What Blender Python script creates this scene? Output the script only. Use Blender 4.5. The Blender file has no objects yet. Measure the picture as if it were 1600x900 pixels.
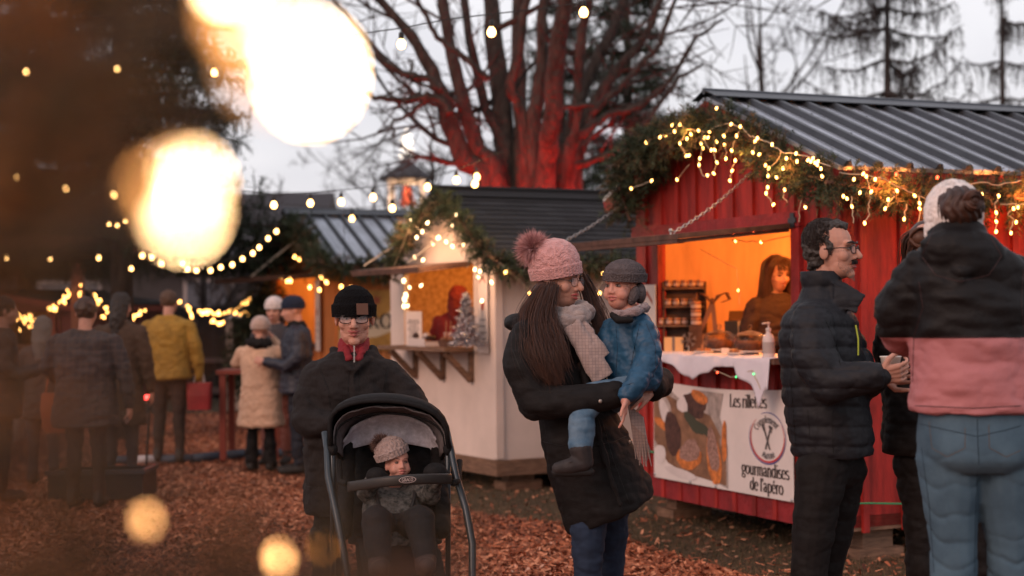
import bpy, bmesh, math, random
import numpy as np
from mathutils import Vector, Matrix, Quaternion, noise
R = math.radians
S = bpy.context.scene
COL = S.collection
rnd = random.Random(7)
nrg = np.random.default_rng(11)
FPX = 2500.0
CAM = Vector((0, 0, 1.5))
PITCH, ROLL = math.atan(30 / 2500), R(-0.6)
CM = Matrix.Rotation(R(90) + PITCH, 3, 'X') @ Matrix.Rotation(ROLL, 3, 'Z')

def ray(px, py):
    return CM @ Vector(((px - 800) / FPX, (450 - py) / FPX, -1))

def P(px, py, Y):
    """world point seen at photo pixel (px,py) that lies at world depth Y"""
    d = ray(px, py)
    return CAM + d * (Y / d.y)

def G(px, py, z=0.0):
    d = ray(px, py)
    return CAM + d * ((z - CAM.z) / d.z)

def V(*a): return Vector(a)

# ------------------------------------------------------------------ materials
MATS = {}
def mat(name, col, rough=.7, metal=0., var=.0, vscale=8., bump=.0, bscale=60., spec=.4, emit=None, estr=0.,
        sheen=0., trans=0., alpha=1., ior=1.45, stretch=None, col2=None, coat=0., sss=0., detail=5., bdist=.02, sample=None):
    if name in MATS: return MATS[name]
    m = bpy.data.materials.new(name); m.use_nodes = True
    nt = m.node_tree; b = nt.nodes['Principled BSDF']
    b.inputs['Base Color'].default_value = (*col, 1)
    b.inputs['Roughness'].default_value = rough
    b.inputs['Metallic'].default_value = metal
    b.inputs['Specular IOR Level'].default_value = spec
    b.inputs['IOR'].default_value = ior
    b.inputs['Alpha'].default_value = alpha
    b.inputs['Transmission Weight'].default_value = trans
    b.inputs['Sheen Weight'].default_value = sheen
    b.inputs['Coat Weight'].default_value = coat
    if sss: b.inputs['Subsurface Weight'].default_value = sss; b.inputs['Subsurface Radius'].default_value = (.02, .008, .004); b.inputs['Subsurface Scale'].default_value = .5
    if emit:
        b.inputs['Emission Color'].default_value = (*emit, 1); b.inputs['Emission Strength'].default_value = estr
        if sample: m.cycles.emission_sampling = sample
    L = nt.links
    tc = nt.nodes.new('ShaderNodeTexCoord'); mp = nt.nodes.new('ShaderNodeMapping')
    L.new(tc.outputs['Object'], mp.inputs['Vector'])
    if stretch: mp.inputs['Scale'].default_value = stretch
    if var or col2:
        n = nt.nodes.new('ShaderNodeTexNoise'); n.inputs['Scale'].default_value = vscale; n.inputs['Detail'].default_value = detail
        n.inputs['Roughness'].default_value = .6
        L.new(mp.outputs[0], n.inputs['Vector'])
        r = nt.nodes.new('ShaderNodeValToRGB')
        c2 = col2 if col2 else tuple(min(1, c * (1 + var)) for c in col)
        c1 = col if col2 else tuple(c * (1 - var) for c in col)
        r.color_ramp.elements[0].position = .32; r.color_ramp.elements[1].position = .68
        r.color_ramp.elements[0].color = (*c1, 1); r.color_ramp.elements[1].color = (*c2, 1)
        L.new(n.outputs['Fac'], r.inputs['Fac']); L.new(r.outputs['Color'], b.inputs['Base Color'])
    if bump:
        n2 = nt.nodes.new('ShaderNodeTexNoise'); n2.inputs['Scale'].default_value = bscale; n2.inputs['Detail'].default_value = 4
        L.new(mp.outputs[0], n2.inputs['Vector'])
        bp = nt.nodes.new('ShaderNodeBump'); bp.inputs['Strength'].default_value = bump; bp.inputs['Distance'].default_value = bdist
        L.new(n2.outputs['Fac'], bp.inputs['Height']); L.new(bp.outputs[0], b.inputs['Normal'])
    MATS[name] = m
    return m

def knit_mat(name, col, freq=260, rough=.95, sheen=.3):
    """fine ribbed knit: small voronoi cells + noise bump"""
    if name in MATS: return MATS[name]
    m = mat(name, col, rough, var=.18, vscale=40, sheen=sheen if max(col) > .1 else 0., spec=.1)
    nt = m.node_tree; b = nt.nodes['Principled BSDF']
    tc = nt.nodes.new('ShaderNodeTexCoord'); v = nt.nodes.new('ShaderNodeTexVoronoi'); v.inputs['Scale'].default_value = freq / 2
    bp = nt.nodes.new('ShaderNodeBump'); bp.inputs['Strength'].default_value = .8; bp.inputs['Distance'].default_value = .006; bp.invert = True
    nt.links.new(tc.outputs['Object'], v.inputs['Vector']); nt.links.new(v.outputs['Distance'], bp.inputs['Height']); nt.links.new(bp.outputs[0], b.inputs['Normal'])
    return m

# ------------------------------------------------------------------ objects
def tag(o, label=None, cat=None, group=None, kind=None):
    if label: o['label'] = label
    if cat: o['category'] = cat
    if group: o['group'] = group
    if kind: o['kind'] = kind
    return o

def empty(name, loc, label, cat, group=None, rz=0.):
    o = bpy.data.objects.new(name, None); COL.objects.link(o)
    o.location = loc; o.rotation_euler = (0, 0, rz); o.empty_display_size = .2
    return tag(o, label, cat, group)

def copy_tree(o, parent=None):
    c = o.copy(); COL.objects.link(c)
    if parent is not None: c.parent = parent
    for ch in list(o.children): copy_tree(ch, c)
    return c

class MB:
    """mesh collector"""
    def __init__(s): s.v = []; s.f = []; s.m = []; s.mi = 0
    def add(s, vs, fs):
        o = len(s.v); s.v.extend([tuple(p) for p in vs]); s.f.extend([tuple(i + o for i in f) for f in fs]); s.m.extend([s.mi] * len(fs)); return s
    def mat(s, i): s.mi = i; return s
    def box(s, c, d, rot=None, bev=0.):
        x, y, z = d[0] / 2, d[1] / 2, d[2] / 2
        vs = [Vector((a, b, e)) for a in (-x, x) for b in (-y, y) for e in (-z, z)]
        if rot is not None: vs = [rot @ p for p in vs]
        c = Vector(c)
        return s.add([p + c for p in vs], [(0, 1, 3, 2), (4, 6, 7, 5), (0, 4, 5, 1), (2, 3, 7, 6), (0, 2, 6, 4), (1, 5, 7, 3)])
    def bx(s, x0, x1, y0, y1, z0, z1):
        return s.box(((x0 + x1) / 2, (y0 + y1) / 2, (z0 + z1) / 2), (x1 - x0, y1 - y0, z1 - z0))
    def bar(s, a, b, w, h, up=V(0, 0, 1)):
        a = Vector(a); b = Vector(b); d = (b - a); L = d.length; d.normalize()
        sd = d.cross(up)
        if sd.length < 1e-4: sd = d.cross(V(0, 1, 0))
        sd.normalize(); u = sd.cross(d)
        rot = Matrix((sd, d, u)).transposed()
        return s.box((a + b) / 2, (w, L, h), rot)
    def tube(s, pts, rad, n=8, caps=True, sq=None):
        pts = [Vector(p) for p in pts]
        if not hasattr(rad, '__len__'): rad = [rad] * len(pts)
        T = []
        for i in range(len(pts)):
            t = pts[min(i + 1, len(pts) - 1)] - pts[max(i - 1, 0)]
            T.append(t.normalized() if t.length > 1e-9 else V(0, 0, 1))
        ref = V(0, 0, 1) if abs(T[0].z) < .9 else V(1, 0, 0)
        u = (ref - T[0] * ref.dot(T[0])).normalized()
        vs = []; fs = []
        for i, p in enumerate(pts):
            u = (u - T[i] * u.dot(T[i]))
            u = u.normalized() if u.length > 1e-6 else T[i].orthogonal().normalized()
            w = T[i].cross(u)
            for k in range(n):
                a = 2 * math.pi * k / n
                vs.append(p + (u * math.cos(a) + w * math.sin(a)) * rad[i])
        for i in range(len(pts) - 1):
            for k in range(n):
                a = i * n + k; b = i * n + (k + 1) % n
                fs.append((a, b, b + n, a + n))
        if caps:
            fs.append(tuple(range(n))[::-1]); fs.append(tuple(range((len(pts) - 1) * n, len(pts) * n)))
        return s.add(vs, fs)
    def ell(s, c, r, rot=None, nu=14, nv=9):
        c = Vector(c)
        if not hasattr(r, '__len__'): r = (r, r, r)
        vs = []; fs = []
        pts = [(0, 0, 1)]
        for j in range(1, nv):
            th = math.pi * j / nv
            for i in range(nu):
                a = 2 * math.pi * i / nu; pts.append((math.sin(th) * math.cos(a), math.sin(th) * math.sin(a), math.cos(th)))
        pts.append((0, 0, -1))
        for p in pts:
            q = Vector((p[0] * r[0], p[1] * r[1], p[2] * r[2]))
            if rot is not None: q = rot @ q
            vs.append(q + c)
        for i in range(nu): fs.append((0, 1 + i, 1 + (i + 1) % nu))
        for j in range(nv - 2):
            for i in range(nu):
                a = 1 + j * nu + i; b = 1 + j * nu + (i + 1) % nu
                fs.append((a, a + nu, b + nu, b))
        e = len(pts) - 1; o = 1 + (nv - 2) * nu
        for i in range(nu): fs.append((e, o + (i + 1) % nu, o + i))
        return s.add(vs, fs)
    def caps(s, a, b, ra, rb, n=12):
        """tapered capsule, closed"""
        a = Vector(a); b = Vector(b); d = b - a; L = d.length
        if L < 1e-6: return s.ell(a, ra)
        d.normalize(); pts = []; rad = []
        for k in range(1, 4):
            t = math.pi / 2 * (1 - k / 3); pts.append(a - d * ra * math.sin(t)); rad.append(max(ra * math.cos(t), ra * .12))
        pts.insert(0, a - d * ra); rad.insert(0, ra * .1)
        for k in range(0, 3):
            t = math.pi / 2 * (k / 3); pts.append(b + d * rb * math.sin(t)); rad.append(rb * math.cos(t))
        pts.append(b + d * rb); rad.append(rb * .1)
        return s.tube(pts, rad, n)
    def chain(s, pr, n=12):
        for (a, ra), (b, rb) in zip(pr[:-1], pr[1:]): s.caps(a, b, ra, rb, n)
        return s
    def loft(s, secs, n=24, close=True):
        """secs: (center, rx, ry, rotation matrix or None)  elliptical rings (in local xy of rot)"""
        vs = []; fs = []
        for sec in secs:
            c, rx, ry = Vector(sec[0]), sec[1], sec[2]; rot = sec[3] if len(sec) > 3 else None; e = sec[4] if len(sec) > 4 else 2.
            for k in range(n):
                a = 2 * math.pi * k / n; ca, sa = math.cos(a), math.sin(a)
                x = rx * math.copysign(abs(ca) ** (2 / e), ca); y = ry * math.copysign(abs(sa) ** (2 / e), sa)
                q = Vector((x, y, 0))
                if rot is not None: q = rot @ q
                vs.append(c + q)
        for i in range(len(secs) - 1):
            for k in range(n):
                a = i * n + k; b = i * n + (k + 1) % n; fs.append((a, b, b + n, a + n))
        if close: fs.append(tuple(range(n))[::-1]); fs.append(tuple(range((len(secs) - 1) * n, len(secs) * n)))
        return s.add(vs, fs)
    def lathe(s, prof, c=(0, 0, 0), n=24, rot=None):
        c = Vector(c); vs = []; fs = []
        for r, z in prof:
            for k in range(n):
                a = 2 * math.pi * k / n; q = Vector((r * math.cos(a), r * math.sin(a), z))
                if rot is not None: q = rot @ q
                vs.append(c + q)
        for i in range(len(prof) - 1):
            for k in range(n):
                a = i * n + k; b = i * n + (k + 1) % n; fs.append((a, b, b + n, a + n))
        return s.add(vs, fs)
    def prism(s, poly, off):
        """poly: 3d points, off: extrusion vector"""
        n = len(poly); off = Vector(off); a = [Vector(p) for p in poly]
        vs = a + [p + off for p in a]
        fs = [tuple(range(n))[::-1], tuple(range(n, 2 * n))] + [(i, (i + 1) % n, (i + 1) % n + n, i + n) for i in range(n)]
        return s.add(vs, fs)
    def build(s, name, mats, parent=None, world=False, smooth=False, label=None):
        if world and parent is not None:
            inv = (Matrix.Translation(parent.location) @ parent.rotation_euler.to_matrix().to_4x4()).inverted()
            s.v = [tuple(inv @ Vector(p)) for p in s.v]
        me = bpy.data.meshes.new(name); me.from_pydata(s.v, [], s.f)
        if not isinstance(mats, (list, tuple)): mats = [mats]
        for m in mats: me.materials.append(m)
        if len(mats) > 1: me.polygons.foreach_set('material_index', s.m)
        if smooth: me.polygons.foreach_set('use_smooth', [True] * len(me.polygons))
        me.update()
        o = bpy.data.objects.new(name, me); COL.objects.link(o)
        if parent is not None: o.parent = parent
        if label: o['label'] = label
        return o

def base_build(mb, name, mats, loc, label, cat, group=None, kind=None, smooth=False):
    """top-level single-mesh thing with its origin at loc (vertices given in world)"""
    loc = Vector(loc); mb.v = [tuple(Vector(p) - loc) for p in mb.v]
    o = mb.build(name, mats, smooth=smooth); o.location = loc
    return tag(o, label, cat, group, kind)

def np_mesh(name, verts, faces, mats, parent=None, midx=None, smooth=False):
    """verts (N,3) faces (M,k) uniform"""
    me = bpy.data.meshes.new(name)
    N, (Mf, k) = len(verts), faces.shape
    me.vertices.add(N); me.vertices.foreach_set('co', np.asarray(verts, dtype=np.float32).ravel())
    me.loops.add(Mf * k); me.loops.foreach_set('vertex_index', faces.astype(np.int32).ravel())
    me.polygons.add(Mf); me.polygons.foreach_set('loop_start', np.arange(0, Mf * k, k, dtype=np.int32))
    me.polygons.foreach_set('loop_total', np.full(Mf, k, dtype=np.int32))
    if not isinstance(mats, (list, tuple)): mats = [mats]
    for m in mats: me.materials.append(m)
    if midx is not None: me.polygons.foreach_set('material_index', np.asarray(midx, dtype=np.int32))
    if smooth: me.polygons.foreach_set('use_smooth', np.ones(Mf, dtype=bool))
    me.update(calc_edges=True); me.validate()
    o = bpy.data.objects.new(name, me); COL.objects.link(o)
    if parent is not None: o.parent = parent
    return o

def fuse(mb, voxel, smooth=2, lam=.5, deform=None, disp=None):
    """union of closed shapes by voxel remesh -> (verts np, mesh); deform(co)->co ; disp(co,no)->scalar"""
    me = bpy.data.meshes.new('tmp'); me.from_pydata(mb.v, [], mb.f); me.update()
    o = bpy.data.objects.new('tmp', me); COL.objects.link(o)
    md = o.modifiers.new('r', 'REMESH'); md.mode = 'VOXEL'; md.voxel_size = voxel; md.use_smooth_shade = True
    if smooth:
        sm = o.modifiers.new('s', 'SMOOTH'); sm.factor = lam; sm.iterations = smooth
    dg = bpy.context.evaluated_depsgraph_get()
    out = bpy.data.meshes.new_from_object(o.evaluated_get(dg), depsgraph=dg)
    bpy.data.objects.remove(o); bpy.data.meshes.remove(me)
    if deform or disp:
        n = len(out.vertices); co = np.empty(n * 3, dtype=np.float32); out.vertices.foreach_get('co', co); co = co.reshape(-1, 3)
        if disp:
            no = np.empty(n * 3, dtype=np.float32); out.vertices.foreach_get('normal', no); no = no.reshape(-1, 3)
            co = co + no * disp(co, no)[:, None]
        if deform: co = deform(co)
        out.vertices.foreach_set('co', co.astype(np.float32).ravel()); out.update()
    return out

def mesh_obj(me, name, mats, parent, world=True, fn_mat=None):
    """link a mesh as child; vertices in world coords -> parent's frame (translation only)"""
    if world and parent is not None:
        inv = (Matrix.Translation(parent.location) @ parent.rotation_euler.to_matrix().to_4x4()).inverted()
        me.transform(inv)
    if not isinstance(mats, (list, tuple)): mats = [mats]
    me.materials.clear()
    for m in mats: me.materials.append(m)
    me.polygons.foreach_set('use_smooth', np.ones(len(me.polygons), dtype=bool))
    o = bpy.data.objects.new(name, me); me.name = name; COL.objects.link(o); o.parent = parent
    return o

# cheap vectorised value noise for displacement
_perm = np.random.default_rng(3).random(4096).astype(np.float32)
def vnoise(p):
    p = np.asarray(p, dtype=np.float64); i = np.floor(p).astype(np.int64); f = p - i; f = f * f * (3 - 2 * f)
    def h(a, b, c): return _perm[(a * 73856093 ^ b * 19349663 ^ c * 83492791) & 4095]
    x, y, z = i[:, 0], i[:, 1], i[:, 2]; fx, fy, fz = f[:, 0], f[:, 1], f[:, 2]
    r = 0
    for dx in (0, 1):
        for dy in (0, 1):
            for dz in (0, 1):
                w = (fx if dx else 1 - fx) * (fy if dy else 1 - fy) * (fz if dz else 1 - fz)
                r = r + w * h(x + dx, y + dy, z + dz)
    return r * 2 - 1
def fbm(p, oct=3):
    r = 0; a = 1; t = 0
    for k in range(oct): r = r + a * vnoise(p * (2 ** k) + k * 17.3); t += a; a *= .5
    return r / t
def folds(amp=.006, s=(9, 9, 14), sharp=1.):
    """cloth folds: ridged noise"""
    def d(co, no):
        n = fbm(co * np.array(s), 3); r = 3.2 * np.abs(n) - 1
        r2 = 2.6 * np.abs(fbm(co * np.array(s) * np.array([2.3, 2.3, 3.2]) + 5.1, 2)); return amp * (r * .7 + r2 * .22 + fbm(co * 40, 2) * .12 - .15)
    return d
# ================================================================== camera, world, ground
cam = bpy.data.cameras.new('camera'); co_ = bpy.data.objects.new('camera', cam); COL.objects.link(co_)
co_.matrix_world = Matrix.Translation(CAM) @ CM.to_4x4(); S.camera = co_
cam.sensor_width = 36; cam.lens = FPX / 1600 * 36; cam.clip_start = .03; cam.clip_end = 900
cam.dof.use_dof = True; cam.dof.focus_distance = 6.9; cam.dof.aperture_fstop = 2.0; cam.dof.aperture_blades = 0

w = bpy.data.worlds.new('World'); S.world = w; w.use_nodes = True
nt = w.node_tree; bg = nt.nodes['Background']
sky = nt.nodes.new('ShaderNodeTexSky'); sky.sky_type = 'NISHITA'; sky.sun_disc = False
sky.sun_elevation = R(4); sky.sun_rotation = R(200); sky.air_density = 1.; sky.dust_density = 2.
tc = nt.nodes.new('ShaderNodeTexCoord'); mp = nt.nodes.new('ShaderNodeMapping'); mp.inputs['Scale'].default_value = (1, 1, 3.2)
nz = nt.nodes.new('ShaderNodeTexNoise'); nz.inputs['Scale'].default_value = 2.3; nz.inputs['Detail'].default_value = 5; nz.inputs['Roughness'].default_value = .52
cr = nt.nodes.new('ShaderNodeValToRGB')
cr.color_ramp.elements[0].position = .33; cr.color_ramp.elements[0].color = (3.9, 3.85, 4.35, 1)
cr.color_ramp.elements[1].position = .70; cr.color_ramp.elements[1].color = (6.1, 5.9, 6.15, 1)
mx = nt.nodes.new('ShaderNodeMix'); mx.data_type = 'RGBA'; mx.inputs['Factor'].default_value = .86
nt.links.new(tc.outputs['Generated'], mp.inputs['Vector']); nt.links.new(mp.outputs[0], nz.inputs['Vector'])
nt.links.new(nz.outputs['Fac'], cr.inputs['Fac'])
nt.links.new(sky.outputs[0], mx.inputs[6]); nt.links.new(cr.outputs['Color'], mx.inputs[7]); nt.links.new(mx.outputs[2], bg.inputs['Color'])
bg.inputs['Strength'].default_value = .15

sl = bpy.data.lights.new('sun', 'SUN'); sl.energy = 1.2; sl.angle = R(30); sl.color = (1, .60, .44)
so = bpy.data.objects.new('sun', sl); COL.objects.link(so); so.rotation_euler = (R(62), 0, R(-40))

vs_ = S.view_settings; vs_.view_transform = 'Standard'; vs_.look = 'None'; vs_.exposure = .32; vs_.gamma = 1; vs_.use_curve_mapping = False
c = S.cycles; c.use_denoising = True; c.denoiser = 'OPENIMAGEDENOISE'; c.max_bounces = 6; c.diffuse_bounces = 3; c.glossy_bounces = 3
c.transmission_bounces = 6; c.transparent_max_bounces = 8; c.sample_clamp_indirect = 4; c.sample_clamp_direct = 0; c.caustics_reflective = False; c.caustics_refractive = False
c.use_light_tree = True; c.use_adaptive_sampling = True; c.adaptive_threshold = .02

# --- ground sheet: mulch path with grass either side, one sheet to the horizon
gm = bpy.data.materials.new('ground'); gm.use_nodes = True; nt = gm.node_tree; b = nt.nodes['Principled BSDF']; L = nt.links
b.inputs['Roughness'].default_value = .95; b.inputs['Specular IOR Level'].default_value = .15
tc = nt.nodes.new('ShaderNodeTexCoord')
def N(t, **kw):
    n = nt.nodes.new(t)
    for k, v in kw.items(): n.inputs[k].default_value = v
    return n
def ramp(f, stops):
    r = nt.nodes.new('ShaderNodeValToRGB'); e = r.color_ramp.elements
    while len(e) < len(stops): e.new(.5)
    for i, (p, c_) in enumerate(stops): e[i].position = p; e[i].color = (*c_, 1)
    L.new(f, r.inputs['Fac']); return r.outputs['Color']
v1 = N('ShaderNodeTexVoronoi', Scale=28.); L.new(tc.outputs['Object'], v1.inputs['Vector'])
sep = nt.nodes.new('ShaderNodeSeparateColor'); L.new(v1.outputs['Color'], sep.inputs[0])
mulch = ramp(sep.outputs[0], [(0, (.04, .015, .009)), (.45, (.15, .048, .026)), (.8, (.25, .09, .05)), (1, (.36, .16, .1))])
n1 = N('ShaderNodeTexNoise', Scale=22., Detail=6., Roughness=.7); L.new(tc.outputs['Object'], n1.inputs['Vector'])
grass = ramp(n1.outputs['Fac'], [(.3, (.03, .019, .012)), (.5, (.065, .045, .026)), (.7, (.12, .075, .045))])
# mask by vertex-independent position noise: attribute 'grass'
at = nt.nodes.new('ShaderNodeAttribute'); at.attribute_name = 'grass'
n2 = N('ShaderNodeTexNoise', Scale=3.2, Detail=6., Roughness=.7); L.new(tc.outputs['Object'], n2.inputs['Vector'])
ad = nt.nodes.new('ShaderNodeMath'); ad.operation = 'ADD'; L.new(at.outputs['Fac'], ad.inputs[0]); L.new(n2.outputs['Fac'], ad.inputs[1])
rm = nt.nodes.new('ShaderNodeMapRange'); rm.inputs['From Min'].default_value = .95; rm.inputs['From Max'].default_value = 1.08; L.new(ad.outputs[0], rm.inputs['Value'])
mx = nt.nodes.new('ShaderNodeMix'); mx.data_type = 'RGBA'; L.new(rm.outputs[0], mx.inputs['Factor']); L.new(mulch, mx.inputs[6]); L.new(grass, mx.inputs[7]); L.new(mx.outputs[2], b.inputs['Base Color'])
bp = nt.nodes.new('ShaderNodeBump'); bp.inputs['Strength'].default_value = 1; bp.inputs['Distance'].default_value = .03
L.new(sep.outputs[1], bp.inputs['Height']); L.new(bp.outputs[0], b.inputs['Normal'])

def grass_amt(x, y):
    """1 = grass, 0 = mulch. the mulch path runs from lower right foreground to the far left, in front of the stalls"""
    # right boundary of mulch (stall side): polyline x_r(y)
    ys = [0, 7.4, 9.2, 11.2, 12.4, 14, 18, 20, 24, 26, 60]; xr = [3.5, 1.9, 1.2, .35, -.55, -1.2, -2.2, -2.0, -1.9, -9, -9]
    xl = [-9, -9, -9, -9, -9, -9, -9, -9, -5.0, -4.5, -30]
    r = np.interp(y, ys, xr)
    d = (x - r) * 1.2
    far = (y - 23.5) * .5
    return np.clip(.5 + np.maximum(d, far), 0, 1)
gx = np.concatenate([np.linspace(-400, -14, 14), np.linspace(-13, 9, 111), np.linspace(10, 400, 14)])
gy = np.concatenate([np.linspace(-60, 1, 8), np.linspace(2, 34, 161), np.linspace(36, 700, 18)])
X, Y = np.meshgrid(gx, gy); Z = (fbm(np.stack([X.ravel() * .7, Y.ravel() * .7, 0 * X.ravel()], 1), 3) * .03).reshape(X.shape)
Z[(np.abs(X) > 12) | (Y > 33) | (Y < 2)] = 0
vv = np.stack([X.ravel(), Y.ravel(), Z.ravel() - .02], 1)
nx = len(gx); ii = np.arange(nx * (len(gy) - 1)).reshape(-1, nx)[:, :-1].ravel()
ff = np.stack([ii, ii + 1, ii + 1 + nx, ii + nx], 1)
gr = np_mesh('ground', vv, ff, gm, smooth=True); tag(gr, 'reddish mulch path and short grass ground sheet', 'ground', kind='structure')
a = gr.data.attributes.new('grass', 'FLOAT', 'POINT'); a.data.foreach_set('value', grass_amt(X.ravel(), Y.ravel()).astype(np.float32))
def gz(x, y): return float(fbm(np.array([[x * .7, y * .7, 0.]]), 3)[0] * .03 - .02)

# --- wood chips (stuff)
n = 170000
t = nrg.random(n); yy = 6.3 + (25 - 6.3) * t ** 1.5; xx = (nrg.random(n) - .5) * 2 * yy * .345
ga = grass_amt(xx, yy) + fbm(np.stack([xx * 1.6, yy * 1.6, xx * 0], 1), 3) * .35
keep = (ga < .5) | (nrg.random(n) < .06); xx = xx[keep]; yy = yy[keep]; n = len(xx)
zz = fbm(np.stack([xx * .7, yy * .7, 0 * xx], 1), 3) * .03 - .02
ln = nrg.uniform(.008, .032, n); wd = nrg.uniform(.004, .012, n)
az = nrg.uniform(0, 6.283, n); tl = nrg.normal(0, .35, n)
ax = np.stack([np.cos(az) * np.cos(tl), np.sin(az) * np.cos(tl), np.sin(tl)], 1)
rl = nrg.normal(0, .4, n); bx_ = np.stack([-np.sin(az) * np.cos(rl), np.cos(az) * np.cos(rl), np.sin(rl)], 1)
cc = np.stack([xx, yy, zz + .008 + nrg.random(n) * .016], 1)
q = [cc + sx * ax * ln[:, None] + sy * bx_ * (wd * (1 if sx < 0 else .7))[:, None] for sx, sy in ((-1, -1), (1, -1), (1, 1), (-1, 1))]
vv = np.stack(q, 1).reshape(-1, 3); ff = np.arange(4 * n).reshape(-1, 4)
dk = np.clip(.5 + 1.1 * fbm(np.stack([xx * .9, yy * .6, xx * 0 + 4], 1), 3), 0, 1); u_ = nrg.random(n) * .75 + (1 - dk) * .25
chip_i = np.select([u_ < .10, u_ < .30, u_ < .58, u_ < .84], [4, 2, 0, 1], 3); chip_i = np.where((chip_i == 4) & (nrg.random(n) > .35), 2, chip_i)
cm = [mat('chip1', (.32, .105, .05), .85), mat('chip2', (.19, .058, .028), .9), mat('chip3', (.52, .22, .12), .8), mat('chip4', (.06, .021, .013), .9), mat('chip5', (.5, .28, .2), .8)]
tag(np_mesh('wood_chips', vv, ff, cm, midx=chip_i), 'reddish brown wood chips spread over the path', 'mulch', kind='stuff')
# --- grass blades (stuff)
n = 90000
t = nrg.random(n); yy = 7.4 + (24 - 7.4) * t ** 1.3; xx = (nrg.random(n) - .35) * 2 * yy * .36
ga = grass_amt(xx, yy) + fbm(np.stack([xx * 1.6, yy * 1.6, xx * 0], 1), 3) * .35
keep = ga > .5; xx = xx[keep]; yy = yy[keep]; n = len(xx)
zz = fbm(np.stack([xx * .7, yy * .7, 0 * xx], 1), 3) * .03 - .02
h = nrg.uniform(.015, .05, n); az = nrg.uniform(0, 6.283, n); wv = .003
sx_ = np.stack([np.cos(az), np.sin(az), 0 * az], 1) * wv
tip = np.stack([xx + nrg.normal(0, .02, n), yy + nrg.normal(0, .02, n), zz + h], 1)
bs = np.stack([xx, yy, zz - .003], 1)
vv = np.stack([bs - sx_, bs + sx_, tip], 1).reshape(-1, 3)
tag(np_mesh('grass', vv, np.arange(3 * n).reshape(-1, 3), [mat('gr1', (.075, .055, .028), .9), mat('gr2', (.14, .085, .045), .9), mat('gr3', (.045, .042, .02), .9)], midx=nrg.choice(3, n)), 'short worn brownish grass beside the stalls', 'grass', kind='stuff')
# --- fallen leaves
n = 1500
yy = nrg.uniform(8, 14, n); xx = nrg.uniform(-.5, 3, n); keep = grass_amt(xx, yy) > .45; xx = xx[keep]; yy = yy[keep]; n = len(xx)
mb = MB()
for i in range(n):
    s_ = rnd.uniform(.008, .022); rot = Matrix.Rotation(rnd.uniform(0, 6.28), 3, 'Z') @ Matrix.Rotation(rnd.gauss(0, .4), 3, 'X')
    c_ = V(xx[i], yy[i], gz(xx[i], yy[i]) + .02)
    mb.mi = rnd.randrange(3)
    mb.add([c_ + rot @ (V(*p) * s_) for p in ((-1, 0, 0), (-.3, -.6, .1), (.7, -.4, .2), (1.1, 0, .4), (.7, .5, .2), (-.3, .6, .1))], [(0, 1, 2, 3, 4, 5)])
tag(mb.build('fallen_leaves', [mat('lf1', (.16, .06, .03), .8), mat('lf2', (.09, .04, .02), .8), mat('lf3', (.28, .14, .08), .7)]), 'brown fallen leaves lying on the grass', 'leaves', kind='stuff')
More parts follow.
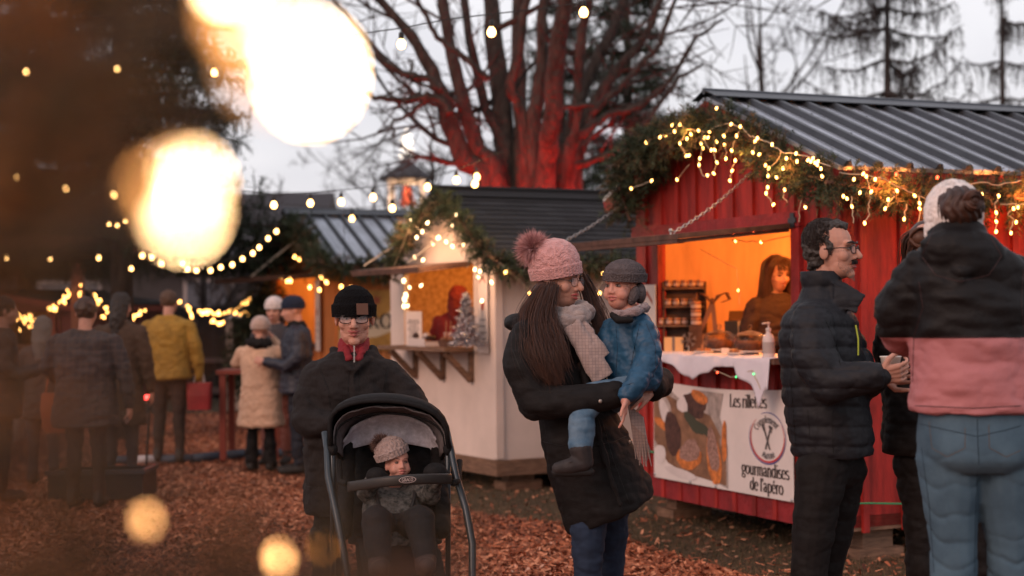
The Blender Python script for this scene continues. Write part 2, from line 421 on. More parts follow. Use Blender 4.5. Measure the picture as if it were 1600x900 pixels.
# ================================================================== stroke lettering
def arc(cx, cy, rx, ry, a0, a1, n=14):
    return [(cx + rx * math.cos(R(a0 + (a1 - a0) * k / n)), cy + ry * math.sin(R(a0 + (a1 - a0) * k / n))) for k in range(n + 1)]
def serif(x, y, w=.17): return [(x - w, y), (x + w, y)]
GL = {
 'o': (.86, [arc(.43, .5, .36, .5, 90, 450)]),
 'e': (.8, [[(.1, .55), (.72, .55)], arc(.42, .5, .33, .5, 8, 320)]),
 's': (.66, [arc(.34, .74, .24, .25, 35, 270, 10) + arc(.34, .25, .26, .25, 90, -150, 10)[1:]]),
 'r': (.6, [[(.18, 0), (.18, 1)], [(.18, .7), (.32, .95), (.46, 1), (.56, .9)], serif(.18, 0), [(.02, 1), (.18, 1)]]),
 'i': (.38, [[(.19, 0), (.19, 1)], serif(.19, 0), [(.03, 1), (.19, 1)], [(.19, 1.34), (.19, 1.46)]]),
 'l': (.38, [[(.19, 0), (.19, 1.5)], serif(.19, 0), [(.03, 1.5), (.19, 1.5)]]),
 't': (.54, [[(.24, 1.3), (.22, .2), (.32, .02), (.5, .1)], [(.02, 1), (.48, 1)]]),
 'g': (.84, [arc(.4, .6, .3, .4, 90, 450), [(.78, 1.02), (.66, .9)], [(.3, .22), (.2, .1), (.3, 0), (.62, -.06), (.74, -.2), (.62, -.42), (.35, -.48), (.12, -.38), (.12, -.2), (.26, -.04)]]),
 'u': (.9, [[(.18, 1), (.18, .25), (.28, .03), (.48, 0), (.68, .2)], [(.7, 1), (.7, 0)], [(.04, 1), (.18, 1)], [(.56, 1), (.7, 1)], [(.7, 0), (.84, 0)]]),
 'n': (.9, [[(.18, 0), (.18, 1)], [(.18, .75), (.36, .98), (.54, 1), (.66, .85), (.68, .5), (.68, 0)], serif(.18, 0), serif(.68, 0, .15), [(.03, 1), (.18, 1)]]),
 'm': (1.32, [[(.18, 0), (.18, 1)], [(.18, .75), (.34, .98), (.5, 1), (.62, .85), (.64, .5), (.64, 0)], [(.64, .75), (.8, .98), (.96, 1), (1.08, .85), (1.1, .5), (1.1, 0)], serif(.18, 0), serif(.64, 0, .13), serif(1.1, 0, .15), [(.03, 1), (.18, 1)]]),
 'a': (.8, [[(.12, .78), (.2, .95), (.36, 1), (.54, .92), (.58, .7), (.58, .12), (.66, 0), (.78, .06)], [(.58, .6), (.3, .5), (.12, .36), (.12, .12), (.26, 0), (.44, .06), (.58, .22)]]),
 'd': (.9, [arc(.38, .5, .3, .5, 80, 440), [(.7, 1.5), (.7, 0)], [(.55, 1.5), (.7, 1.5)], [(.7, 0), (.84, 0)]]),
 'p': (.88, [[(.2, 1), (.2, -.45)], arc(.48, .5, .32, .5, 100, 460), serif(.2, -.45), [(.04, 1), (.2, 1)]]),
 'L': (.96, [[(.26, 0), (.26, 1.45)], serif(.26, 1.45, .2), [(.06, 0), (.82, 0), (.9, .36)]]),
 "'": (.28, [[(.16, 1.5), (.1, 1.15)]]),
 'S': (.9, [arc(.44, 1.08, .32, .37, 40, 270, 12) + arc(.44, .37, .36, .36, 90, -150, 12)[1:]]),
 'I': (.5, [[(.25, 0), (.25, 1.45)], serif(.25, 0), serif(.25, 1.45)]),
 'R': (1.1, [[(.25, 0), (.25, 1.45)], serif(.25, 0), [(.1, 1.45), (.6, 1.45), (.84, 1.25), (.84, .95), (.6, .75), (.25, .75)], [(.55, .75), (.95, 0), (1.1, 0)]]),
 'O': (1.2, [arc(.6, .72, .48, .74, 90, 450, 20)]),
 'P': (1.0, [[(.25, 0), (.25, 1.45)], serif(.25, 0), [(.1, 1.45), (.62, 1.45), (.86, 1.25), (.86, .9), (.62, .68), (.25, .68)]]),
 'C': (1.1, [arc(.58, .72, .46, .74, 50, 315, 16)]),
 'f': (.5, [[(.6, 1.4), (.42, 1.5), (.26, 1.3), (.24, 0)], [(.05, 1), (.5, 1)]]),
 'M': (1.3, [[(.15, 0), (.25, 1.45), (.62, .3), (1.0, 1.45), (1.12, 0)]]),
 'G': (1.2, [arc(.58, .72, .46, .74, 50, 350, 16), [(.6, .66), (1.05, .66), (1.05, .1)]]),
 'A': (1.15, [[(.05, 0), (.55, 1.45), (1.05, 0)], [(.25, .5), (.85, .5)]]),
 'E': (.95, [[(.2, 0), (.2, 1.45)], [(.2, 1.45), (.85, 1.45)], [(.2, .75), (.7, .75)], [(.2, 0), (.85, 0)]]),
 'N': (1.15, [[(.2, 0), (.2, 1.45), (.95, 0), (.95, 1.45)]]),
 'U': (1.1, [[(.2, 1.45), (.2, .4), (.4, 0), (.7, 0), (.9, .4), (.9, 1.45)]]),
 'c': (.75, [arc(.42, .5, .33, .5, 50, 310)]),
 'h': (.9, [[(.18, 0), (.18, 1.5)], [(.18, .75), (.36, .98), (.54, 1), (.66, .85), (.68, .5), (.68, 0)]]),
 ' ': (.4, []),
}
GL['\u00e9'] = (.8, GL['e'][1] + [[(.36, 1.16), (.54, 1.42)]])
def text_strokes(txt, thin=.07, thick=.17, sx=.8, track=0.):
    """returns list of quads in text space; baseline at 0"""
    quads = []; x = 0
    for ch in txt:
        adv, st = GL[ch]
        for pl in st:
            pts = []
            for a, b in zip(pl[:-1], pl[1:]):
                k = max(1, int(math.dist(a, b) / .25))
                pts += [(a[0] + (b[0] - a[0]) * j / k, a[1] + (b[1] - a[1]) * j / k) for j in range(k)]
            pts.append(pl[-1])
            L_, R_ = [], []
            for i, p in enumerate(pts):
                a = pts[max(i - 1, 0)]; b = pts[min(i + 1, len(pts) - 1)]
                dx, dy = b[0] - a[0], b[1] - a[1]; d = math.hypot(dx, dy) or 1; dx /= d; dy /= d
                w = (thin + (thick - thin) * abs(dy)) / 2
                wx = w / sx if sx < 1 else w
                L_.append((x + (p[0] - dy * wx) * sx, p[1] + dx * w)); R_.append((x + (p[0] + dy * wx) * sx, p[1] - dx * w))
            for i in range(len(pts) - 1): quads.append((L_[i], L_[i + 1], R_[i + 1], R_[i]))
        x += (adv + track) * sx
    return quads, x
def put_text(mb, txt, fn, x0, y0, size, center=False, **kw):
    """fn(u,v)->world/local point"""
    q, wdt = text_strokes(txt, **kw)
    if center: x0 -= wdt * size / 2
    for quad in q:
        mb.add([fn(x0 + a * size, y0 + b * size) for a, b in quad], [(0, 1, 2, 3)])
    return wdt * size

# ================================================================== shared materials
M_red = mat('red_paint', (.27, .018, .014), .6, var=.45, vscale=5, bump=.4, bscale=30, stretch=(3, 3, .5), bdist=.006)
M_redtrim = mat('red_trim', (.22, .016, .018), .6, var=.3, vscale=6, bump=.3, bscale=40)
M_white = mat('white_paint', (.62, .50, .44), .65, var=.13, vscale=1.6, bump=.5, bscale=120, bdist=.004)
M_wood = mat('raw_wood', (.17, .095, .06), .75, var=.4, vscale=9, bump=.4, bscale=40, stretch=(1, 1, 6), bdist=.005)
M_woodd = mat('dark_wood', (.10, .05, .035), .75, var=.4, vscale=9, bump=.4, bscale=40, bdist=.005)
M_pale = mat('pale_board', (.45, .3, .17), .7, var=.25, vscale=5, stretch=(1, 1, .25))
M_metal = mat('roof_metal', (.40, .43, .48), .36, metal=.7, var=.25, vscale=3, bump=.15, bscale=6, bdist=.01)
M_metald = mat('roof_metal_dark', (.055, .06, .07), .42, metal=.6, var=.2, vscale=4)
M_sh1 = mat('shingle1', (.012, .012, .014), .9, bump=.6, bscale=150); M_sh2 = mat('shingle2', (.02, .02, .023), .9, bump=.6, bscale=150)
M_orange = mat('orange_wood', (.5, .17, .05), .7, var=.25, vscale=6, stretch=(1, 1, .3))
M_steel = mat('galvanised', (.5, .5, .5), .4, metal=.8)
M_rope = mat('rope', (.4, .34, .28), .9)
M_dark = mat('dark_void', (.02, .015, .015), .9)
M_osb = mat('osb_board', (.55, .36, .18), .8, col2=(.3, .17, .07), vscale=26, detail=3)

def point_lamp(name, loc, power, col, r=.05, label=None, spot=None):
    l = bpy.data.lights.new(name, 'POINT' if not spot else 'SPOT'); l.energy = power; l.color = col; l.shadow_soft_size = r
    o = bpy.data.objects.new(name, l); COL.objects.link(o); o.location = loc
    if spot:
        l.spot_size = R(spot[1]); l.spot_blend = .6
        o.rotation_euler = (Vector(spot[0]) - Vector(loc)).to_track_quat('-Z', 'Y').to_euler()
    return o

def chain_part(root, a, b, name='chain'):
    a = Vector(a); b = Vector(b); d = b - a; L = d.length; n = int(L / .034); mb = MB()
    sag = .03 * L
    q0 = d.to_track_quat('Z', 'Y')
    for i in range(n):
        t = (i + .5) / n; p = a + d * t - V(0, 0, sag * math.sin(math.pi * t))
        rot = q0.to_matrix() @ Matrix.Rotation(R(90 * (i % 2) + 20), 3, 'Z')
        pts = [p + rot @ V(.0095 * math.cos(k * math.pi / 4), 0, .021 * math.sin(k * math.pi / 4)) for k in range(9)]
        mb.tube(pts, .0032, 5, caps=False)
    return mb.build(name, M_steel, root, smooth=True)

def stall(nm, label, cat, loc, rz, W, LL, z0, ze, zp, op, wallmat, trimmat, siding, roof, lining, flap, oh=.2, of=.17, group=None, roofmat=None, shade=None):
    rt = empty(nm, loc, label, cat, group, rz)
    y0, y1, c0, c1 = op; T = .03
    top = lambda y: ze + (zp - ze) * (1 - abs(y - W / 2) / (W / 2))
    # -- floor frame
    mb = MB(); mb.bx(0, LL, 0, W, z0, z0 + .09); mb.build('floor', M_wood, rt)
    # -- front wall (gable, plane x = 0) with the serving opening
    mb = MB(); X = V(T, 0, 0); b = z0 + .02
    mb.prism([(0, 0, b), (0, y0, b), (0, y0, c1), (0, 0, c1)], X)
    mb.prism([(0, y1, b), (0, W, b), (0, W, c1), (0, y1, c1)], X)
    mb.prism([(0, y0, b), (0, y1, b), (0, y1, c0), (0, y0, c0)], X)
    mb.prism([(0, 0, c1), (0, W, c1), (0, W, ze), (0, W / 2, zp), (0, 0, ze)], X)
    if siding == 'batten':
        k = 0; y = .03
        while y < W:
            for a_, b_ in (((b - .03, c0) if y0 - .02 < y < y1 + .02 else (b - .03, c1)), (c1, top(y) - .01)):
                if b_ > a_: mb.bx(-.022, 0, y - .022, y + .022, a_, b_ - .004)
            y += .232
    mb.build('front_wall', wallmat, rt)
    # -- side walls, back wall
    for nm2, yy, s in (('side_wall', 0, -1), ('side_wall', W, 1)):
        mb = MB(); mb.bx(T + .002, LL, yy - (0 if s < 0 else T), yy + (T if s < 0 else 0), b, ze)
        if siding == 'batten':
            x = .12
            while x < LL: mb.bx(x - .022, x + .022, *((yy - .022, yy) if s < 0 else (yy, yy + .022)), b - .03, ze - .02); x += .29
        mb.build(nm2, wallmat, rt)
    mb = MB(); mb.prism([(LL + .002, 0, b), (LL + .002, W, b), (LL + .002, W, ze), (LL + .002, W / 2, zp), (LL + .002, 0, ze)], X); mb.build('back_wall', wallmat, rt)
    mb = MB(); mb.bx(LL - .03 if LL < 2.6 else 2.2, (LL - .03 if LL < 2.6 else 2.2) + .02, .04, W - .04, z0 + .1, ze)
    xb = LL - .03 if LL < 2.6 else 2.2
    mb.bx(.04, xb - .003, .034, .05, z0 + .1, ze); mb.bx(.04, xb - .003, W - .05, W - .034, z0 + .1, ze)
    k = .2
    while k < W: mb.bx(xb - .006, xb - .001, k - .004, k + .004, z0 + .1, ze); k += .2
    mb.build('lining', lining, rt)
    # -- trims
    mb = MB()
    if siding == 'batten':
        mb.bx(-.04, -.001, y0 - .1, W, c1 + .012, c1 + .105)
        mb.bx(-.034, -.001, y0 - .09, y0 - .001, c0 - .02, c1 + .008); mb.bx(-.034, -.001, y1 + .001, y1 + .09, c0 - .02, c1 + .008)
    else:
        mb.bx(-.02, -.001, y0 - .07, y1 + .07, c1 + .005, c1 + .08)
        mb.bx(-.02, -.001, y0 - .07, y0 - .001, c0, c1 + .003); mb.bx(-.02, -.001, y1 + .001, y1 + .07, c0, c1 + .003)
        mb.bx(-.02, .05, -.02, -.001, b + .1, ze); mb.bx(-.02, -.001, .0, .06, b + .1, ze)
    mb.build('trim', trimmat, rt)
    if siding != 'batten':
        mb = MB(); mb.bx(-.03, LL + .01, -.03, -.002, z0 - .02, z0 + .11); mb.bx(-.03, -.002, 0, W, z0 - .02, z0 + .11); mb.build('skirt_board', M_wood, rt)
    # -- roof
    sl = math.hypot(W / 2, zp - ze); uy, uz = (W / 2) / sl, (zp - ze) / sl   # unit down the slope (y,z)
    RL = sl + oh; th = .025
    for side in (0, 1):
        sg = -1 if side == 0 else 1
        def rp(x, d, h):   # d metres down from the ridge, h above the roof plane
            return V(x, W / 2 + sg * uy * d + sg * uz * h, zp + .012 - uz * d + uy * h)
        mb = MB()
        x0_, x1_ = -of, LL + .15
        mb.add([rp(x, d, h) for x in (x0_, x1_) for d in (0.01, RL) for h in (0, th)], [(0, 1, 3, 2), (4, 6, 7, 5), (0, 4, 5, 1), (2, 3, 7, 6), (0, 2, 6, 4), (1, 5, 7, 3)])
        if roof == 'metal':
            x = x0_ + .05; k = 0
            while x < x1_:
                big = True
                mb.mi = 1; mb.add([rp(x + dx, d, h) for d in (.03, RL + .012) for dx, h in ((-.034, th), (-.016, th + .034), (.016, th + .034), (.034, th))], [(0, 1, 5, 4), (1, 2, 6, 5), (2, 3, 7, 6), (0, 3, 2, 1), (4, 5, 6, 7)])
                mb.mi = 0
                for dx in (.085, .125):
                    mb.add([rp(x + dx + e, d, h) for d in (.03, RL + .006) for e, h in ((-.01, th), (0, th + .008), (.01, th))], [(0, 1, 4, 3), (1, 2, 5, 4), (0, 2, 1), (3, 4, 5)])
                x += .22
            mb.build('roof', [M_metal, M_metald], rt)
            mb = MB(); x = x0_ + .16
            while x < x1_:
                for dd in (.35, .8, RL - .12): mb.ell(rp(x, dd, th + .003), (.007, .007, .006), nu=6, nv=4)
                x += .44
            mb.build('roof_screws', M_metald, rt)
        else:
            d = .0; k = 0
            while d < RL - .02:
                x = x0_ - (.15 if k % 2 else 0)
                while x < x1_:
                    xa, xb_ = max(x, x0_ - .01), min(x + .3 - .004, x1_ + .01); mb.mi = rnd.randrange(2)
                    if xb_ > xa:
                        dv = rnd.uniform(-.004, .004)
                        mb.add([rp(xx_, dd, hh) for xx_ in (xa, xb_) for dd, hh in ((d, th + .001), (d, th + .006), (d + .10 + dv, th + .001), (d + .10 + dv, th + .014))], [(0, 1, 3, 2), (4, 6, 7, 5), (0, 4, 5, 1), (2, 3, 7, 6), (1, 5, 7, 3)])
                    x += .3
                d += .095; k += 1
            mb.build('roof', [M_sh1, M_sh2], rt)
        mb = MB()   # barge board + fascia
        mb.add([rp(x, dd, h) for x in (-of + .0, -of + .025) for dd in (.0, RL) for h in (-.09, -.004)], [(0, 1, 3, 2), (4, 6, 7, 5), (0, 4, 5, 1), (2, 3, 7, 6), (0, 2, 6, 4), (1, 5, 7, 3)])
        mb.build('barge_board', trimmat if siding == 'batten' else M_wood, rt)
        mb = MB(); mb.add([rp(x, dd, h) for x in (-of + .03, LL + .14) for dd in (RL - .025, RL - .003) for h in (-.09, -.004)], [(0, 1, 3, 2), (4, 6, 7, 5), (0, 4, 5, 1), (2, 3, 7, 6), (0, 2, 6, 4), (1, 5, 7, 3)])
        mb.build('fascia', trimmat, rt)
        if side == 0: rt_rp = rp
    mb = MB()
    for side in (0, 1):
        sg = -1 if side == 0 else 1
        f = lambda x, d, h: V(x, W / 2 + sg * uy * d + sg * uz * h, zp + .012 - uz * d + uy * h)
        h0 = th + (.036 if roof == 'metal' else .02)
        mb.add([f(x, d, h0 + e) for x in (-of - .01, LL + .16) for d in (-.0, .13) for e in (0, .006)], [(0, 1, 3, 2), (4, 6, 7, 5), (0, 4, 5, 1), (2, 3, 7, 6), (0, 2, 6, 4), (1, 5, 7, 3)])
    mb.tube([(-of - .012, W / 2, zp + .012 + (th + .03) / uy), (LL + .16, W / 2, zp + .012 + (th + .03) / uy)], .022, 8)
    mb.build('ridge_cap', roofmat if (roofmat and roof == 'metal') else (M_metald if roof == 'metal' else M_sh1), rt)
    # -- counter
    mb = MB(); mb.bx(-.16 if siding == 'batten' else -.30, .30, y0 + .004, y1 - .004, c0 + .002, c0 + .035); mb.build('counter', M_woodd if siding == 'batten' else M_wood, rt)
    # -- lifted awning shutter
    fl, dz, ft = flap
    if fl:
        mb = MB(); a0 = V(-.045, 0, c1 + .003); a1 = V(-.045 - fl, 0, c1 - dz)
        nrm = V(-dz, 0, fl).normalized() * ft
        for (ya, yb) in [(y0 - .02 + k * (y1 - y0 + .04) / 6, y0 - .02 + (k + 1) * (y1 - y0 + .04) / 6 - .004) for k in range(6)]:
            mb.add([q + V(0, yy_, 0) + h for yy_ in (ya, yb) for q in (a0, a1) for h in (V(0, 0, 0), nrm)], [(0, 1, 3, 2), (4, 6, 7, 5), (0, 4, 5, 1), (2, 3, 7, 6), (0, 2, 6, 4), (1, 5, 7, 3)])
        for e in (y0 + .03, y1 - .07): mb.bar(a0 + V(0, e, -.012), a1 + V(.02, e, -.012), .07, .02)
        mb.bar(a1 + V(.03, y0, -.012), a1 + V(.03, y1, -.012), .05, .024)
        aw = mb.build('awning', M_woodd, rt)
    return rt, rt_rp, top

AX = math.atan2(.418, .908)
# ---------------- red stall
redS, red_rp, red_top = stall('market_stall', 'red board and batten market stall with ribbed metal roof and printed food banner', 'market stall', (1.955, 9.4, 0), AX,
    2.5, 4.2, .16, 2.33, 2.83, (.50, 2.13, 1.13, 1.965), M_red, M_redtrim, 'batten', 'metal', mat('lining_red', (.64, .36, .20), .7, var=.25, vscale=4, stretch=(1, 1, .2)), (.8, .07, .03), oh=.2, group='market stalls')
def TR(rt):
    m = Matrix.Translation(rt.location) @ rt.rotation_euler.to_matrix().to_4x4()
    return lambda x, y, z: m @ V(x, y, z)
RS = TR(redS)
chain_part(redS, (-.03, .93, 2.35), (-.83, .58, 1.93)); chain_part(redS, (-.03, 2.42, 2.33), (-.83, 2.1, 1.93))
mb = MB()
for y in (.58, 2.1): mb.tube([(-.835, y, 1.9), (-.835, y, 1.945)], .006, 6); mb.ell((-.835, y, 1.95), (.014, .014, .012), nu=8, nv=5)
mb.build('chain_hook', M_steel, redS)
mb = MB(); mb.bx(-.052, -.041, .42, .5, 2.0, 2.03); mb.bx(-.05, -.041, .44, .48, 1.97, 2.06); mb.build('hinge', M_metald, redS)
for (bx0, by0) in ((.1, 2.25), (.12, .12), (1.9, .12), (3.8, .12), (1.9, 2.3)):
    mb = MB(); mb.bx(bx0 - .02, bx0 + .3, by0 - .1, by0 + .13, -.03, .045); mb.bx(bx0 + .03, bx0 + .25, by0 - .06, by0 + .08, .045, .16); mb.build('support_block', M_wood, redS)
mb = MB(); mb.bx(-.012, .02, .02, 2.48, .145, .3) ; mb.build('kick_board', M_redtrim, redS)
# banner on the front wall below the counter
def BN(u, v, e=0.):
    """u 0..1.72 left->right as seen, v 0..0.69 up"""
    y = 2.2 - u; wv = .0015 * math.sin(u * 5) + .001 * math.sin(v * 9 + u * 3)
    return V(-.042 - wv - e, y, .285 + v - .03 * math.sin(math.pi * u / 1.72) * (v / .69))
mb = MB(); nu, nv = 36, 14; BW, BH = 1.72, .69
vs = [BN(BW * i / nu, BH * j / nv) for j in range(nv + 1) for i in range(nu + 1)]
fs = [(j * (nu + 1) + i, j * (nu + 1) + i + 1, (j + 1) * (nu + 1) + i + 1, (j + 1) * (nu + 1) + i) for j in range(nv) for i in range(nu)]
mb.add(vs, fs); bn = empty('banner', redS.matrix_basis @ V(0, 0, 0), 'white vinyl banner with rillettes toast picture hanging under the red stall counter', 'banner')
bn.location = (1.955, 9.4, 0); bn.rotation_euler = (0, 0, AX)
mb.build('sheet', mat('vinyl', (.66, .58, .55), .5, var=.05, vscale=5), bn, smooth=True)
TXT = mat('ink', (.03, .022, .022), .6)
mb = MB(); B4 = lambda u, v: BN(u, v, .004)
put_text(mb, 'Les rillettes', B4, 1.0, .575, .058, sx=.95, thick=.24)
put_text(mb, 'gourmandises', B4, 1.405, .135, .056, center=True, sx=1.0, thick=.24)
put_text(mb, "de l'ap\u00e9ro", B4, 1.42, .035, .056, center=True, sx=1.0, thick=.24)
mb.build('lettering', TXT, bn)
# emblem: ring in red and blue brush strokes, crossed knife and fork, arched words
mb = MB(); cx_, cy_ = 1.44, .385
def ringseg(mb, r, a0, a1, w0, w1, m):
    mb.mi = m; n = 30
    for k in range(n):
        aa, ab = R(a0 + (a1 - a0) * k / n), R(a0 + (a1 - a0) * (k + 1) / n)
        wa = w0 + (w1 - w0) * math.sin(math.pi * k / n); wb = w0 + (w1 - w0) * math.sin(math.pi * (k + 1) / n)
        mb.add([B4(cx_ + 1.22 * math.cos(t) * (r + s * w_), cy_ + math.sin(t) * (r + s * w_)) for t, s, w_ in ((aa, -1, wa), (aa, 1, wa), (ab, 1, wb), (ab, -1, wb))], [(0, 1, 2, 3)])
ringseg(mb, .155, 130, 395, .001, .006, 0); ringseg(mb, .168, 150, 380, .001, .004, 1); ringseg(mb, .162, 20, 110, .001, .003, 1)
mb.mi = 2
for (a, b_, wd) in (((-.035, .06), (.03, -.075), .007), ((.035, .055), (-.02, -.075), .007), ((-.05, .085), (-.03, .05), .013), ((.02, .075), (.06, .06), .01), ((.03, .06), (.05, .035), .006)):
    dx, dy = b_[0] - a[0], b_[1] - a[1]; d = math.hypot(dx, dy); nx_, ny_ = -dy / d * wd, dx / d * wd
    mb.add([BN(cx_ + p_[0], cy_ + p_[1], .005) for p_ in ((a[0] - nx_, a[1] - ny_), (b_[0] - nx_, b_[1] - ny_), (b_[0] + nx_, b_[1] + ny_), (a[0] + nx_, a[1] + ny_))], [(0, 1, 2, 3)])
def arch_text(mb, txt, r, a_mid, size, up=1):
    q, wd = text_strokes(txt, thin=.1, thick=.16, sx=.75)
    def f(x, y):
        if up > 0: t = R(a_mid) - (x - wd / 2) * size / r; rr = r + y * size
        else: t = R(a_mid) + (x - wd / 2) * size / r; rr = r - y * size
        return BN(cx_ + 1.22 * math.cos(t) * rr, cy_ + math.sin(t) * rr, .005)
    for quad in q: mb.add([f(*p_) for p_ in quad], [(0, 1, 2, 3)])
arch_text(mb, 'Complement', .098, 95, .03); arch_text(mb, 'Martone', .135, -85, .03, -1)
mb.build('emblem', [mat('brush_red', (.5, .03, .03), .6), mat('brush_blue', (.05, .06, .25), .6), mat('grey_ink', (.08, .07, .07), .6)], bn)
# printed food picture on the left half of the banner
def blob(mb, cu, cv, ru, rv, ang, m, e, jag=.12, n=22, seed=0):
    r_ = random.Random(seed * 31 + m); mb.mi = m; ca, sa = math.cos(R(ang)), math.sin(R(ang)); pts = []
    ph = [r_.uniform(0, 6.28) for _ in range(3)]
    for k in range(n):
        t = 2 * math.pi * k / n; q = 1 + jag * (math.sin(2 * t + ph[0]) * .5 + math.sin(3 * t + ph[1]) * .4 + math.sin(7 * t + ph[2]) * .2)
        x, y = ru * q * math.cos(t), rv * q * math.sin(t); u_ = (cu + x * ca - y * sa) * 1.13; v_ = cv + x * sa + y * ca
        pts.append(BN(min(max(u_, .01), .96), min(max(v_, .008), BH - .008), e))
    c_ = BN(min(max(cu * 1.13, .01), .95), cv, e); mb.add([c_] + pts, [(0, 1 + k, 1 + (k + 1) % n) for k in range(n)])
fm = [mat('pic_board', (.2, .10, .055), .5, var=.4, vscale=12), mat('pic_cloth', (.36, .29, .26), .5, var=.35, vscale=14), mat('pic_dark', (.07, .03, .022), .5, var=.5, vscale=30),
      mat('pic_crust', (.50, .15, .035), .5, var=.45, vscale=30), mat('pic_spread', (.42, .25, .20), .6, col2=(.12, .05, .035), vscale=60), mat('pic_white', (.6, .52, .5), .5, var=.1, vscale=8), mat('pic_green', (.05, .05, .03), .6)]
mb = MB()
mb.mi = 1; mb.add([BN(u, v, .002) for u, v in ((.01, .2), (.97, .01), (.97, .3), (.88, .5), (.93, .66), (.01, .66))], [(0, 1, 2, 3, 4, 5)])
mb.mi = 0; mb.add([BN(u, v, .0028) for u, v in ((.01, .27), (.2, .12), (.42, .07), (.70, .05), (.95, .03), (.95, .3), (.76, .5), (.4, .56), (.2, .6), (.01, .6))], [tuple(range(10))])
blob(mb, .33, .06, .18, .035, -5, 5, .0034, seed=1); blob(mb, .08, .17, .07, .07, -20, 5, .0034, seed=2)
blob(mb, .15, .5, .07, .1, 25, 1, .0034, seed=3); blob(mb, .14, .48, .055, .085, 20, 5, .0038, seed=8); blob(mb, .13, .38, .13, .035, -20, 3, .0036, seed=4)
blob(mb, .24, .33, .1, .15, 5, 2, .004, seed=5); blob(mb, .5, .56, .15, .08, -10, 2, .0038, .25, seed=6); blob(mb, .36, .55, .07, .05, -35, 5, .0044, .3, seed=7)
blob(mb, .56, .62, .1, .04, -15, 3, .0044, seed=9); blob(mb, .52, .42, .16, .05, -30, 6, .0042, .5, seed=10)
blob(mb, .43, .18, .14, .085, 12, 3, .0046, seed=11); blob(mb, .44, .23, .13, .07, 22, 4, .005, .2, seed=12)
blob(mb, .71, .2, .075, .19, 8, 3, .0046, seed=13); blob(mb, .7, .26, .055, .17, 12, 4, .005, .2, seed=14); blob(mb, .83, .33, .035, .14, 0, 3, .0046, seed=15)
mb.build('food_picture', fm, bn)
mb = MB()
for u, v in ((.012, .67), (1.7, .67), (.012, .02), (.5, .012), (.82, .012), (1.7, .012)): mb.ell(BN(u, v, .003), (.006, .012, .012), nu=8, nv=5)
mb.build('eyelet', M_steel, bn)

# ---------------- white stall
AW = math.atan2(.489, .872)
whS, wh_rp, wh_top = stall('market_stall', 'white painted market stall with black shingle roof and lit serving hatch', 'market stall', (-.132, 13.2, 0), AW,
    2.06, 2.5, .13, 1.93, 2.49, (.36, 1.72, 1.13, 1.87), M_white, M_white, 'smooth', 'shingle', M_osb, (.5, .05, .02), oh=.17, of=.04, group='market stalls')
WS = TR(whS)
for a, b_ in (((-.02, .62, 2.25), (-.52, .6, 1.88)), ((-.02, 1.55, 2.2), (-.52, 1.5, 1.88))):
    MB().tube([a, (Vector(a) + Vector(b_)) / 2 - V(0, 0, .01), b_], .008, 6).build('rope', M_rope, whS)
for y in (.42, .95, 1.5):
    mb = MB(); mb.bar((-.02, y, .88), (-.26, y, 1.12), .05, .045); mb.bar((-.02, y, .88), (-.02, y, 1.12), .05, .03, V(1, 0, 0)); mb.build('bracket', M_wood, whS)
for b in ((.1, .15), (.1, 1.8), (2.2, .15)):
    mb = MB(); mb.bx(b[0], b[0] + .35, b[1] - .1, b[1] + .1, -.03, .05); mb.bx(b[0] + .05, b[0] + .3, b[1] - .06, b[1] + .06, .05, .125); mb.build('support_block', M_wood, whS)
mb = MB(); mb.bx(2.44, 2.465, .98, 1.06, .25, 1.93); mb.bx(2.44, 2.465, .04, 2.0, 1.85, 1.93); mb.build('stud', M_pale, whS)

# ---------------- brown stall behind
brS, br_rp, br_top = stall('market_stall', 'brown wooden market stall with metal roof and orange lit hatch, farthest of three', 'market stall', (-2.19, 19, 0), AX,
    2.4, 4.6, .1, 2.1, 2.68, (.35, 2.05, 1.05, 1.9), M_orange, mat('brown_trim', (.2, .08, .04), .7), 'batten', 'metal', M_pale, (.8, .04, .03), oh=.2, group='market stalls')
BS = TR(brS)
for a, b_ in (((-.03, .5, 2.5), (-.8, .45, 1.9)), ((-.03, 1.95, 2.4), (-.8, 1.95, 1.9))):
    MB().tube([a, b_], .012, 6).build('rope', M_rope, brS)
# SIROP sign on its long side
sg = empty('banner', brS.location, 'brown and cream syrup banner reading SIROP on the wall of the brown stall', 'banner'); sg.rotation_euler = (0, 0, AX)
mb = MB(); mb.mi = 0; mb.bx(.12, 2.3, -.045, -.03, 1.0, 1.72)
mb.mi = 1; mb.add([(.13, -.0465, 1.24), (.4, -.0465, 1.26), (.7, -.0465, 1.42), (1.0, -.0465, 1.66), (1.3, -.0465, 1.66), (1.0, -.0465, 1.3), (.6, -.0465, 1.16), (.13, -.0465, 1.12)], [tuple(range(8))])
mb.mi = 2
for (x, z) in ((.35, 1.52), (.6, 1.6), (.9, 1.52), (.2, 1.62)):
    mb.add([(x + .07 * math.cos(t * math.pi / 5) * (1 if t % 2 else .5), -.047, z + .07 * math.sin(t * math.pi / 5) * (1 if t % 2 else .5)) for t in range(10)], [tuple(range(10))])
mb.build('sheet', [mat('syr1', (.45, .22, .05), .5, var=.4, vscale=3), mat('syr2', (.62, .45, .3), .5), mat('syr3', (.3, .07, .03), .5)], sg)
mb = MB(); put_text(mb, 'SIROP', lambda u, v: V(u, -.052, v), .28, 1.27, .112, sx=1.25, thin=.08, thick=.26); mb.build('lettering', TXT, sg)
mb = MB(); mb.bx(-.03, -.025, 0, 0, 0, 0)
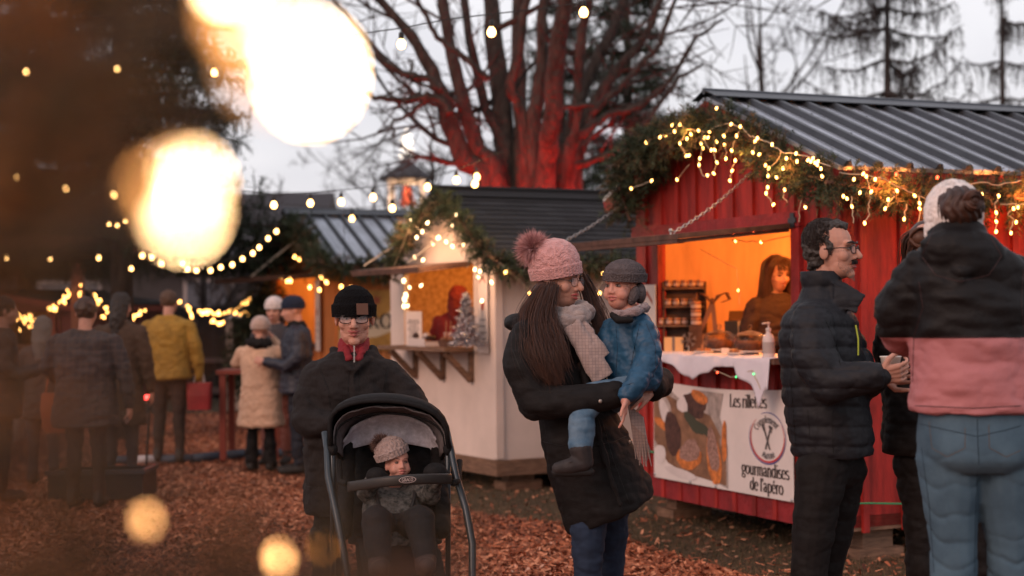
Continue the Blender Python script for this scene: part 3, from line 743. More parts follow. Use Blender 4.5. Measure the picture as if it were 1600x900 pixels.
# paper sign on the corner of the brown stall
def paper_sign(loc, rz, wd, ht, label, lines, pic=True, txtc=TXT, arrow=True, header=None):
    t = empty('paper_sign', loc, label, 'sign', rz=rz)   # local: x right as seen, z up, faces -y
    mb = MB(); mb.bx(-wd / 2, wd / 2, 0, .004, 0, ht); mb.build('paper', mat('paper', (.66, .55, .5), .6, var=.05, vscale=6), t)
    mb = MB(); mb.mi = 0
    y = ht * .93
    if header: put_text(mb, header, lambda u, v: V(u, -.002, v), 0, y - .05, wd * .11, center=True, sx=.8, thick=.2); y -= .1
    if arrow:
        mb.mi = 1; s_ = wd * .32; z = ht * .86
        mb.add([(-s_, -.002, z - s_ * .4), (0, -.002, z + s_ * .6), (s_, -.002, z - s_ * .4), (s_, -.002, z - s_ * .75), (0, -.002, z + s_ * .15), (-s_, -.002, z - s_ * .75)], [(0, 1, 4, 5), (1, 2, 3, 4)]); y = ht * .7
    if pic:
        mb.mi = 1
        mb.add([(wd * .16 * math.cos(k * .628), -.002, ht * .55 + wd * .26 * math.sin(k * .628)) for k in range(10)], [tuple(range(10))]); 
    mb.mi = 0
    for k in range(lines):
        z = ht * (.38 if pic else .72) - k * (ht * (.3 if pic else .62) / max(lines, 1)); l_ = wd * rnd.uniform(.22, .38)
        x = -l_
        while x < l_:
            w_ = rnd.uniform(.008, .03); mb.add([(x, -.002, z), (min(x + w_, l_), -.002, z), (min(x + w_, l_), -.002, z + .009), (x, -.002, z + .009)], [(0, 1, 2, 3)]); x += w_ + .008
    mb.build('print', [txtc, mat('print_red', (.35, .07, .04), .6)], t)
    return t
wdir = lambda rt, ang: rt.rotation_euler.z - R(90)   # sign on the gable wall (faces local -x)
p_ = WS(-.024, .19, 1.12); paper_sign(p_, AW - R(90), .17, .72, 'tall white paper sign with red arrow beside the white stall hatch', 4)
p_ = WS(-.2, 1.15, 1.172); paper_sign(p_, AW - R(60), .17, .30, 'white printed menu sheet standing at the left end of the white stall counter', 9, pic=False, arrow=False)
p_ = BS(-.06, .22, 1.0); paper_sign(p_, AX - R(90), .17, .85, 'narrow white sign with red ornament on the brown stall corner', 3)
p_ = RS(-.05, 2.26, 1.05); paper_sign(p_, AX - R(90), .24, .6, 'white sign with toast pictures left of the red stall hatch behind the child', 3, header='RACCLET' if False else None)

# ---------------- interior lamps
point_lamp('stall_lamp', RS(.9, 1.1, 2.15), 40, (1, .30, .05), .06); point_lamp('stall_lamp', RS(1.5, 1.9, 1.9), 22, (1, .30, .05), .06)
point_lamp('stall_lamp', WS(1.0, 1.0, 1.85), 34, (1, .34, .07), .06)
point_lamp('stall_lamp', BS(.8, 1.2, 2.0), 60, (1, .30, .05), .06)

# ---------------- far buildings
M_far = mat('far_wall', (.05, .045, .05), .8, var=.3, vscale=1.5); M_farroof = mat('far_roof', (.035, .033, .038), .8); M_fartrim = mat('far_trim', (.35, .3, .3), .7)
def far_house(nm, label, x0, x1, Y, z1, zr, dep=6, wins=(), wallm=M_far, dz=0, roofm=M_farroof):
    t = empty(nm, (x0, Y, 0), label, 'building')
    MB().bx(0, x1 - x0, 0, dep, -.1, z1).build('wall', wallm, t)
    mb = MB(); o = .5; mb.prism([(-o, -o, z1 + .02), (-o, dep + o, z1 + .02), (-o, dep / 2, zr)], (x1 - x0 + 2 * o, 0, 0)); mb.build('roof', roofm, t)
    for (wx, wz, ww, wh, lit) in wins:
        mb = MB(); mb.bx(wx - .08, wx + ww + .08, -.04, -.002, wz - .08, wz + wh + .08); f = mb.build('window', M_fartrim, t)
        mb = MB(); mb.bx(wx, wx + ww, -.06, -.045, wz, wz + wh); mb.build('pane', mat('pane_lit', (.4, .2, .1), .3, emit=(1, .4, .12), estr=1.2) if lit else mat('pane_dark', (.1, .11, .14), .15), f)
    return t
far_house('community_hall', 'long dark grey hall behind the lights at the far left', -14.5, -4.6, 34, 2.6, 4.2, wins=((1.5, 1.2, 1.2, .9, 0), (4.5, 1.2, 1.2, .9, 0), (7.6, 1.3, .9, .8, 0)))
h2 = far_house('house', 'dark house with the white bell cupola on its roof', -5.2, 1.2, 40, 2.5, 4.0)
# cupola
ct = P(633, 345, 42); cz = 3.85; cup = empty('cupola', (ct.x, 43, cz), 'small white bell cupola with dark cap and lit figure on top', 'cupola')
mb = MB(); mb.bx(-.55, .55, -.55, .55, -.3, .12); mb.bx(-.62, .62, -.62, .62, .12, .2); mb.build('base', mat('cup_white', (.7, .62, .55), .6), cup)
for sx in (-1, 1):
    for sy in (-1, 1): MB().bx(sx * .42 - .06, sx * .42 + .06, sy * .42 - .06, sy * .42 + .06, .2, 1.0).build('post', MATS['cup_white'], cup)
mb = MB(); mb.bx(-.52, .52, -.52, .52, 1.0, 1.1); mb.build('lintel', MATS['cup_white'], cup)
mb = MB(); mb.lathe([(.78, 1.1), (.78, 1.16), (.4, 1.4), (.12, 1.62), (.02, 1.7)], n=8); mb.build('cap_roof', M_farroof, cup)
mb = MB(); mb.lathe([(.02, .95), (.1, .93), (.15, .75), (.2, .5), (.25, .4), (.0, .4)], n=14); mb.build('bell', mat('bell', (.35, .07, .04), .4), cup, smooth=True)
MW = mat('figure_light', (1, 1, 1), .5, emit=(1, .86, .7), estr=2.2)
mb = MB()
for k, (x, z, r) in enumerate([(0, 2.42, .05), (-.08, 2.3, .05), (.08, 2.28, .05), (0, 2.2, .07), (-.13, 2.14, .05), (.12, 2.1, .06), (-.06, 2.03, .06), (.05, 1.98, .06), (-.12, 1.93, .05), (.13, 1.9, .05), (0, 1.85, .06), (-.14, 1.74, .06), (.14, 1.74, .06)]): mb.ell((x, -.05, z), r, nu=8, nv=6)
mb.build('lit_figure', MW, cup); MB().tube([(0, 0, 1.65), (0, 0, 2.4)], .02, 6).build('figure_pole', M_metald, cup)
point_lamp('cupola_lamp', (ct.x, 42.9, cz + .85), 60, (1, .62, .35), .05); point_lamp('cupola_lamp', (ct.x, 42.2, cz + .5), 30, (1, .62, .35), .05)
# dark low fence behind the gathering
fn = empty('fence', (-12, 27, 0), 'dark wooden plank fence with a pale rail across the far lawn', 'fence')
mb = MB(); x = 0
while x < 9.7: mb.bx(x, x + .28, 0, .03, 0, 1.55 + rnd.uniform(-.01, .01)); x += .29
mb.build('planks', mat('fence_wood', (.03, .022, .02), .85, var=.3), fn)
mb = MB(); mb.bx(0, 9.7, -.07, -.02, .62, .7); mb.bx(0, 9.7, -.07, -.02, .1, .2); mb.build('rail', mat('rail', (.16, .1, .09), .7), fn)
# small dark red stall at far left, swagged with lights
frS, fr_rp, _t = stall('market_stall', 'small dark red stall with light garlands at the far left', 'market stall', (-6.15, 22.5, 0), R(70), 2.2, 2.2, .1, 1.6, 1.75,
    (.4, 1.8, 1.0, 1.5), mat('dk_red', (.1, .02, .018), .7), mat('dk_redt', (.16, .03, .02), .7), 'batten', 'shingle', M_pale, (0, 0, 0), group='market stalls')
point_lamp('stall_lamp', TR(frS)(.8, 1, 1.5), 20, (1, .35, .08), .05)
# timber frame (pergola) at far left
pg = empty('pergola', (-9.2, 21, 0), 'tall reddish brown timber frame at the far left', 'pergola')
for x in (0, 1.9, 3.5): MB().bx(x - .07, x + .07, -.07, .07, 0, 2.35).build('post', mat('pg', (.16, .06, .04), .7), pg)
MB().bx(-.5, 4.2, -.06, .06, 2.35, 2.5).build('beam', MATS['pg'], pg); MB().bx(-.5, 4.2, 1.9, 2.02, 2.35, 2.5).build('beam', MATS['pg'], pg)
# wooded hill
hx = np.linspace(-40, 60, 60); mb = MB(); rows = []
for j, (yy_, f) in enumerate(((70, 0), (85, .55), (110, 1.), (150, .6))):
    rows.append([V(x * (yy_ / 70), yy_, (5.3 + 1.1 * math.sin(x * .11 + .8) + .5 * math.sin(x * .37)) * f * (1 if x < 30 else .8)) for x in hx])
mb.add([p for r_ in rows for p in r_], [(j * 60 + i, j * 60 + i + 1, (j + 1) * 60 + i + 1, (j + 1) * 60 + i) for j in range(3) for i in range(59)])
tag(mb.build('hill', mat('hill', (.028, .03, .04), .95, var=.4, vscale=.5), smooth=True), 'low dark wooded hill on the horizon', 'hill', kind='structure')
# ================================================================== greenery helper
def needles(paths, rad, per_m, mats, name, parent=None, slen=(.09, .17), nn=26, nl=.04, nw=.005, droop=.0, seed=1, world_inv=None, core=0.):
    """paths: list of polylines (world Vectors) with radius list; sprigs of needles round them -> ONE mesh"""
    g = np.random.default_rng(seed); base = []; d0 = []; rr = []
    for pts, rd in paths:
        for a, b, ra, rb in zip(pts[:-1], pts[1:], rd[:-1], rd[1:]):
            a = np.array(a); b = np.array(b); L = np.linalg.norm(b - a); k = max(1, int(g.poisson(L * per_m * (ra + rb) / (2 * rad)))); t = g.random(k)
            base.append(a + (b - a) * t[:, None]); rr.append(ra + (rb - ra) * t)
            ax = (b - a) / (L + 1e-9); v = g.normal(size=(k, 3)); v -= (v @ ax)[:, None] * ax * .75; v /= np.linalg.norm(v, axis=1)[:, None]; d0.append(v)
    base = np.concatenate(base); d0 = np.concatenate(d0); rr = np.concatenate(rr); ns = len(base)
    sl = g.uniform(*slen, ns)
    d0[:, 2] -= droop; d0 /= np.linalg.norm(d0, axis=1)[:, None]
    start = base + d0 * (np.maximum(rr - sl, 0) * g.uniform(.3, 1, ns))[:, None]
    # needles
    t = np.linspace(.1, 1, nn)[None, :, None]; bend = np.array([0, 0, -.12])[None, None, :] * sl[:, None, None] * t * t
    pos = start[:, None, :] + d0[:, None, :] * sl[:, None, None] * t + bend
    v = g.normal(size=(ns, nn, 3)); v -= (v * d0[:, None, :]).sum(-1, keepdims=True) * d0[:, None, :]; v /= np.linalg.norm(v, axis=-1, keepdims=True)
    nd = v * .8 + d0[:, None, :] * .6; nd /= np.linalg.norm(nd, axis=-1, keepdims=True)
    ln = nl * g.uniform(.6, 1.2, (ns, nn, 1)); wv = np.cross(nd, g.normal(size=(ns, nn, 3))); wv /= np.linalg.norm(wv, axis=-1, keepdims=True); wv *= nw / 2
    tri = np.stack([pos - wv, pos + wv, pos + nd * ln], 2).reshape(-1, 3)
    mi = np.repeat(g.integers(0, len(mats), ns), nn)
    # twig stem of each sprig (two thin triangles)
    e = start + d0 * sl[:, None] + np.array([0, 0, -.12]) * sl[:, None]; w2 = np.cross(d0, [0, 0, 1.]); w2 /= np.linalg.norm(w2, axis=1)[:, None] + 1e-9; w2 *= nw * .6
    st = np.stack([start - w2, start + w2, e], 1).reshape(-1, 3)
    vv = np.concatenate([tri, st]); mi = np.concatenate([mi, np.full(ns, len(mats) - 1)])
    if parent is not None:
        inv = np.array((Matrix.Translation(parent.location) @ parent.rotation_euler.to_matrix().to_4x4()).inverted())
        vv = vv @ inv[:3, :3].T + inv[:3, 3]
    return np_mesh(name, vv, np.arange(len(vv)).reshape(-1, 3), mats, parent, midx=mi)

G1 = mat('fir1', (.035, .05, .025), .7); G2 = mat('fir2', (.06, .08, .04), .7); G3 = mat('fir3', (.02, .032, .016), .8); G4 = mat('fir_brown', (.12, .08, .045), .8)
def onpl(rt, px, py, axis, val):
    """point of pixel ray on the plane local[axis] == val of a rotated thing"""
    inv = (Matrix.Translation(rt.location) @ rt.rotation_euler.to_matrix().to_4x4()).inverted()
    o = inv @ CAM; d = inv.to_3x3() @ ray(px, py); t = (val - o[axis]) / d[axis]
    return CAM + ray(px, py) * t
def garland(rt, segs, label, per_m=150, nn=30, seed=1, group='fir garlands on the stalls', **kw):
    """segs: list of (pixel polyline [(px,py,radius m)], axis, val)"""
    paths = []
    for pl, ax, val in segs:
        pts = [onpl(rt, x, y, ax, val) for x, y, r in pl]; paths.append((pts, [r for *_, r in pl]))
    t = empty('fir_garland', paths[0][0][0], label, 'garland', group)
    needles(paths, .12, per_m, [G1, G2, G3, G1, G4], 'greenery', t, nn=nn, seed=seed, **kw)
    mb = MB()
    for pts, rd in paths: mb.tube(pts, .012, 6)
    mb.build('stem_wire', M_woodd, t, world=True)
    return t
garland(redS, [([(985, 345, .08), (972, 310, .12), (968, 270, .15), (985, 240, .16), (1010, 225, .16), (1045, 215, .15), (1080, 195, .15), (1110, 190, .14), (1150, 200, .14), (1185, 225, .15), (1225, 255, .15), (1265, 275, .14), (1300, 285, .13)], 0, -.22),
               ([(1000, 300, .1), (1000, 260, .14), (1030, 245, .12)], 0, -.15)],
        'thick fir garland over the front gable of the red stall', per_m=230, nn=34, seed=2, nw=.006, nl=.045, slen=(.1, .2))
garland(redS, [([(1290, 285, .12), (1330, 290, .12), (1400, 300, .12), (1470, 305, .13), (1540, 300, .13), (1620, 315, .14), (1720, 320, .13)], 1, -.24)],
        'fir garland under the long metal eave of the red stall', per_m=230, nn=34, seed=3, nw=.006, nl=.045, slen=(.1, .2))
garland(whS, [([(608, 440, .07), (612, 410, .1), (628, 375, .11), (650, 345, .11), (668, 322, .1), (686, 312, .1), (703, 325, .1), (722, 350, .1), (742, 378, .1), (762, 402, .1)], 0, -.2)],
        'fir garland over the gable of the white stall', per_m=230, nn=26, seed=4, nw=.008, nl=.05)
garland(whS, [([(755, 405, .09), (790, 415, .08), (830, 417, .07), (880, 413, .08), (930, 410, .08), (980, 412, .07)], 1, -.2)],
        'fir garland along the shingle eave of the white stall behind the woman', per_m=200, nn=26, seed=5, nw=.008, nl=.05)
garland(brS, [([(425, 400, .12), (440, 370, .14), (462, 352, .14), (475, 370, .13), (490, 395, .12), (505, 412, .12)], 0, -.25)],
        'fir garland over the gable of the brown stall', per_m=150, nn=22, seed=6, nw=.012, nl=.07, slen=(.12, .22))
garland(brS, [([(500, 412, .1), (540, 420, .11), (580, 418, .11), (620, 420, .11), (660, 420, .1)], 1, -.25)],
        'fir garland along the metal eave of the brown stall', per_m=150, nn=22, seed=7, nw=.012, nl=.07, slen=(.12, .22))

# ================================================================== small fairy lights
BULB = mat('fairy_bulb', (1, .7, .3), .4, emit=(1, .46, .11), estr=9)
BULBR = mat('fairy_bulb_red', (1, .1, .05), .4, emit=(1, .06, .02), estr=8)
BULBW = mat('fairy_bulb_white', (1, .8, .5), .4, emit=(1, .68, .34), estr=6)
WIRE = mat('pale_wire', (.45, .36, .26), .7); WIREB = mat('black_wire', (.02, .02, .02), .7)
def bulb_proto(r, m, name='bulb'):
    mb = MB(); mb.ell((0, 0, 0), (r * .8, r * .8, r * 1.25), nu=8, nv=6)
    me = bpy.data.meshes.new(name); me.from_pydata(mb.v, [], mb.f); me.materials.append(m); me.polygons.foreach_set('use_smooth', [True] * len(me.polygons)); return me
BP = {}
def fairy(label, wires, bulbs, group, r=.0075, m=BULB, wm=WIRE, wr=.003, nm='fairy_lights', cat='string lights', red=()):
    """wires: list of world polylines ; bulbs: list of world points"""
    t = empty(nm, bulbs[0], label, cat, group)
    if wires:
        mb = MB()
        for w_ in wires:
            pts = []
            for a, b in zip(w_[:-1], w_[1:]):
                for k in range(4):
                    p_ = Vector(a).lerp(Vector(b), k / 4); p_ = p_ + V(rnd.uniform(-1, 1), 0, rnd.uniform(-1, 1)) * .006 * (k > 0); pts.append(p_)
            pts.append(Vector(w_[-1])); mb.tube(pts, wr, 4)
        mb.build('wire', wm, t, world=True)
    for i, p_ in enumerate(bulbs):
        mm = BULBR if i in red else m; key = (round(r, 4), mm.name)
        if key not in BP: BP[key] = bulb_proto(r, mm)
        o = bpy.data.objects.new('bulb', BP[key]); COL.objects.link(o); o.parent = t; o.location = Vector(p_) - t.location; o.rotation_euler = (rnd.uniform(-.6, .6), rnd.uniform(-.6, .6), 0)
    return t
c6 = lambda x, y: (900 + x / 3.215, 120 + y / 3.215); c7 = lambda x, y: (1240 + x / 3.214, 120 + y / 3.214)
rp_ = lambda q, v=-.33: onpl(redS, *c6(*q), 0, v)
W1 = [[(345, 330), (420, 300), (495, 275), (522, 240), (560, 265), (615, 270), (670, 275), (700, 250), (775, 235), (825, 250), (870, 295), (910, 305), (985, 340), (1040, 380), (1105, 385), (1190, 410), (1280, 450)],
      [(560, 265), (545, 290), (522, 335), (540, 370), (555, 397), (568, 395)], [(632, 280), (628, 335), (637, 358), (622, 410), (618, 443), (640, 500), (660, 495), (692, 485), (708, 430), (690, 380), (695, 300)],
      [(645, 300), (662, 350), (680, 368)], [(775, 235), (743, 297)], [(825, 255), (807, 297), (790, 350), (784, 372)], [(745, 340), (752, 365), (753, 412)], [(800, 420), (784, 472), (773, 522)], [(910, 305), (900, 323), (888, 380)],
      [(1030, 370), (1005, 430), (965, 460), (965, 498)], [(963, 555), (955, 585), (992, 640)], [(1048, 568), (1040, 600), (1060, 630)], [(1135, 620), (1120, 680), (1120, 730)], [(570, 440), (507, 517)], [(380, 522), (277, 562)]]
B1 = [(352, 330), (422, 303), (450, 296), (495, 275), (522, 240), (483, 242), (577, 288), (615, 270), (670, 275), (522, 335), (555, 397), (568, 395), (558, 312), (628, 335), (637, 358), (622, 410), (618, 443), (660, 495), (692, 485), (708, 430), (645, 305), (663, 305), (680, 368), (697, 368), (706, 325), (743, 297), (807, 297), (782, 370),
      (745, 340), (753, 412), (800, 420), (784, 472), (773, 522), (825, 250), (779, 238), (900, 323), (911, 308), (888, 380), (985, 340), (952, 445), (968, 460), (965, 498), (1007, 505), (1040, 460), (920, 390), (963, 555), (955, 585), (992, 642), (1048, 568), (1152, 655), (507, 517), (380, 522), (277, 562),
      (1105, 385), (1110, 425), (1057, 410), (1190, 410), (1200, 432), (1212, 442), (1180, 425), (1230, 462), (1165, 418), (1236, 500), (1215, 425), (706, 158)]
fairy('icicle fairy lights draped over the gable garland of the red stall', [[rp_(q) for q in w_] for w_ in W1], [rp_(q, -.34) for q in B1], 'fairy lights on the garlands', r=.0095)
rq_ = lambda q, v=-.40: onpl(redS, *c7(*q), 1, v)
W2 = [[(230, 480), (350, 490), (460, 515), (520, 550), (620, 600), (700, 620)], [(360, 500), (390, 577), (375, 640), (382, 690), (357, 735)], [(290, 600), (293, 652), (300, 735)], [(510, 560), (498, 610), (460, 662)], [(567, 640), (553, 720)], [(630, 600), (633, 662), (622, 745)],
      [(890, 540), (960, 530), (1030, 545), (1140, 520)], [(1030, 600), (1010, 640), (1018, 682), (1018, 727), (1012, 790)], [(1127, 640), (1075, 690), (1108, 715), (1085, 770), (1092, 785)], [(1040, 640), (1160, 640)]]
B2 = [(350, 487), (365, 500), (410, 515), (303, 515), (333, 582), (390, 577), (250, 600), (268, 612), (293, 652), (357, 735), (520, 573), (475, 617), (460, 662), (608, 597), (633, 635), (633, 662), (555, 715), (668, 657), (945, 590), (1030, 598), (1127, 655), (1105, 662), (1018, 682), (1018, 727), (1018, 778), (1118, 730), (1092, 785), (1168, 640), (515, 490), (722, 505)]
fairy('icicle fairy lights hanging from the eave garland of the red stall', [[rq_(q) for q in w_] for w_ in W2], [rq_(q, -.41) for q in B2], 'fairy lights on the garlands', r=.0095, red=(28, 29))
# spill of those little lamps on the boards comes from added point lamps below
wp = lambda x, y, v=-.25: onpl(whS, x, y, 0, v)
B3 = [(642, 345), (660, 362), (651, 371), (668, 348), (684, 372), (697, 378), (676, 381), (686, 371), (707, 385), (724, 382), (712, 335), (706, 352), (648, 402), (661, 406), (655, 418), (640, 449), (658, 446), (637, 478), (742, 421), (768, 441), (747, 433), (753, 470), (750, 424)]
fairy('white fairy lights on the gable and hatch of the white stall', [[wp(610, 430), wp(642, 349), wp(660, 362), wp(684, 372), wp(712, 335)], [wp(662, 406), wp(640, 449), wp(637, 478)]], [wp(*q) for q in B3], 'fairy lights on the garlands', r=.014, m=BULBW)
wq = lambda x, y, v=-.3: onpl(whS, x, y, 1, v)
fairy('warm fairy lights hanging under the white stall eave behind the woman', [[wq(780, 410), wq(828, 455), wq(910, 440), wq(930, 455), wq(950, 430)]], [wq(*q) for q in [(828, 459), (912, 440), (914, 456), (937, 458), (943, 428), (790, 425), (897, 418)]], 'fairy lights on the garlands', r=.014)
bpz = lambda x, y, v=-.35: onpl(brS, x, y, 0, v); bq = lambda x, y, v=-.35: onpl(brS, x, y, 1, v)
fairy('fairy lights on the garland of the brown stall', [[bpz(405, 388), bpz(440, 430), bpz(470, 408)]], [bpz(*q) for q in [(440, 434), (453, 433), (449, 439), (454, 439), (467, 405), (460, 401)]] + [bq(*q) for q in [(502, 433), (510, 441), (499, 453), (484, 449), (533, 448), (548, 450)]], 'fairy lights on the garlands', r=.022)
# ================================================================== lights on the far stall and far fence (small, in clumps)
c1 = lambda x, y: (x / 2.646, 380 + y / 2.646)
def clump(poly, n, sp, Y, seed=0, cv=lambda x, y: (x, y)):
    r_ = random.Random(seed); out = []
    L = [math.dist(a, b) for a, b in zip(poly[:-1], poly[1:])]; T_ = sum(L)
    for i in range(n):
        t = r_.random() * T_; k = 0
        while t > L[k] and k < len(L) - 1: t -= L[k]; k += 1
        f = t / L[k]; x = poly[k][0] + (poly[k + 1][0] - poly[k][0]) * f + r_.uniform(-sp, sp); y = poly[k][1] + (poly[k + 1][1] - poly[k][1]) * f + r_.uniform(-sp, sp)
        out.append(P(*cv(x, y), Y))
    return out
fairy('small fairy lights outlining the roof of the far dark red stall', [[P(*c1(*q), 20.9) for q in ((190, 268), (250, 260), (300, 195), (335, 160), (385, 215), (440, 270))]],
      clump([(190, 268), (240, 270), (270, 225), (300, 195)], 22, 12, 20.9, 1, c1) + clump([(330, 165), (330, 235)], 4, 5, 20.9, 2, c1) + clump([(385, 215), (440, 270), (425, 325)], 14, 9, 20.9, 3, c1), 'fairy lights across the far lawn', r=.016, nm='fairy_lights')
fairy('bundle of fairy lights at the far left beside the timber frame', [[P(*c1(*q), 20.5) for q in ((65, 300), (100, 330), (140, 295))]], clump([(70, 300), (100, 340), (135, 300)], 26, 22, 20.5, 4, c1), 'fairy lights across the far lawn', r=.016)
c2 = lambda x, y: (200 + x / 2.646, 420 + y / 2.646)
fairy('swag of fairy lights along the dark fence behind the cream coat', [[P(*c2(*q), 22) for q in ((300, 185), (370, 185), (440, 180), (500, 125))], [P(*c2(*q), 22) for q in ((440, 180), (540, 190))]],
      clump([(300, 180), (390, 185), (440, 180), (500, 125)], 34, 9, 22, 5, c2) + clump([(340, 200), (375, 235), (400, 210)], 10, 10, 22, 6, c2) + clump([(440, 180), (540, 190)], 12, 7, 22, 7, c2), 'fairy lights across the far lawn', r=.017)
fairy('short run of fairy lights behind the yellow jacket', [[P(*c2(*q), 22) for q in ((15, 210), (75, 170))], [P(*c2(*q), 22) for q in ((210, 130), (275, 210))]],
      clump([(20, 205), (75, 170)], 9, 9, 22, 8, c2) + clump([(205, 130), (250, 160), (275, 210)], 9, 6, 22, 9, c2), 'fairy lights across the far lawn', r=.016)
# ================================================================== globe festoon strings
GLOBE = mat('globe_bulb', (1, .8, .5), .3, emit=(1, .52, .16), estr=8); SOCK = mat('socket', (.012, .012, .012), .5)
def globe_meshes():
    mb = MB(); mb.lathe([(0, -.060), (.018, -.055), (.026, -.042), (.0285, -.028), (.025, -.012), (.015, .0), (.012, .008)], n=14); g = MB(); g.lathe([(0, .042), (.01, .042), (.016, .034), (.0165, .005), (.013, -.004), (0, -.004)], n=10)
    out = []
    for m_, mm, nm in ((mb, GLOBE, 'bulb'), (g, SOCK, 'socket')):
        me = bpy.data.meshes.new(nm); me.from_pydata(m_.v, [], m_.f); me.materials.append(mm); me.polygons.foreach_set('use_smooth', [True] * len(me.polygons)); out.append(me)
    return out
GM = globe_meshes()
def festoon(label, wire, bulbs, Y, drop=14, sc=1., group='festoon strings of globe bulbs'):
    """wire: pixel polyline; bulbs: pixel centres of the glass; Y depth (number or function of px)"""
    yf = Y if callable(Y) else (lambda x: Y)
    t = empty('festoon_lights', P(*wire[0], yf(wire[0][0])), label, 'string lights', group)
    mb = MB(); pts = []
    for a, b in zip(wire[:-1], wire[1:]):
        for k in range(6): x, y = a[0] + (b[0] - a[0]) * k / 6, a[1] + (b[1] - a[1]) * k / 6; pts.append(P(x, y, yf(x)))
    pts.append(P(*wire[-1], yf(wire[-1][0]))); mb.tube(pts, .004 * sc, 5)
    for (x, y) in bulbs:
        c_ = P(x, y, yf(x)); top = c_ + V(0, 0, .06 * sc)
        b = bpy.data.objects.new('bulb', GM[0]); s_ = bpy.data.objects.new('socket', GM[1])
        for o in (b, s_): COL.objects.link(o); o.parent = t
        b.location = c_ + V(0, 0, .03 * sc) - t.location; b.scale = (sc,) * 3; s_.parent = b; s_.location = (0, 0, .008)
        wy = np.interp(x, [p[0] for p in wire], [p[1] for p in wire]); w0 = P(x, float(wy), yf(x))
        if w0.z > top.z: mb.tube([w0, c_ + V(0, 0, .07 * sc)], .0035 * sc, 5)
    mb.build('wire', WIREB, t, world=True)
    return t
festoon('festoon string crossing the top in front of the big tree', [(480, 60), (560, 53), (627, 44), (700, 30), (768, 22), (860, 12), (912, 3), (1000, -8), (1100, -30)], [(627, 70), (768, 51), (912, 20)], 10)
festoon('festoon string sagging above the white and brown stall roofs', [(360, 296), (428, 303), (485, 301), (533, 297), (583, 292), (640, 285), (668, 277), (713, 266), (745, 252), (790, 235)], [(428, 321), (485, 318), (533, 316), (583, 309), (613, 326), (668, 293), (713, 282), (745, 277), (742, 288)], 13, sc=.95)
festoon('festoon string high in the dark spruce at the upper left', [(-20, 92), (41, 98), (120, 96), (183, 94), (260, 97), (335, 99), (380, 96)], [(41, 113), (183, 108), (335, 114)], 13)
festoon('short festoon string lower in the dark spruce at the left', [(-10, 250), (25, 262), (102, 279), (180, 285), (240, 280)], [(25, 278), (102, 295), (178, 305)], 13)
festoon('festoon string level across the timber frame at the far left', [(-20, 388), (10, 389), (78, 389), (154, 389), (220, 382)], [(10, 403), (78, 404), (154, 403), (222, 400)], 16, sc=.85)
festoon('sagging festoon string of many bulbs rising to the brown stall', [(150, 300), (170, 340), (195, 380), (243, 402), (290, 412), (330, 413), (363, 404), (395, 386), (420, 363), (440, 340)],
        [(170, 350), (183, 352), (196, 345), (205, 420), (222, 399), (237, 402), (252, 412), (285, 412), (293, 421), (307, 423), (329, 423), (345, 418), (363, 414), (379, 405), (395, 396), (405, 387), (419, 373), (432, 362)], 17, sc=.8)
festoon('single bulbs strung over the metal roof of the brown stall', [(430, 318), (550, 326), (640, 318)], [(550, 342), (538, 465)], 17)
point_lamp('bulb_lamp', P(745, 280, 13), 20, (1, .55, .2), .05)

for (x, y, z, e) in ((.05, -.36, 2.16, 5), (.5, -.36, 2.08, 7), (1.1, -.36, 2.1, 7), (1.7, -.36, 2.08, 6), (2.3, -.36, 2.1, 6)): point_lamp('garland_spill_lamp', RS(x, y, z), e * 2.2, (1, .27, .05), .05)  # point lamps added to strengthen the fairy bulbs' glow on the red boards
for (x, y, z, e) in ((-.36, .1, 2.3, 5), (-.36, 1.2, 2.62, 3), (-.36, .55, 2.4, 3)): point_lamp('garland_spill_lamp', RS(x, y, z), e, (1, .40, .1), .05)
for (y, z) in ((1.05, 2.18), (.7, 2.1), (.1, 1.8)): point_lamp('garland_spill_lamp', WS(-.42, y, z), 6.5, (1, .55, .28), .06)  # likewise added to strengthen the bulbs on the white gable
# ================================================================== trees
BARK = mat('bark', (.05, .036, .03), .9, var=.6, vscale=7, bump=1., bscale=16, stretch=(2, 2, .5), bdist=.09)
BARKD = mat('bark_dark', (.035, .026, .024), .9, var=.3, bump=.5, bscale=20)
def grow(mb, p, d, L, r, lvl, rg, up=.15, kink=.25, kids=(5, 4), minr=.006, spread=.9):
    """a crooked branch with children"""
    n = max(3, int(L / .35)); pts = [p.copy()]; rad = [r]; dd = d.normalized()
    for k in range(n):
        dd = (dd + V(rg.gauss(0, kink), rg.gauss(0, kink), rg.gauss(0, kink) + up) * .35).normalized(); p = p + dd * (L / n)
        pts.append(p.copy()); rad.append(r * (1 - .8 * (k + 1) / n) + minr * .3)
    mb.tube(pts, rad, 5 if r > .03 else (4 if r > .012 else 3), caps=False)
    if lvl > 0:
        for k in range(kids[0] if lvl > 1 else kids[1]):
            i = rg.randint(1, n - 1) if n > 2 else 1; t = (pts[i] - pts[i - 1]).normalized()
            side = V(rg.gauss(0, 1), rg.gauss(0, 1), rg.gauss(0, .7)); side = (side - t * side.dot(t)).normalized()
            grow(mb, pts[i], t * .55 + side * spread * .7, L * rg.uniform(.35, .65), max(rad[i] * .55, minr), lvl - 1, rg, up, kink, kids, minr, spread)
rg = random.Random(5); TY = 18.5
bt = empty('bare_tree', G(815, 0 + 562, 0) * 0 + V(P(815, 300, TY).x, TY, 0), 'big many stemmed bare tree lit red from below behind the white stall', 'tree')
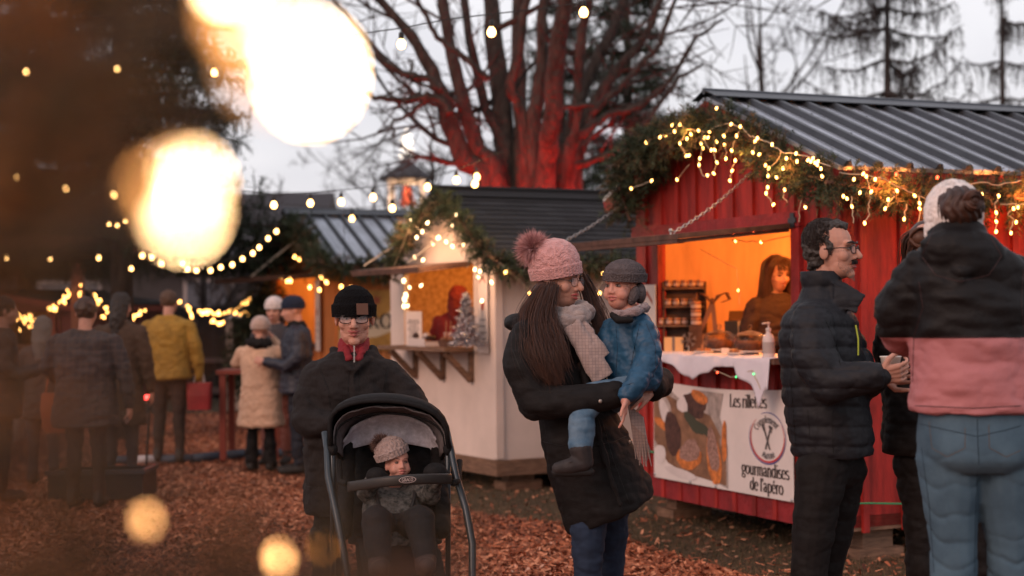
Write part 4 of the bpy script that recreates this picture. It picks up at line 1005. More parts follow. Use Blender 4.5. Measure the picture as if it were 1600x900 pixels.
stems = [[(765, 300, 17), (728, 255, 17), (702, 195, 14), (688, 145, 12), (655, 75, 9), (612, 20, 7), (565, -35, 5)], [(780, 300, 14), (748, 232, 13), (722, 150, 11), (702, 60, 9), (690, -30, 8)],
         [(792, 300, 19), (786, 200, 16), (777, 100, 15), (765, 0, 13), (755, -80, 10)], [(815, 300, 14), (813, 170, 11), (810, 60, 10), (812, -60, 8)], [(838, 300, 19), (834, 200, 13), (845, 120, 9), (850, 0, 8), (846, -60, 7)],
         [(852, 300, 16), (862, 200, 14), (868, 100, 13), (884, -20, 11), (890, -80, 9)], [(872, 300, 14), (888, 210, 12), (925, 110, 10), (968, 20, 8), (985, -50, 6)], [(895, 300, 15), (915, 200, 12), (948, 130, 9), (1005, 60, 6), (1040, -20, 4)],
         [(800, 290, 12), (760, 170, 8), (735, 60, 7), (715, -50, 5)], [(885, 290, 11), (905, 190, 9), (905, 80, 8), (925, -50, 6)], [(820, 230, 9), (800, 130, 8), (820, 20, 7), (830, -50, 5)]]
for k, st in enumerate(stems):
    mb = MB(); off = rg.uniform(-.5, .5); pts = []; rad = []
    pts.append(V(P(815 + (st[0][0] - 815) * .75, 300, TY).x, TY + off * .4, -.1)); rad.append(st[0][2] / 135 * 1.1)
    for (x, y, r) in st:
        pts.append(P(x, y, TY + off * (1 + (300 - y) / 150))); rad.append(r / 135)
    # smooth subdivision
    q = []; qr = []
    for i in range(len(pts) - 1):
        for j in range(4):
            t = j / 4; p0, p1, p2, p3 = pts[max(i - 1, 0)], pts[i], pts[i + 1], pts[min(i + 2, len(pts) - 1)]
            q.append(.5 * ((2 * p1) + (p2 - p0) * t + (2 * p0 - 5 * p1 + 4 * p2 - p3) * t * t + (3 * p1 - p0 - 3 * p2 + p3) * t ** 3) + V(rg.gauss(0, .012), 0, 0)); qr.append((rad[i] * (1 - t) + rad[i + 1] * t) * rg.uniform(.95, 1.08))
    q.append(pts[-1]); qr.append(rad[-1]); mb.tube(q, qr, 10)
    for i in range(6, len(q) - 1):
        if rg.random() < .22:
            t = (q[i + 1] - q[i]).normalized(); side = V(rg.gauss(0, 1) + (-.5 if st[-1][0] < 760 else .5), rg.gauss(0, .8), rg.gauss(0, .5)).normalized()
            grow(mb, q[i], t * .5 + side * .9, rg.uniform(1., 2.6), qr[i] * rg.uniform(.22, .42), 2, rg, up=.2, kids=(5, 4), minr=.006)
    mb.build('trunk', BARK, bt, world=True, smooth=True)
limbs = [[(705, 175, 7), (692, 158, 6), (668, 150, 6), (630, 156, 5), (585, 151, 4), (560, 140, 3)], [(690, 140, 8), (672, 125, 6), (640, 118, 6), (600, 98, 5), (575, 62, 4), (545, 30, 3), (520, -5, 3)],
         [(765, 125, 6), (730, 95, 5), (700, 72, 5), (672, 42, 4), (650, -10, 3)], [(640, 118, 3), (645, 100, 2.5), (640, 92, 2)], [(668, 152, 4), (640, 180, 3), (612, 193, 2.6), (618, 215, 2)], [(612, 193, 2), (590, 205, 1.5)],
         [(905, 215, 8), (950, 180, 6), (1000, 165, 5), (1045, 130, 4), (1090, 60, 3), (1130, 30, 2)], [(925, 180, 6), (975, 130, 5), (1030, 70, 4), (1060, -10, 3)], [(900, 260, 6), (960, 240, 5), (1010, 190, 4), (1060, 120, 3), (1100, 100, 2)], [(855, 170, 5), (900, 165, 4), (955, 160, 3), (990, 165, 2)]]
mb = MB()
for lb in limbs:
    pts = [P(x, y, TY - .3) for x, y, r in lb]; q = []; qr = []
    for i in range(len(pts) - 1):
        for j in range(4): q.append(pts[i].lerp(pts[i + 1], j / 4) + V(rg.gauss(0, .012), 0, rg.gauss(0, .012))); qr.append((lb[i][2] + (lb[i + 1][2] - lb[i][2]) * j / 4) / 135)
    q.append(pts[-1]); qr.append(lb[-1][2] / 135); mb.tube(q, qr, 7)
    for i in range(3, len(q), 4): grow(mb, q[i], V(rg.gauss(0, 1), rg.gauss(0, 1), rg.gauss(.2, 1)), rg.uniform(.4, 1.1), qr[i] * .4, 1, rg, up=.1, kids=(4, 3), minr=.005)
mb.build('branches', BARK, bt, world=True, smooth=True)
# red flood lamps at its foot
for (x, y, Yd, e) in ((738, 300, 17.95, 240), (850, 300, 17.8, 240), (940, 300, 18.1, 190)):
    p_ = P(x, y, Yd); p_.z = 2.15
    l = point_lamp('flood_lamp', p_, e, (1, .02, .012), .08, spot=(P(x + (815 - x) * .35, 170, TY), 100))
    t = empty('flood_light', p_ - V(0, .0, .14), 'red floodlight at the foot of the bare tree', 'floodlight', 'red floodlights under the bare tree')
    mb = MB(); mb.box((0, 0, .05), (.22, .1, .14)); mb.build('housing', SOCK, t); MB().bx(-.02, .02, -.02, .02, -2.0, 0).build('stake', SOCK, t)

def bare_tree(x, Y, h, r, seed, label, m=BARKD, name='bare_tree', group='bare trees beyond the market', up=.2, spread=.9):
    g = random.Random(seed); t = empty(name, (x, Y, 0), label, 'tree', group); mb = MB(); pts = [V(0, 0, -.1)]; rad = [r]; n = 8
    for k in range(n): pts.append(pts[-1] + V(g.gauss(0, .06), g.gauss(0, .06), h * .75 / n)); rad.append(r * (1 - .75 * (k + 1) / n))
    mb.tube(pts, rad, 7); mb.build('trunk', m, t, smooth=True)
    mb = MB()
    for k in range(2, n + 1):
        for j in range(2):
            a = g.uniform(0, 6.28); grow(mb, pts[k], V(math.cos(a), math.sin(a), .8), h * g.uniform(.2, .36), rad[k] * .5, 3, g, up=up, kids=(3, 4), minr=.008, spread=spread)
    mb.build('crown', m, t)
for i, (px, Y, h, lab) in enumerate([(655, 31, 6.4, 'bushy bare tree rising behind the bell cupola'), (590, 44, 7, 'faint bare tree left of the bell cupola'), (320, 29, 4.2, 'bare tree trunk standing behind the yellow jacket'), (355, 32, 4., 'bare tree above the far hall beside the brown stall'),
                                     (1190, 32, 9.5, 'fine twigged bare tree above the red stall ridge'), (735, 36, 6, 'bare tree behind the left stem of the big tree')]):
    bare_tree((px - 800) / FPX * Y, Y, h, .12 if h < 8 else .16, 40 + i, lab)

# --- larch with hanging twigs on the right
def droop_tree(px, Y, ztop, r, seed, label, name, z0=2.5, blen=2.4, step=.3, dens=1., needle=True, group=None, mm=BARKD, gm=None, hang=.45):
    g = random.Random(seed); X = (px - 800) / FPX * Y; t = empty(name, (X, Y, 0), label, 'tree', group)
    mb = MB(); mb.tube([(0, 0, -.1), (0, 0, ztop * .5), (.03, 0, ztop)], [r, r * .75, r * .2], 10); mb.build('trunk', mm, t, smooth=True)
    mb = MB(); paths = []; z = z0
    while z < ztop:
        f = 1 - (z - z0) / (ztop - z0)
        for j in range(4):
            a = g.uniform(0, 6.28); L = blen * (.35 + .65 * f) * g.uniform(.7, 1.1); n = 12; pts = []; rad = []
            for k in range(n + 1):
                s_ = k / n; zz = z + L * (-.10 * math.sin(s_ * 2.6) + .16 * s_ ** 3) + g.gauss(0, .012); pts.append(V(math.cos(a + g.gauss(0, .02)) * L * s_, math.sin(a) * L * s_, zz)); rad.append(r * .3 * (1 - .85 * s_))
            mb.tube(pts, rad, 4, caps=False)
            for k in range(2, n + 1):
                for q in range(int(4 * dens)):
                    s0 = pts[k].lerp(pts[k - 1], g.random()); sd = V(g.gauss(0, .5), g.gauss(0, .5), 0); hl = g.uniform(.08, hang) * (1 if g.random() < .7 else 1.6)
                    w_ = [s0, s0 + sd * .12 + V(0, 0, -hl * .3), s0 + sd * .2 + V(g.gauss(0, .02), 0, -hl)]
                    mb.tube(w_, [.008, .006, .003], 3, caps=False)
                    if needle: paths.append(([p + t.location for p in w_], [.03, .03, .015]))
        z += step * g.uniform(.75, 1.3)
    mb.build('branches', mm, t)
    if needle: needles(paths, .03, 34, gm or [mat('larch1', (.03, .022, .02), .9), mat('larch2', (.045, .03, .025), .9)], 'foliage', t, slen=(.02, .06), nn=7, nl=.03, nw=.008, seed=seed)
    return t
droop_tree(1390, 26, 7.6, .105, 3, 'larch with bare hanging twigs behind the red stall roof', 'larch_tree', z0=3.6, blen=2.9, step=.42, dens=.8, hang=.5)
droop_tree(1570, 30, 8.5, .09, 8, 'second larch with hanging twigs at the far right edge', 'larch_tree', z0=3.8, blen=2.0, step=.75, dens=.7, hang=.5)
# --- spruces
def spruce(px, Y, ztop, z0, blen, r, seed, label, step=.2, per=5, needle_per=26, mats=None, nn=16, nl=.06, nw=.012, slen=(.12, .26), pw=.8, tips=.25):
    g = random.Random(seed); X = (px - 800) / FPX * Y; t = empty('spruce_tree', (X, Y, 0), label, 'tree', 'spruce trees')
    mb = MB(); mb.tube([(0, 0, -.1), (0, 0, ztop * .5), (0, 0, ztop)], [r, r * .75, r * .12], 10); mb.build('trunk', BARK, t, smooth=True)
    mb = MB(); paths = []; z = z0
    while z < ztop:
        f = (1 - (z - z0) / (ztop - z0)) ** pw
        for j in range(per):
            a = g.uniform(0, 6.28); L = max(blen * f * g.uniform(.65, 1.08), .15); n = 7; pts = []
            for k in range(n + 1):
                s_ = k / n; pts.append(V(math.cos(a) * L * s_, math.sin(a) * L * s_, z + L * (.10 * s_ - .34 * s_ * s_ + .22 * s_ ** 3)))
            mb.tube(pts, [r * .25 * (1 - .85 * k / n) + .004 for k in range(n + 1)], 4, caps=False)
            for k in range(2, n + 1):
                for sgn in (-1, 1):
                    if g.random() < .85:
                        l2 = L * .38 * (1 - k / n * .6) * g.uniform(.6, 1.2) + .08; e = pts[k] + V(math.cos(a + sgn * 1.0) * l2, math.sin(a + sgn * 1.0) * l2, -.12 * l2)
                        mb.tube([pts[k], e], [.006, .003], 3, caps=False); paths.append(([pts[k] + t.location, e + t.location], [.07, .04]))
            paths.append(([p + t.location for p in pts[1:]], [.09] * (n - 1) + [.04]))
        z += step * g.uniform(.8, 1.2)
    mb.build('branches', BARKD, t)
    needles(paths, .08, needle_per, mats or [G3, G3, mat('fir_dk', (.015, .022, .013), .9)], 'foliage', t, slen=slen, nn=nn, nl=nl, nw=nw, seed=seed, droop=.15)
    return t
spruce(190, 19, 8.2, 2.15, 2.35, .15, 21, 'large dark spruce at the left behind the string lights', step=.19, per=6)
spruce(40, 24, 8.5, 2.2, 2.6, .16, 22, 'second dark spruce at the far left edge', step=.24, per=6)
spruce(985, 24.5, 7.5, 2.0, 1.7, .12, 23, 'spruce standing right of the big bare tree', step=.3, per=5)
spruce(880, 28, 8.5, 3.0, 1.6, .12, 25, 'spruce hidden behind the stems of the big bare tree', step=.36, per=5)
# low dark shrub in front of the brown stall
sb = empty('shrub', P(405, 440, 20) - V(0, 0, 1.7), 'dark fir shrub left of the brown stall', 'shrub')
paths = []
for i in range(140):
    a = rnd.uniform(0, 6.28); b = rnd.uniform(.2, 1.5); L = rnd.uniform(.5, .9); d_ = V(math.cos(a) * math.cos(b) * .75, math.sin(a) * math.cos(b) * .6, math.sin(b) * 2.1) * L
    paths.append(([sb.location + V(0, 0, .1), sb.location + d_ * .5 + V(0, 0, .1), sb.location + d_ + V(0, 0, .1)], [.05, .12, .08]))
needles(paths, .1, 26, [G3, G1, MATS['fir_dk']], 'foliage', sb, slen=(.1, .2), nn=14, nl=.06, nw=.012, seed=31)
MB().tube([(0, 0, -.2), (0, 0, 1.2)], [.05, .02], 6).build('trunk', BARKD, sb)
# ================================================================== people
Z = V(0, 0, 1)
def fr(f, up=Z):
    """columns: right, forward, up of someone looking along f"""
    f = Vector(f).normalized(); r = f.cross(up).normalized(); u = r.cross(f)
    return Matrix((r, f, u)).transposed()
SKIN = mat('skin', (.48, .24, .175), .55, var=.10, vscale=18, bump=.25, bscale=90, bdist=.003, sss=.08)
SKINO = mat('skin_aged', (.52, .26, .19), .55, var=.07, vscale=20, bump=.7, bscale=70, bdist=.006, sss=.08, stretch=(1, 1, 2.4))
SKINC = mat('skin_child', (.54, .27, .20), .5, col2=(.56, .24, .18), vscale=12, sss=.1)
LIP = mat('lips', (.33, .085, .075), .45); LIPW = mat('lips_rose', (.36, .07, .07), .4)
EYEW = mat('eye_white', (.22, .18, .165), .35); IRIS = mat('iris', (.025, .014, .01), .15)
HAIRB = mat('hair_brown', (.04, .016, .010), .5, var=.5, vscale=60, spec=.5, stretch=(1, 1, .2)); HAIRL = mat('hair_brown_light', (.085, .035, .02), .5)
HAIRD = mat('hair_dark', (.018, .013, .012), .6); HAIRG = mat('hair_grey', (.25, .22, .2), .7)
FRAME = mat('glasses_frame', (.02, .012, .01), .3); GLASS = mat('lens_glass', (.9, .9, .9), .03, trans=1., ior=1.1, alpha=.35)
SHOE = mat('shoe_leather', (.02, .016, .014), .6)

def head_prims(mb, H, M, s, male=False, child=False):
    q = lambda x, y, z: H + M @ (V(x, y, z) * s)
    E = lambda x, y, z, a, b, c: mb.ell(q(x, y, z), (a * s, b * s, c * s), M, 20, 14)
    E(0, -.012, .036, .075, .094, .084); E(0, .026, -.018, .063 if not child else .068, .070, .088 if not child else .08)
    E(0, .03, -.068, .05 if not male else .058, .056, .044)
    if male: E(-.034, .035, -.055, .026, .032, .034); E(.034, .035, -.055, .026, .032, .034); E(0, .073, -.092, .024, .019, .019)
    if child: E(-.036, .052, -.036, .034, .034, .032); E(.036, .052, -.036, .034, .034, .032); E(0, .03, .05, .068, .066, .05)
    n = .8 if child else 1.
    mb.chain([(q(0, .089, .018), .009 * s), (q(0, .092 + (.022 if not child else .011) * n, -.024), .0125 * s)]); 
    for sx in (-1, 1):
        mb.ell(q(sx * .012, .098, -.029), .0085 * s)
        mb.chain([(q(sx * .04, .076, .029), .011 * s), (q(0, .088, .026), .011 * s)])
        E(sx * .041, .058, -.02, .024, .026, .026)
        E(sx * .076, -.008, -.006, .009, .019, .029)
    mb.chain([(q(-.021, .083, -.053), .006 * s), (q(0, .094, -.0505), .0075 * s), (q(.021, .083, -.053), .006 * s)])
    mb.chain([(q(-.018, .082, -.062), .006 * s), (q(0, .091, -.0645), .0078 * s), (q(.018, .082, -.062), .006 * s)])
def head_deform(H, M, s):
    Mi = np.array(M.transposed()); Hn = np.array(H)
    def d(co):
        l = (co - Hn) @ Mi.T / s
        for sx in (-1, 1):
            g = np.exp(-(((l[:, 0] - sx * .031) / .017) ** 2 + ((l[:, 1] - .085) / .03) ** 2 + ((l[:, 2] - .006) / .0115) ** 2)); l[:, 1] -= .0085 * g
        g = np.exp(-((l[:, 0] / .022) ** 4 + ((l[:, 1] - .09) / .03) ** 2 + ((l[:, 2] + .0578) / .0022) ** 2)); l[:, 1] -= .004 * g
        return l @ Mi * s + Hn
    return d
def hand(mb, w, d, n, s=1., curl=(.5, .6, .4), side=1, spread=.12, thumb=.6, bend=0.):
    """w wrist, d direction of the hand, n palm-facing normal, side: which side the thumb leaves (+1: n x d side)"""
    d = Vector(d).normalized(); n = Vector(n); n = (n - d * n.dot(d)).normalized(); x = n.cross(d) * side
    mb.caps(w - d * .03 * s, w + d * .02 * s, .026 * s, .026 * s)
    for k, o in enumerate((-.029, -.01, .01, .029)): mb.caps(w + d * .015 * s + x * o * .7 * s, w + d * .078 * s + x * o * s, .016 * s, .0125 * s, 10)
    for k, (o, L) in enumerate(((.033, .070), (.0112, .080), (-.0112, .075), (-.033, .060))):
        p = w + d * .085 * s + x * o * s; a = 0; dd = (d + x * o * spread * 18).normalized(); r = .0080 * s
        for j, f in enumerate((.45, .32, .23)):
            a += curl[j] * (1 + .12 * k); e = p + (dd * math.cos(a) + n * math.sin(a)) * L * f * s
            mb.caps(p, e, r, r * .9, 9); p = e; r *= .9
    p = w + d * .022 * s + x * .026 * s; t1 = (d * .55 + x * .75 + n * thumb * .5).normalized(); t2 = (d * .9 + x * .25 + n * thumb).normalized()
    mb.caps(p, p + t1 * .042 * s, .014 * s, .012 * s, 9); p2 = p + t1 * .042 * s; mb.caps(p2, p2 + t2 * .032 * s, .011 * s, .0095 * s, 9); mb.caps(p2 + t2 * .032 * s, p2 + (t2 * .8 + d * .3).normalized() * .054 * s, .0095 * s, .008 * s, 9)

def secrot(f, tilt=0.): return Matrix.Rotation(-R(tilt), 3, 'Y') @ fr(V(f[0], f[1], 0))
def lerp_secs(secs, k=3):
    """smooth interpolation of (c,rx,ry,rot,e) sections"""
    out = []
    for i in range(len(secs) - 1):
        for j in range(k):
            t = j / k; a, b = secs[i], secs[i + 1]; p0 = secs[max(i - 1, 0)]; p3 = secs[min(i + 2, len(secs) - 1)]
            h = lambda u0, u1, u2, u3: .5 * (2 * u1 + (u2 - u0) * t + (2 * u0 - 5 * u1 + 4 * u2 - u3) * t * t + (3 * u1 - u0 - 3 * u2 + u3) * t ** 3)
            out.append((h(p0[0], a[0], b[0], p3[0]), max(h(p0[1], a[1], b[1], p3[1]), .02), max(h(p0[2], a[2], b[2], p3[2]), .02), a[3].lerp(b[3], t) if a[3] != b[3] else a[3], 2.3))
    out.append((*secs[-1][:4], 2.3)); return out

def figure(label, base, torso, arms, legs, head, mats, group=None, voxel=.006, cvox=.008, fold=.007, fs=(8, 8, 13), hands=(None, None), neck=None, quilt=None, extra=None,
           skin=SKIN, male=False, child=False, coat_end=None, feet=True, coat_name='coat', legname='trousers', pant_fold=None, leg_top=None, coat_split=None, headfn=None, sole=None):
    """all points in world space. torso: [(c,rx,ry,rot)], top -> bottom; arms/legs: [[(p,r)..]..]; head: (H, M, s)"""
    rt = empty('person', base, label, 'person', group)
    H, M, s = head
    # ---- body: one continuous surface
    mb = MB(); head_prims(mb, H, M, s, male, child)
    nk = neck or torso[0][0]
    mb.caps(H + M @ V(0, -.022, -.07) * s, nk - Z * .03, .05 * s, .056 * s)
    if torso:
        zl = legs[0][0][0].z if legs else -9; mb.loft([(c, rx * .78, ry * .72, ro, 2.2) for c, rx, ry, ro in torso[1:-1] if c.z > zl + .03])
        mb.caps(nk, torso[1][0] - Z * .04, .055 * s, .07 * s)
    for a, h in zip(arms, hands):
        ch = [(p, max(r * .55, .02 * s)) for p, r in a]; mb.chain(ch)
        if h: hand(mb, *h[0], **h[1]); mb.caps(a[-1][0], h[0][0], .024 * s, .023 * s)
        elif not child: mb.caps(a[-1][0], a[-1][0] + (a[-1][0] - a[-2][0]).normalized() * .05, .022 * s, .02 * s)
    for l in legs:
        mb.chain([(p, r * .68) for p, r in l]); mb.caps(l[0][0] + Z * (0 if child else .04), l[0][0], l[0][1] * .6, l[0][1] * .62)
    b = fuse(mb, voxel, 2, .45, deform=head_deform(H, M, s)); mesh_obj(b, 'body', skin, rt)
    # ---- legs
    if legs and mats.get('legs'):
        mb = MB()
        for l in legs: mb.chain(l, 16)
        if leg_top: mb.loft(lerp_secs(leg_top), 28)
        elif len(legs) > 1: mb.caps(legs[0][0][0], legs[1][0][0], legs[0][0][1], legs[1][0][1], 16)
        pf = pant_fold or folds(fold * .9, (7, 7, 12)); mesh_obj(fuse(mb, cvox, 3, disp=pf), legname, mats['legs'], rt)
    # ---- coat
    mb = MB(); mb.loft(lerp_secs(torso), 32)
    for a in arms: mb.chain(a, 16)
    if extra: extra(mb)
    def dsp(co, no):
        r = folds(fold, fs)(co, no)
        if quilt: r = r + quilt(co, no)
        return r
    me = fuse(mb, cvox, 4, .5, disp=dsp)
    co = mesh_obj(me, coat_name, mats['coat'], rt)
    if coat_split is not None:
        zc = np.empty(len(me.polygons) * 3, dtype=np.float32); me.polygons.foreach_get('center', zc); zc = zc.reshape(-1, 3) + np.array(rt.location)
        me.polygons.foreach_set('material_index', coat_split(zc).astype(np.int32))
    if feet:
        for l in legs:
            a = l[-1][0]; f = V(torso[-1][3].col[1].x, torso[-1][3].col[1].y, 0).normalized(); zb = a.z
            mb = MB(); g0 = V(a.x, a.y, max(.045, 0)); mb.chain([(a + Z * .03, .05 * s), (g0 - f * .03, .045 * s), (g0 + f * .08 - Z * .008, .042 * s), (g0 + f * .16 - Z * .014, .034 * s)]); mesh_obj(fuse(mb, .01, 2), 'shoe', mats.get('shoe', SHOE), rt)
    return rt

def face(rt, H, M, s, skin=SKIN, lip=LIP, brow=HAIRD, look=(0, 0), glasses=None, gs=1., smile=False, browr=.0038, moustache=None, goatee=None, teeth=False, es=1.):
    q = lambda x, y, z: H + M @ (V(x, y, z) * s)
    for sx in (-1, 1):
        mb = MB(); mb.mi = 0; mb.ell(q(sx * .031, .0795, .006), (.0122 * s * es, .0085 * s, .0046 * s * es ** 1.6), M, 12, 8)
        mb.mi = 1; mb.ell(q(sx * .031 + look[0] * .004, .0845, .006 + look[1] * .002), (.0052 * s * es, .0042 * s, .0046 * s * es ** 1.3), M, 10, 7); mb.build('eye', [EYEW, IRIS], rt, world=True, smooth=True)
        mb = MB(); mb.chain([(q(sx * .019, .087, .0105), .0016 * s), (q(sx * .031, .089, .0135), .0018 * s), (q(sx * .044, .079, .009), .0016 * s)], 6); mb.build('eyelashes', HAIRD, rt, world=True)
        mb = MB(); mb.chain([(q(sx * .016, .100, .028), browr * s), (q(sx * .034, .096, .034), browr * s), (q(sx * .05, .079, .029), browr * .5 * s)], 6); mb.build('eyebrow', brow, rt, world=True)
    mb = MB(); k = .006 if smile else 0
    mb.chain([(q(-.024, .083, -.0535 + k), .0035 * s), (q(-.008, .0955, -.050), .0058 * s), (q(.008, .0955, -.050), .0058 * s), (q(.024, .083, -.0535 + k), .0035 * s)], 8)
    mb.chain([(q(-.020, .083, -.062 + k), .0035 * s), (q(0, .093, -.0655), .0068 * s), (q(.020, .083, -.062 + k), .0035 * s)], 8); mb.build('lips', lip, rt, world=True, smooth=True)
    if teeth:
        mb = MB(); mb.ell(q(0, .091, -.058), (.017 * s, .006 * s, .004 * s), M); mb.build('teeth', mat('teeth', (.7, .65, .6), .3), rt, world=True)
    if glasses:
        g = rt; mb = MB(); w_, h_ = glasses
        for sx in (-1, 1):
            pts = []
            for k in range(21):
                a = 2 * math.pi * k / 20; x = w_ * math.copysign(abs(math.cos(a)) ** .7, math.cos(a)); z = h_ * math.copysign(abs(math.sin(a)) ** .7, math.sin(a)); pts.append(q(sx * .033 + x, .104 - abs(sx * .033 + x) * .12, .003 + z))
            mb.tube(pts, .0016 * s * gs, 5); mb.tube([q(sx * (.033 + w_), .097, .008), q(sx * .078, .06, .01), q(sx * .084, -.005, .008)], .0016 * s * gs, 5)
        mb.tube([q(-.012, .105, .008), q(0, .108, .011), q(.012, .105, .008)], .0018 * s * gs, 5); gl = mb.build('glasses', FRAME, rt, world=True, smooth=True)
        for sx in (-1, 1):
            mb = MB(); mb.add([q(sx * .033 + w_ * .95 * math.cos(a), .1035 - abs(sx * .033 + w_ * .95 * math.cos(a)) * .12, .003 + h_ * .95 * math.sin(a)) for a in [k * .4488 for k in range(14)]], [tuple(range(14))])
            lo = mb.build('lens', mat('lens', (.8, .8, .85), .05, alpha=.16, spec=1.), rt, world=True)
            lo.parent = gl; lo.matrix_parent_inverse = Matrix.Identity(4)
    if moustache:
        mb = MB(); r_ = random.Random(3)
        for k in range(240):
            x = r_.uniform(-.030, .030); a = q(x, .100 - abs(x) * .35, -.040 + r_.uniform(-.003, .003)); mb.tube([a, a + M @ V(x * .25, .005, -.005) * s, a + M @ V(x * .45, .003, -.013) * s], [.0012, .0011, .0005], 3, caps=False)
        mb.build('moustache', moustache, rt, world=True)
    if goatee:
        mb = MB(); r_ = random.Random(4)
        for k in range(260):
            t = r_.uniform(-1, 1); x = t * .058; y = .082 - t * t * .045; z = -.088 - (1 - abs(t)) * .010 + r_.uniform(-.02, .02) + t * t * .045; a = q(x, y + .004, z)
            mb.tube([a, a + M @ V(x * .08, .004, -.006) * s], [.0008, .0003], 3, caps=False)
        mb.build('beard', goatee, rt, world=True)

def knit_hat(rt, C, ax, f, prof, m, ribs=44, amp=.0022, rows=260, name='hat', cuff=.05, n=132, cable=0):
    """prof: [(t along axis, rx, ry)]"""
    ax = Vector(ax).normalized(); M = fr(f, ax); ax = M.col[2]; T = prof[-1][0]; NR = 46; vs = []; fs = []
    # from inside brim up
    ts = [prof[0][0]] + [prof[0][0] + (T - prof[0][0]) * k / NR for k in range(NR + 1)]
    for j, t in enumerate(ts):
        rx = np.interp(t, [p[0] for p in prof], [p[1] for p in prof]); ry = np.interp(t, [p[0] for p in prof], [p[2] for p in prof])
        if j == 0: rx -= .012; ry -= .012
        inc = t < prof[0][0] + cuff and j > 0
        if inc: rx += .006; ry += .006
        for k in range(n):
            a = 2 * math.pi * k / n; d = amp * math.sin(a * ribs) * (1.2 if inc else .8) if j else 0
            if not inc and j and cable: d += cable * math.sin(t * 180 + (k // 12 % 2) * 3.1) * math.cos(a * 11)
            sc = min(1, rx / .05); vs.append(C + M @ V((rx + d * sc) * math.cos(a), (ry + d * sc) * math.sin(a), t))
    for j in range(len(ts) - 1):
        for k in range(n): a = j * n + k; b = j * n + (k + 1) % n; fs.append((a, b, b + n, a + n))
    mb = MB(); mb.add(vs, fs); return mb.build(name, m, rt, world=True, smooth=True)
def pompom(rt, C, r, mats, n=3600, parent=None, name='pompom', seed=1):
    g = np.random.default_rng(seed); d = g.normal(size=(n, 3)); d /= np.linalg.norm(d, axis=1)[:, None]; L = r * g.uniform(.75, 1.15, n) ; d2 = d + g.normal(size=(n, 3)) * .15 + np.array([0, 0, -.06])
    C = np.array(C - rt.location); w = np.cross(d, g.normal(size=(n, 3))); w /= np.linalg.norm(w, axis=1)[:, None]; w *= .0022
    a = C + d * r * .45; e = C + d2 * L[:, None]; vv = np.stack([a - w, a + w, e], 1).reshape(-1, 3)
    o = np_mesh(name, vv, np.arange(3 * n).reshape(-1, 3), mats, rt, midx=g.integers(0, len(mats), n)); return o
def strands(rt, guides, n, r, spread, m, name='hair', seed=1, sides=4, wave=.006, mass=None, taper=.3):
    g = random.Random(seed); mb = MB()
    for gd in guides:
        pts = [Vector(p) for p in gd]
        for k in range(n):
            off = V(g.gauss(0, 1), g.gauss(0, .7), g.gauss(0, .5)) * spread; ph = g.uniform(0, 6.28); fq = g.uniform(2, 5); q = []; rd = []; N_ = 12; mb.mi = g.randrange(len(m))
            cut = g.uniform(.82, 1.0)
            for j in range(N_ + 1):
                t = j / N_ * (len(pts) - 1) * cut; i = min(int(t), len(pts) - 2); u = t - i; p0, p1, p2, p3 = pts[max(i - 1, 0)], pts[i], pts[i + 1], pts[min(i + 2, len(pts) - 1)]
                c_ = .5 * ((2 * p1) + (p2 - p0) * u + (2 * p0 - 5 * p1 + 4 * p2 - p3) * u * u + (3 * p1 - p0 - 3 * p2 + p3) * u ** 3)
                q.append(c_ + off * (.75 + .35 * j / N_) + V(math.sin(ph + fq * j / N_ * 3), 0, 0) * wave * j / N_); rd.append(r * (1 - (1 - taper) * j / N_))
            mb.tube(q, rd, sides, caps=False)
    if mass:
        for ch in mass: mb.mi = 0; mb.chain(ch, 12)
    return mb.build(name, m, rt, world=True, smooth=True)

from mathutils.bvhtree import BVHTree
def seam(rt, part, lines, r, m, name='seam', off=.0):
    """thin stitched seams lying on the surface of a part (found along sight lines)"""
    o = [c for c in rt.children if c.name.split('.')[0] == part][-1]; me = o.data
    bv = BVHTree.FromPolygons([v.co + o.parent.location for v in me.vertices], [tuple(p.vertices) for p in me.polygons]); mb = MB()
    for ln in lines:
        pts = []
        for a, b in zip(ln[:-1], ln[1:]):
            k = max(2, int(math.dist(a, b) / 4))
            for j in range(k):
                x, y = a[0] + (b[0] - a[0]) * j / k, a[1] + (b[1] - a[1]) * j / k; d = ray(x, y).normalized(); h = bv.ray_cast(CAM, d)
                if h[0] is not None: pts.append(h[0] - d * off)
        q = [pts[0]] if pts else []
        for p_ in pts[1:]:
            if (p_ - q[-1]).length > .09:
                if len(q) > 2: mb.tube(q, r * .55, 4)
                q = []
            q.append(p_)
        if len(q) > 2: mb.tube(q, r * .55, 4)
    if mb.v: mb.build(name, m, rt, world=True)
C_BLACK = mat('coat_black', (.0095, .0078, .0078), .75, var=.3, vscale=30, bump=.5, bscale=160, bdist=.003, spec=.22)
C_NAVY = mat('coat_navy', (.010, .0105, .014), .65, var=.2, vscale=30, bump=.3, bscale=200, bdist=.003, spec=.35)
C_DENIM = mat('denim', (.032, .062, .092), .85, col2=(.075, .13, .175), vscale=5, bump=.6, bscale=300, bdist=.002); C_DENIMD = mat('denim_dark', (.012, .022, .045), .85, var=.3, vscale=9, bump=.5, bscale=300, bdist=.002)
C_DENIMC = mat('denim_child', (.05, .11, .18), .85, col2=(.13, .2, .27), vscale=16)
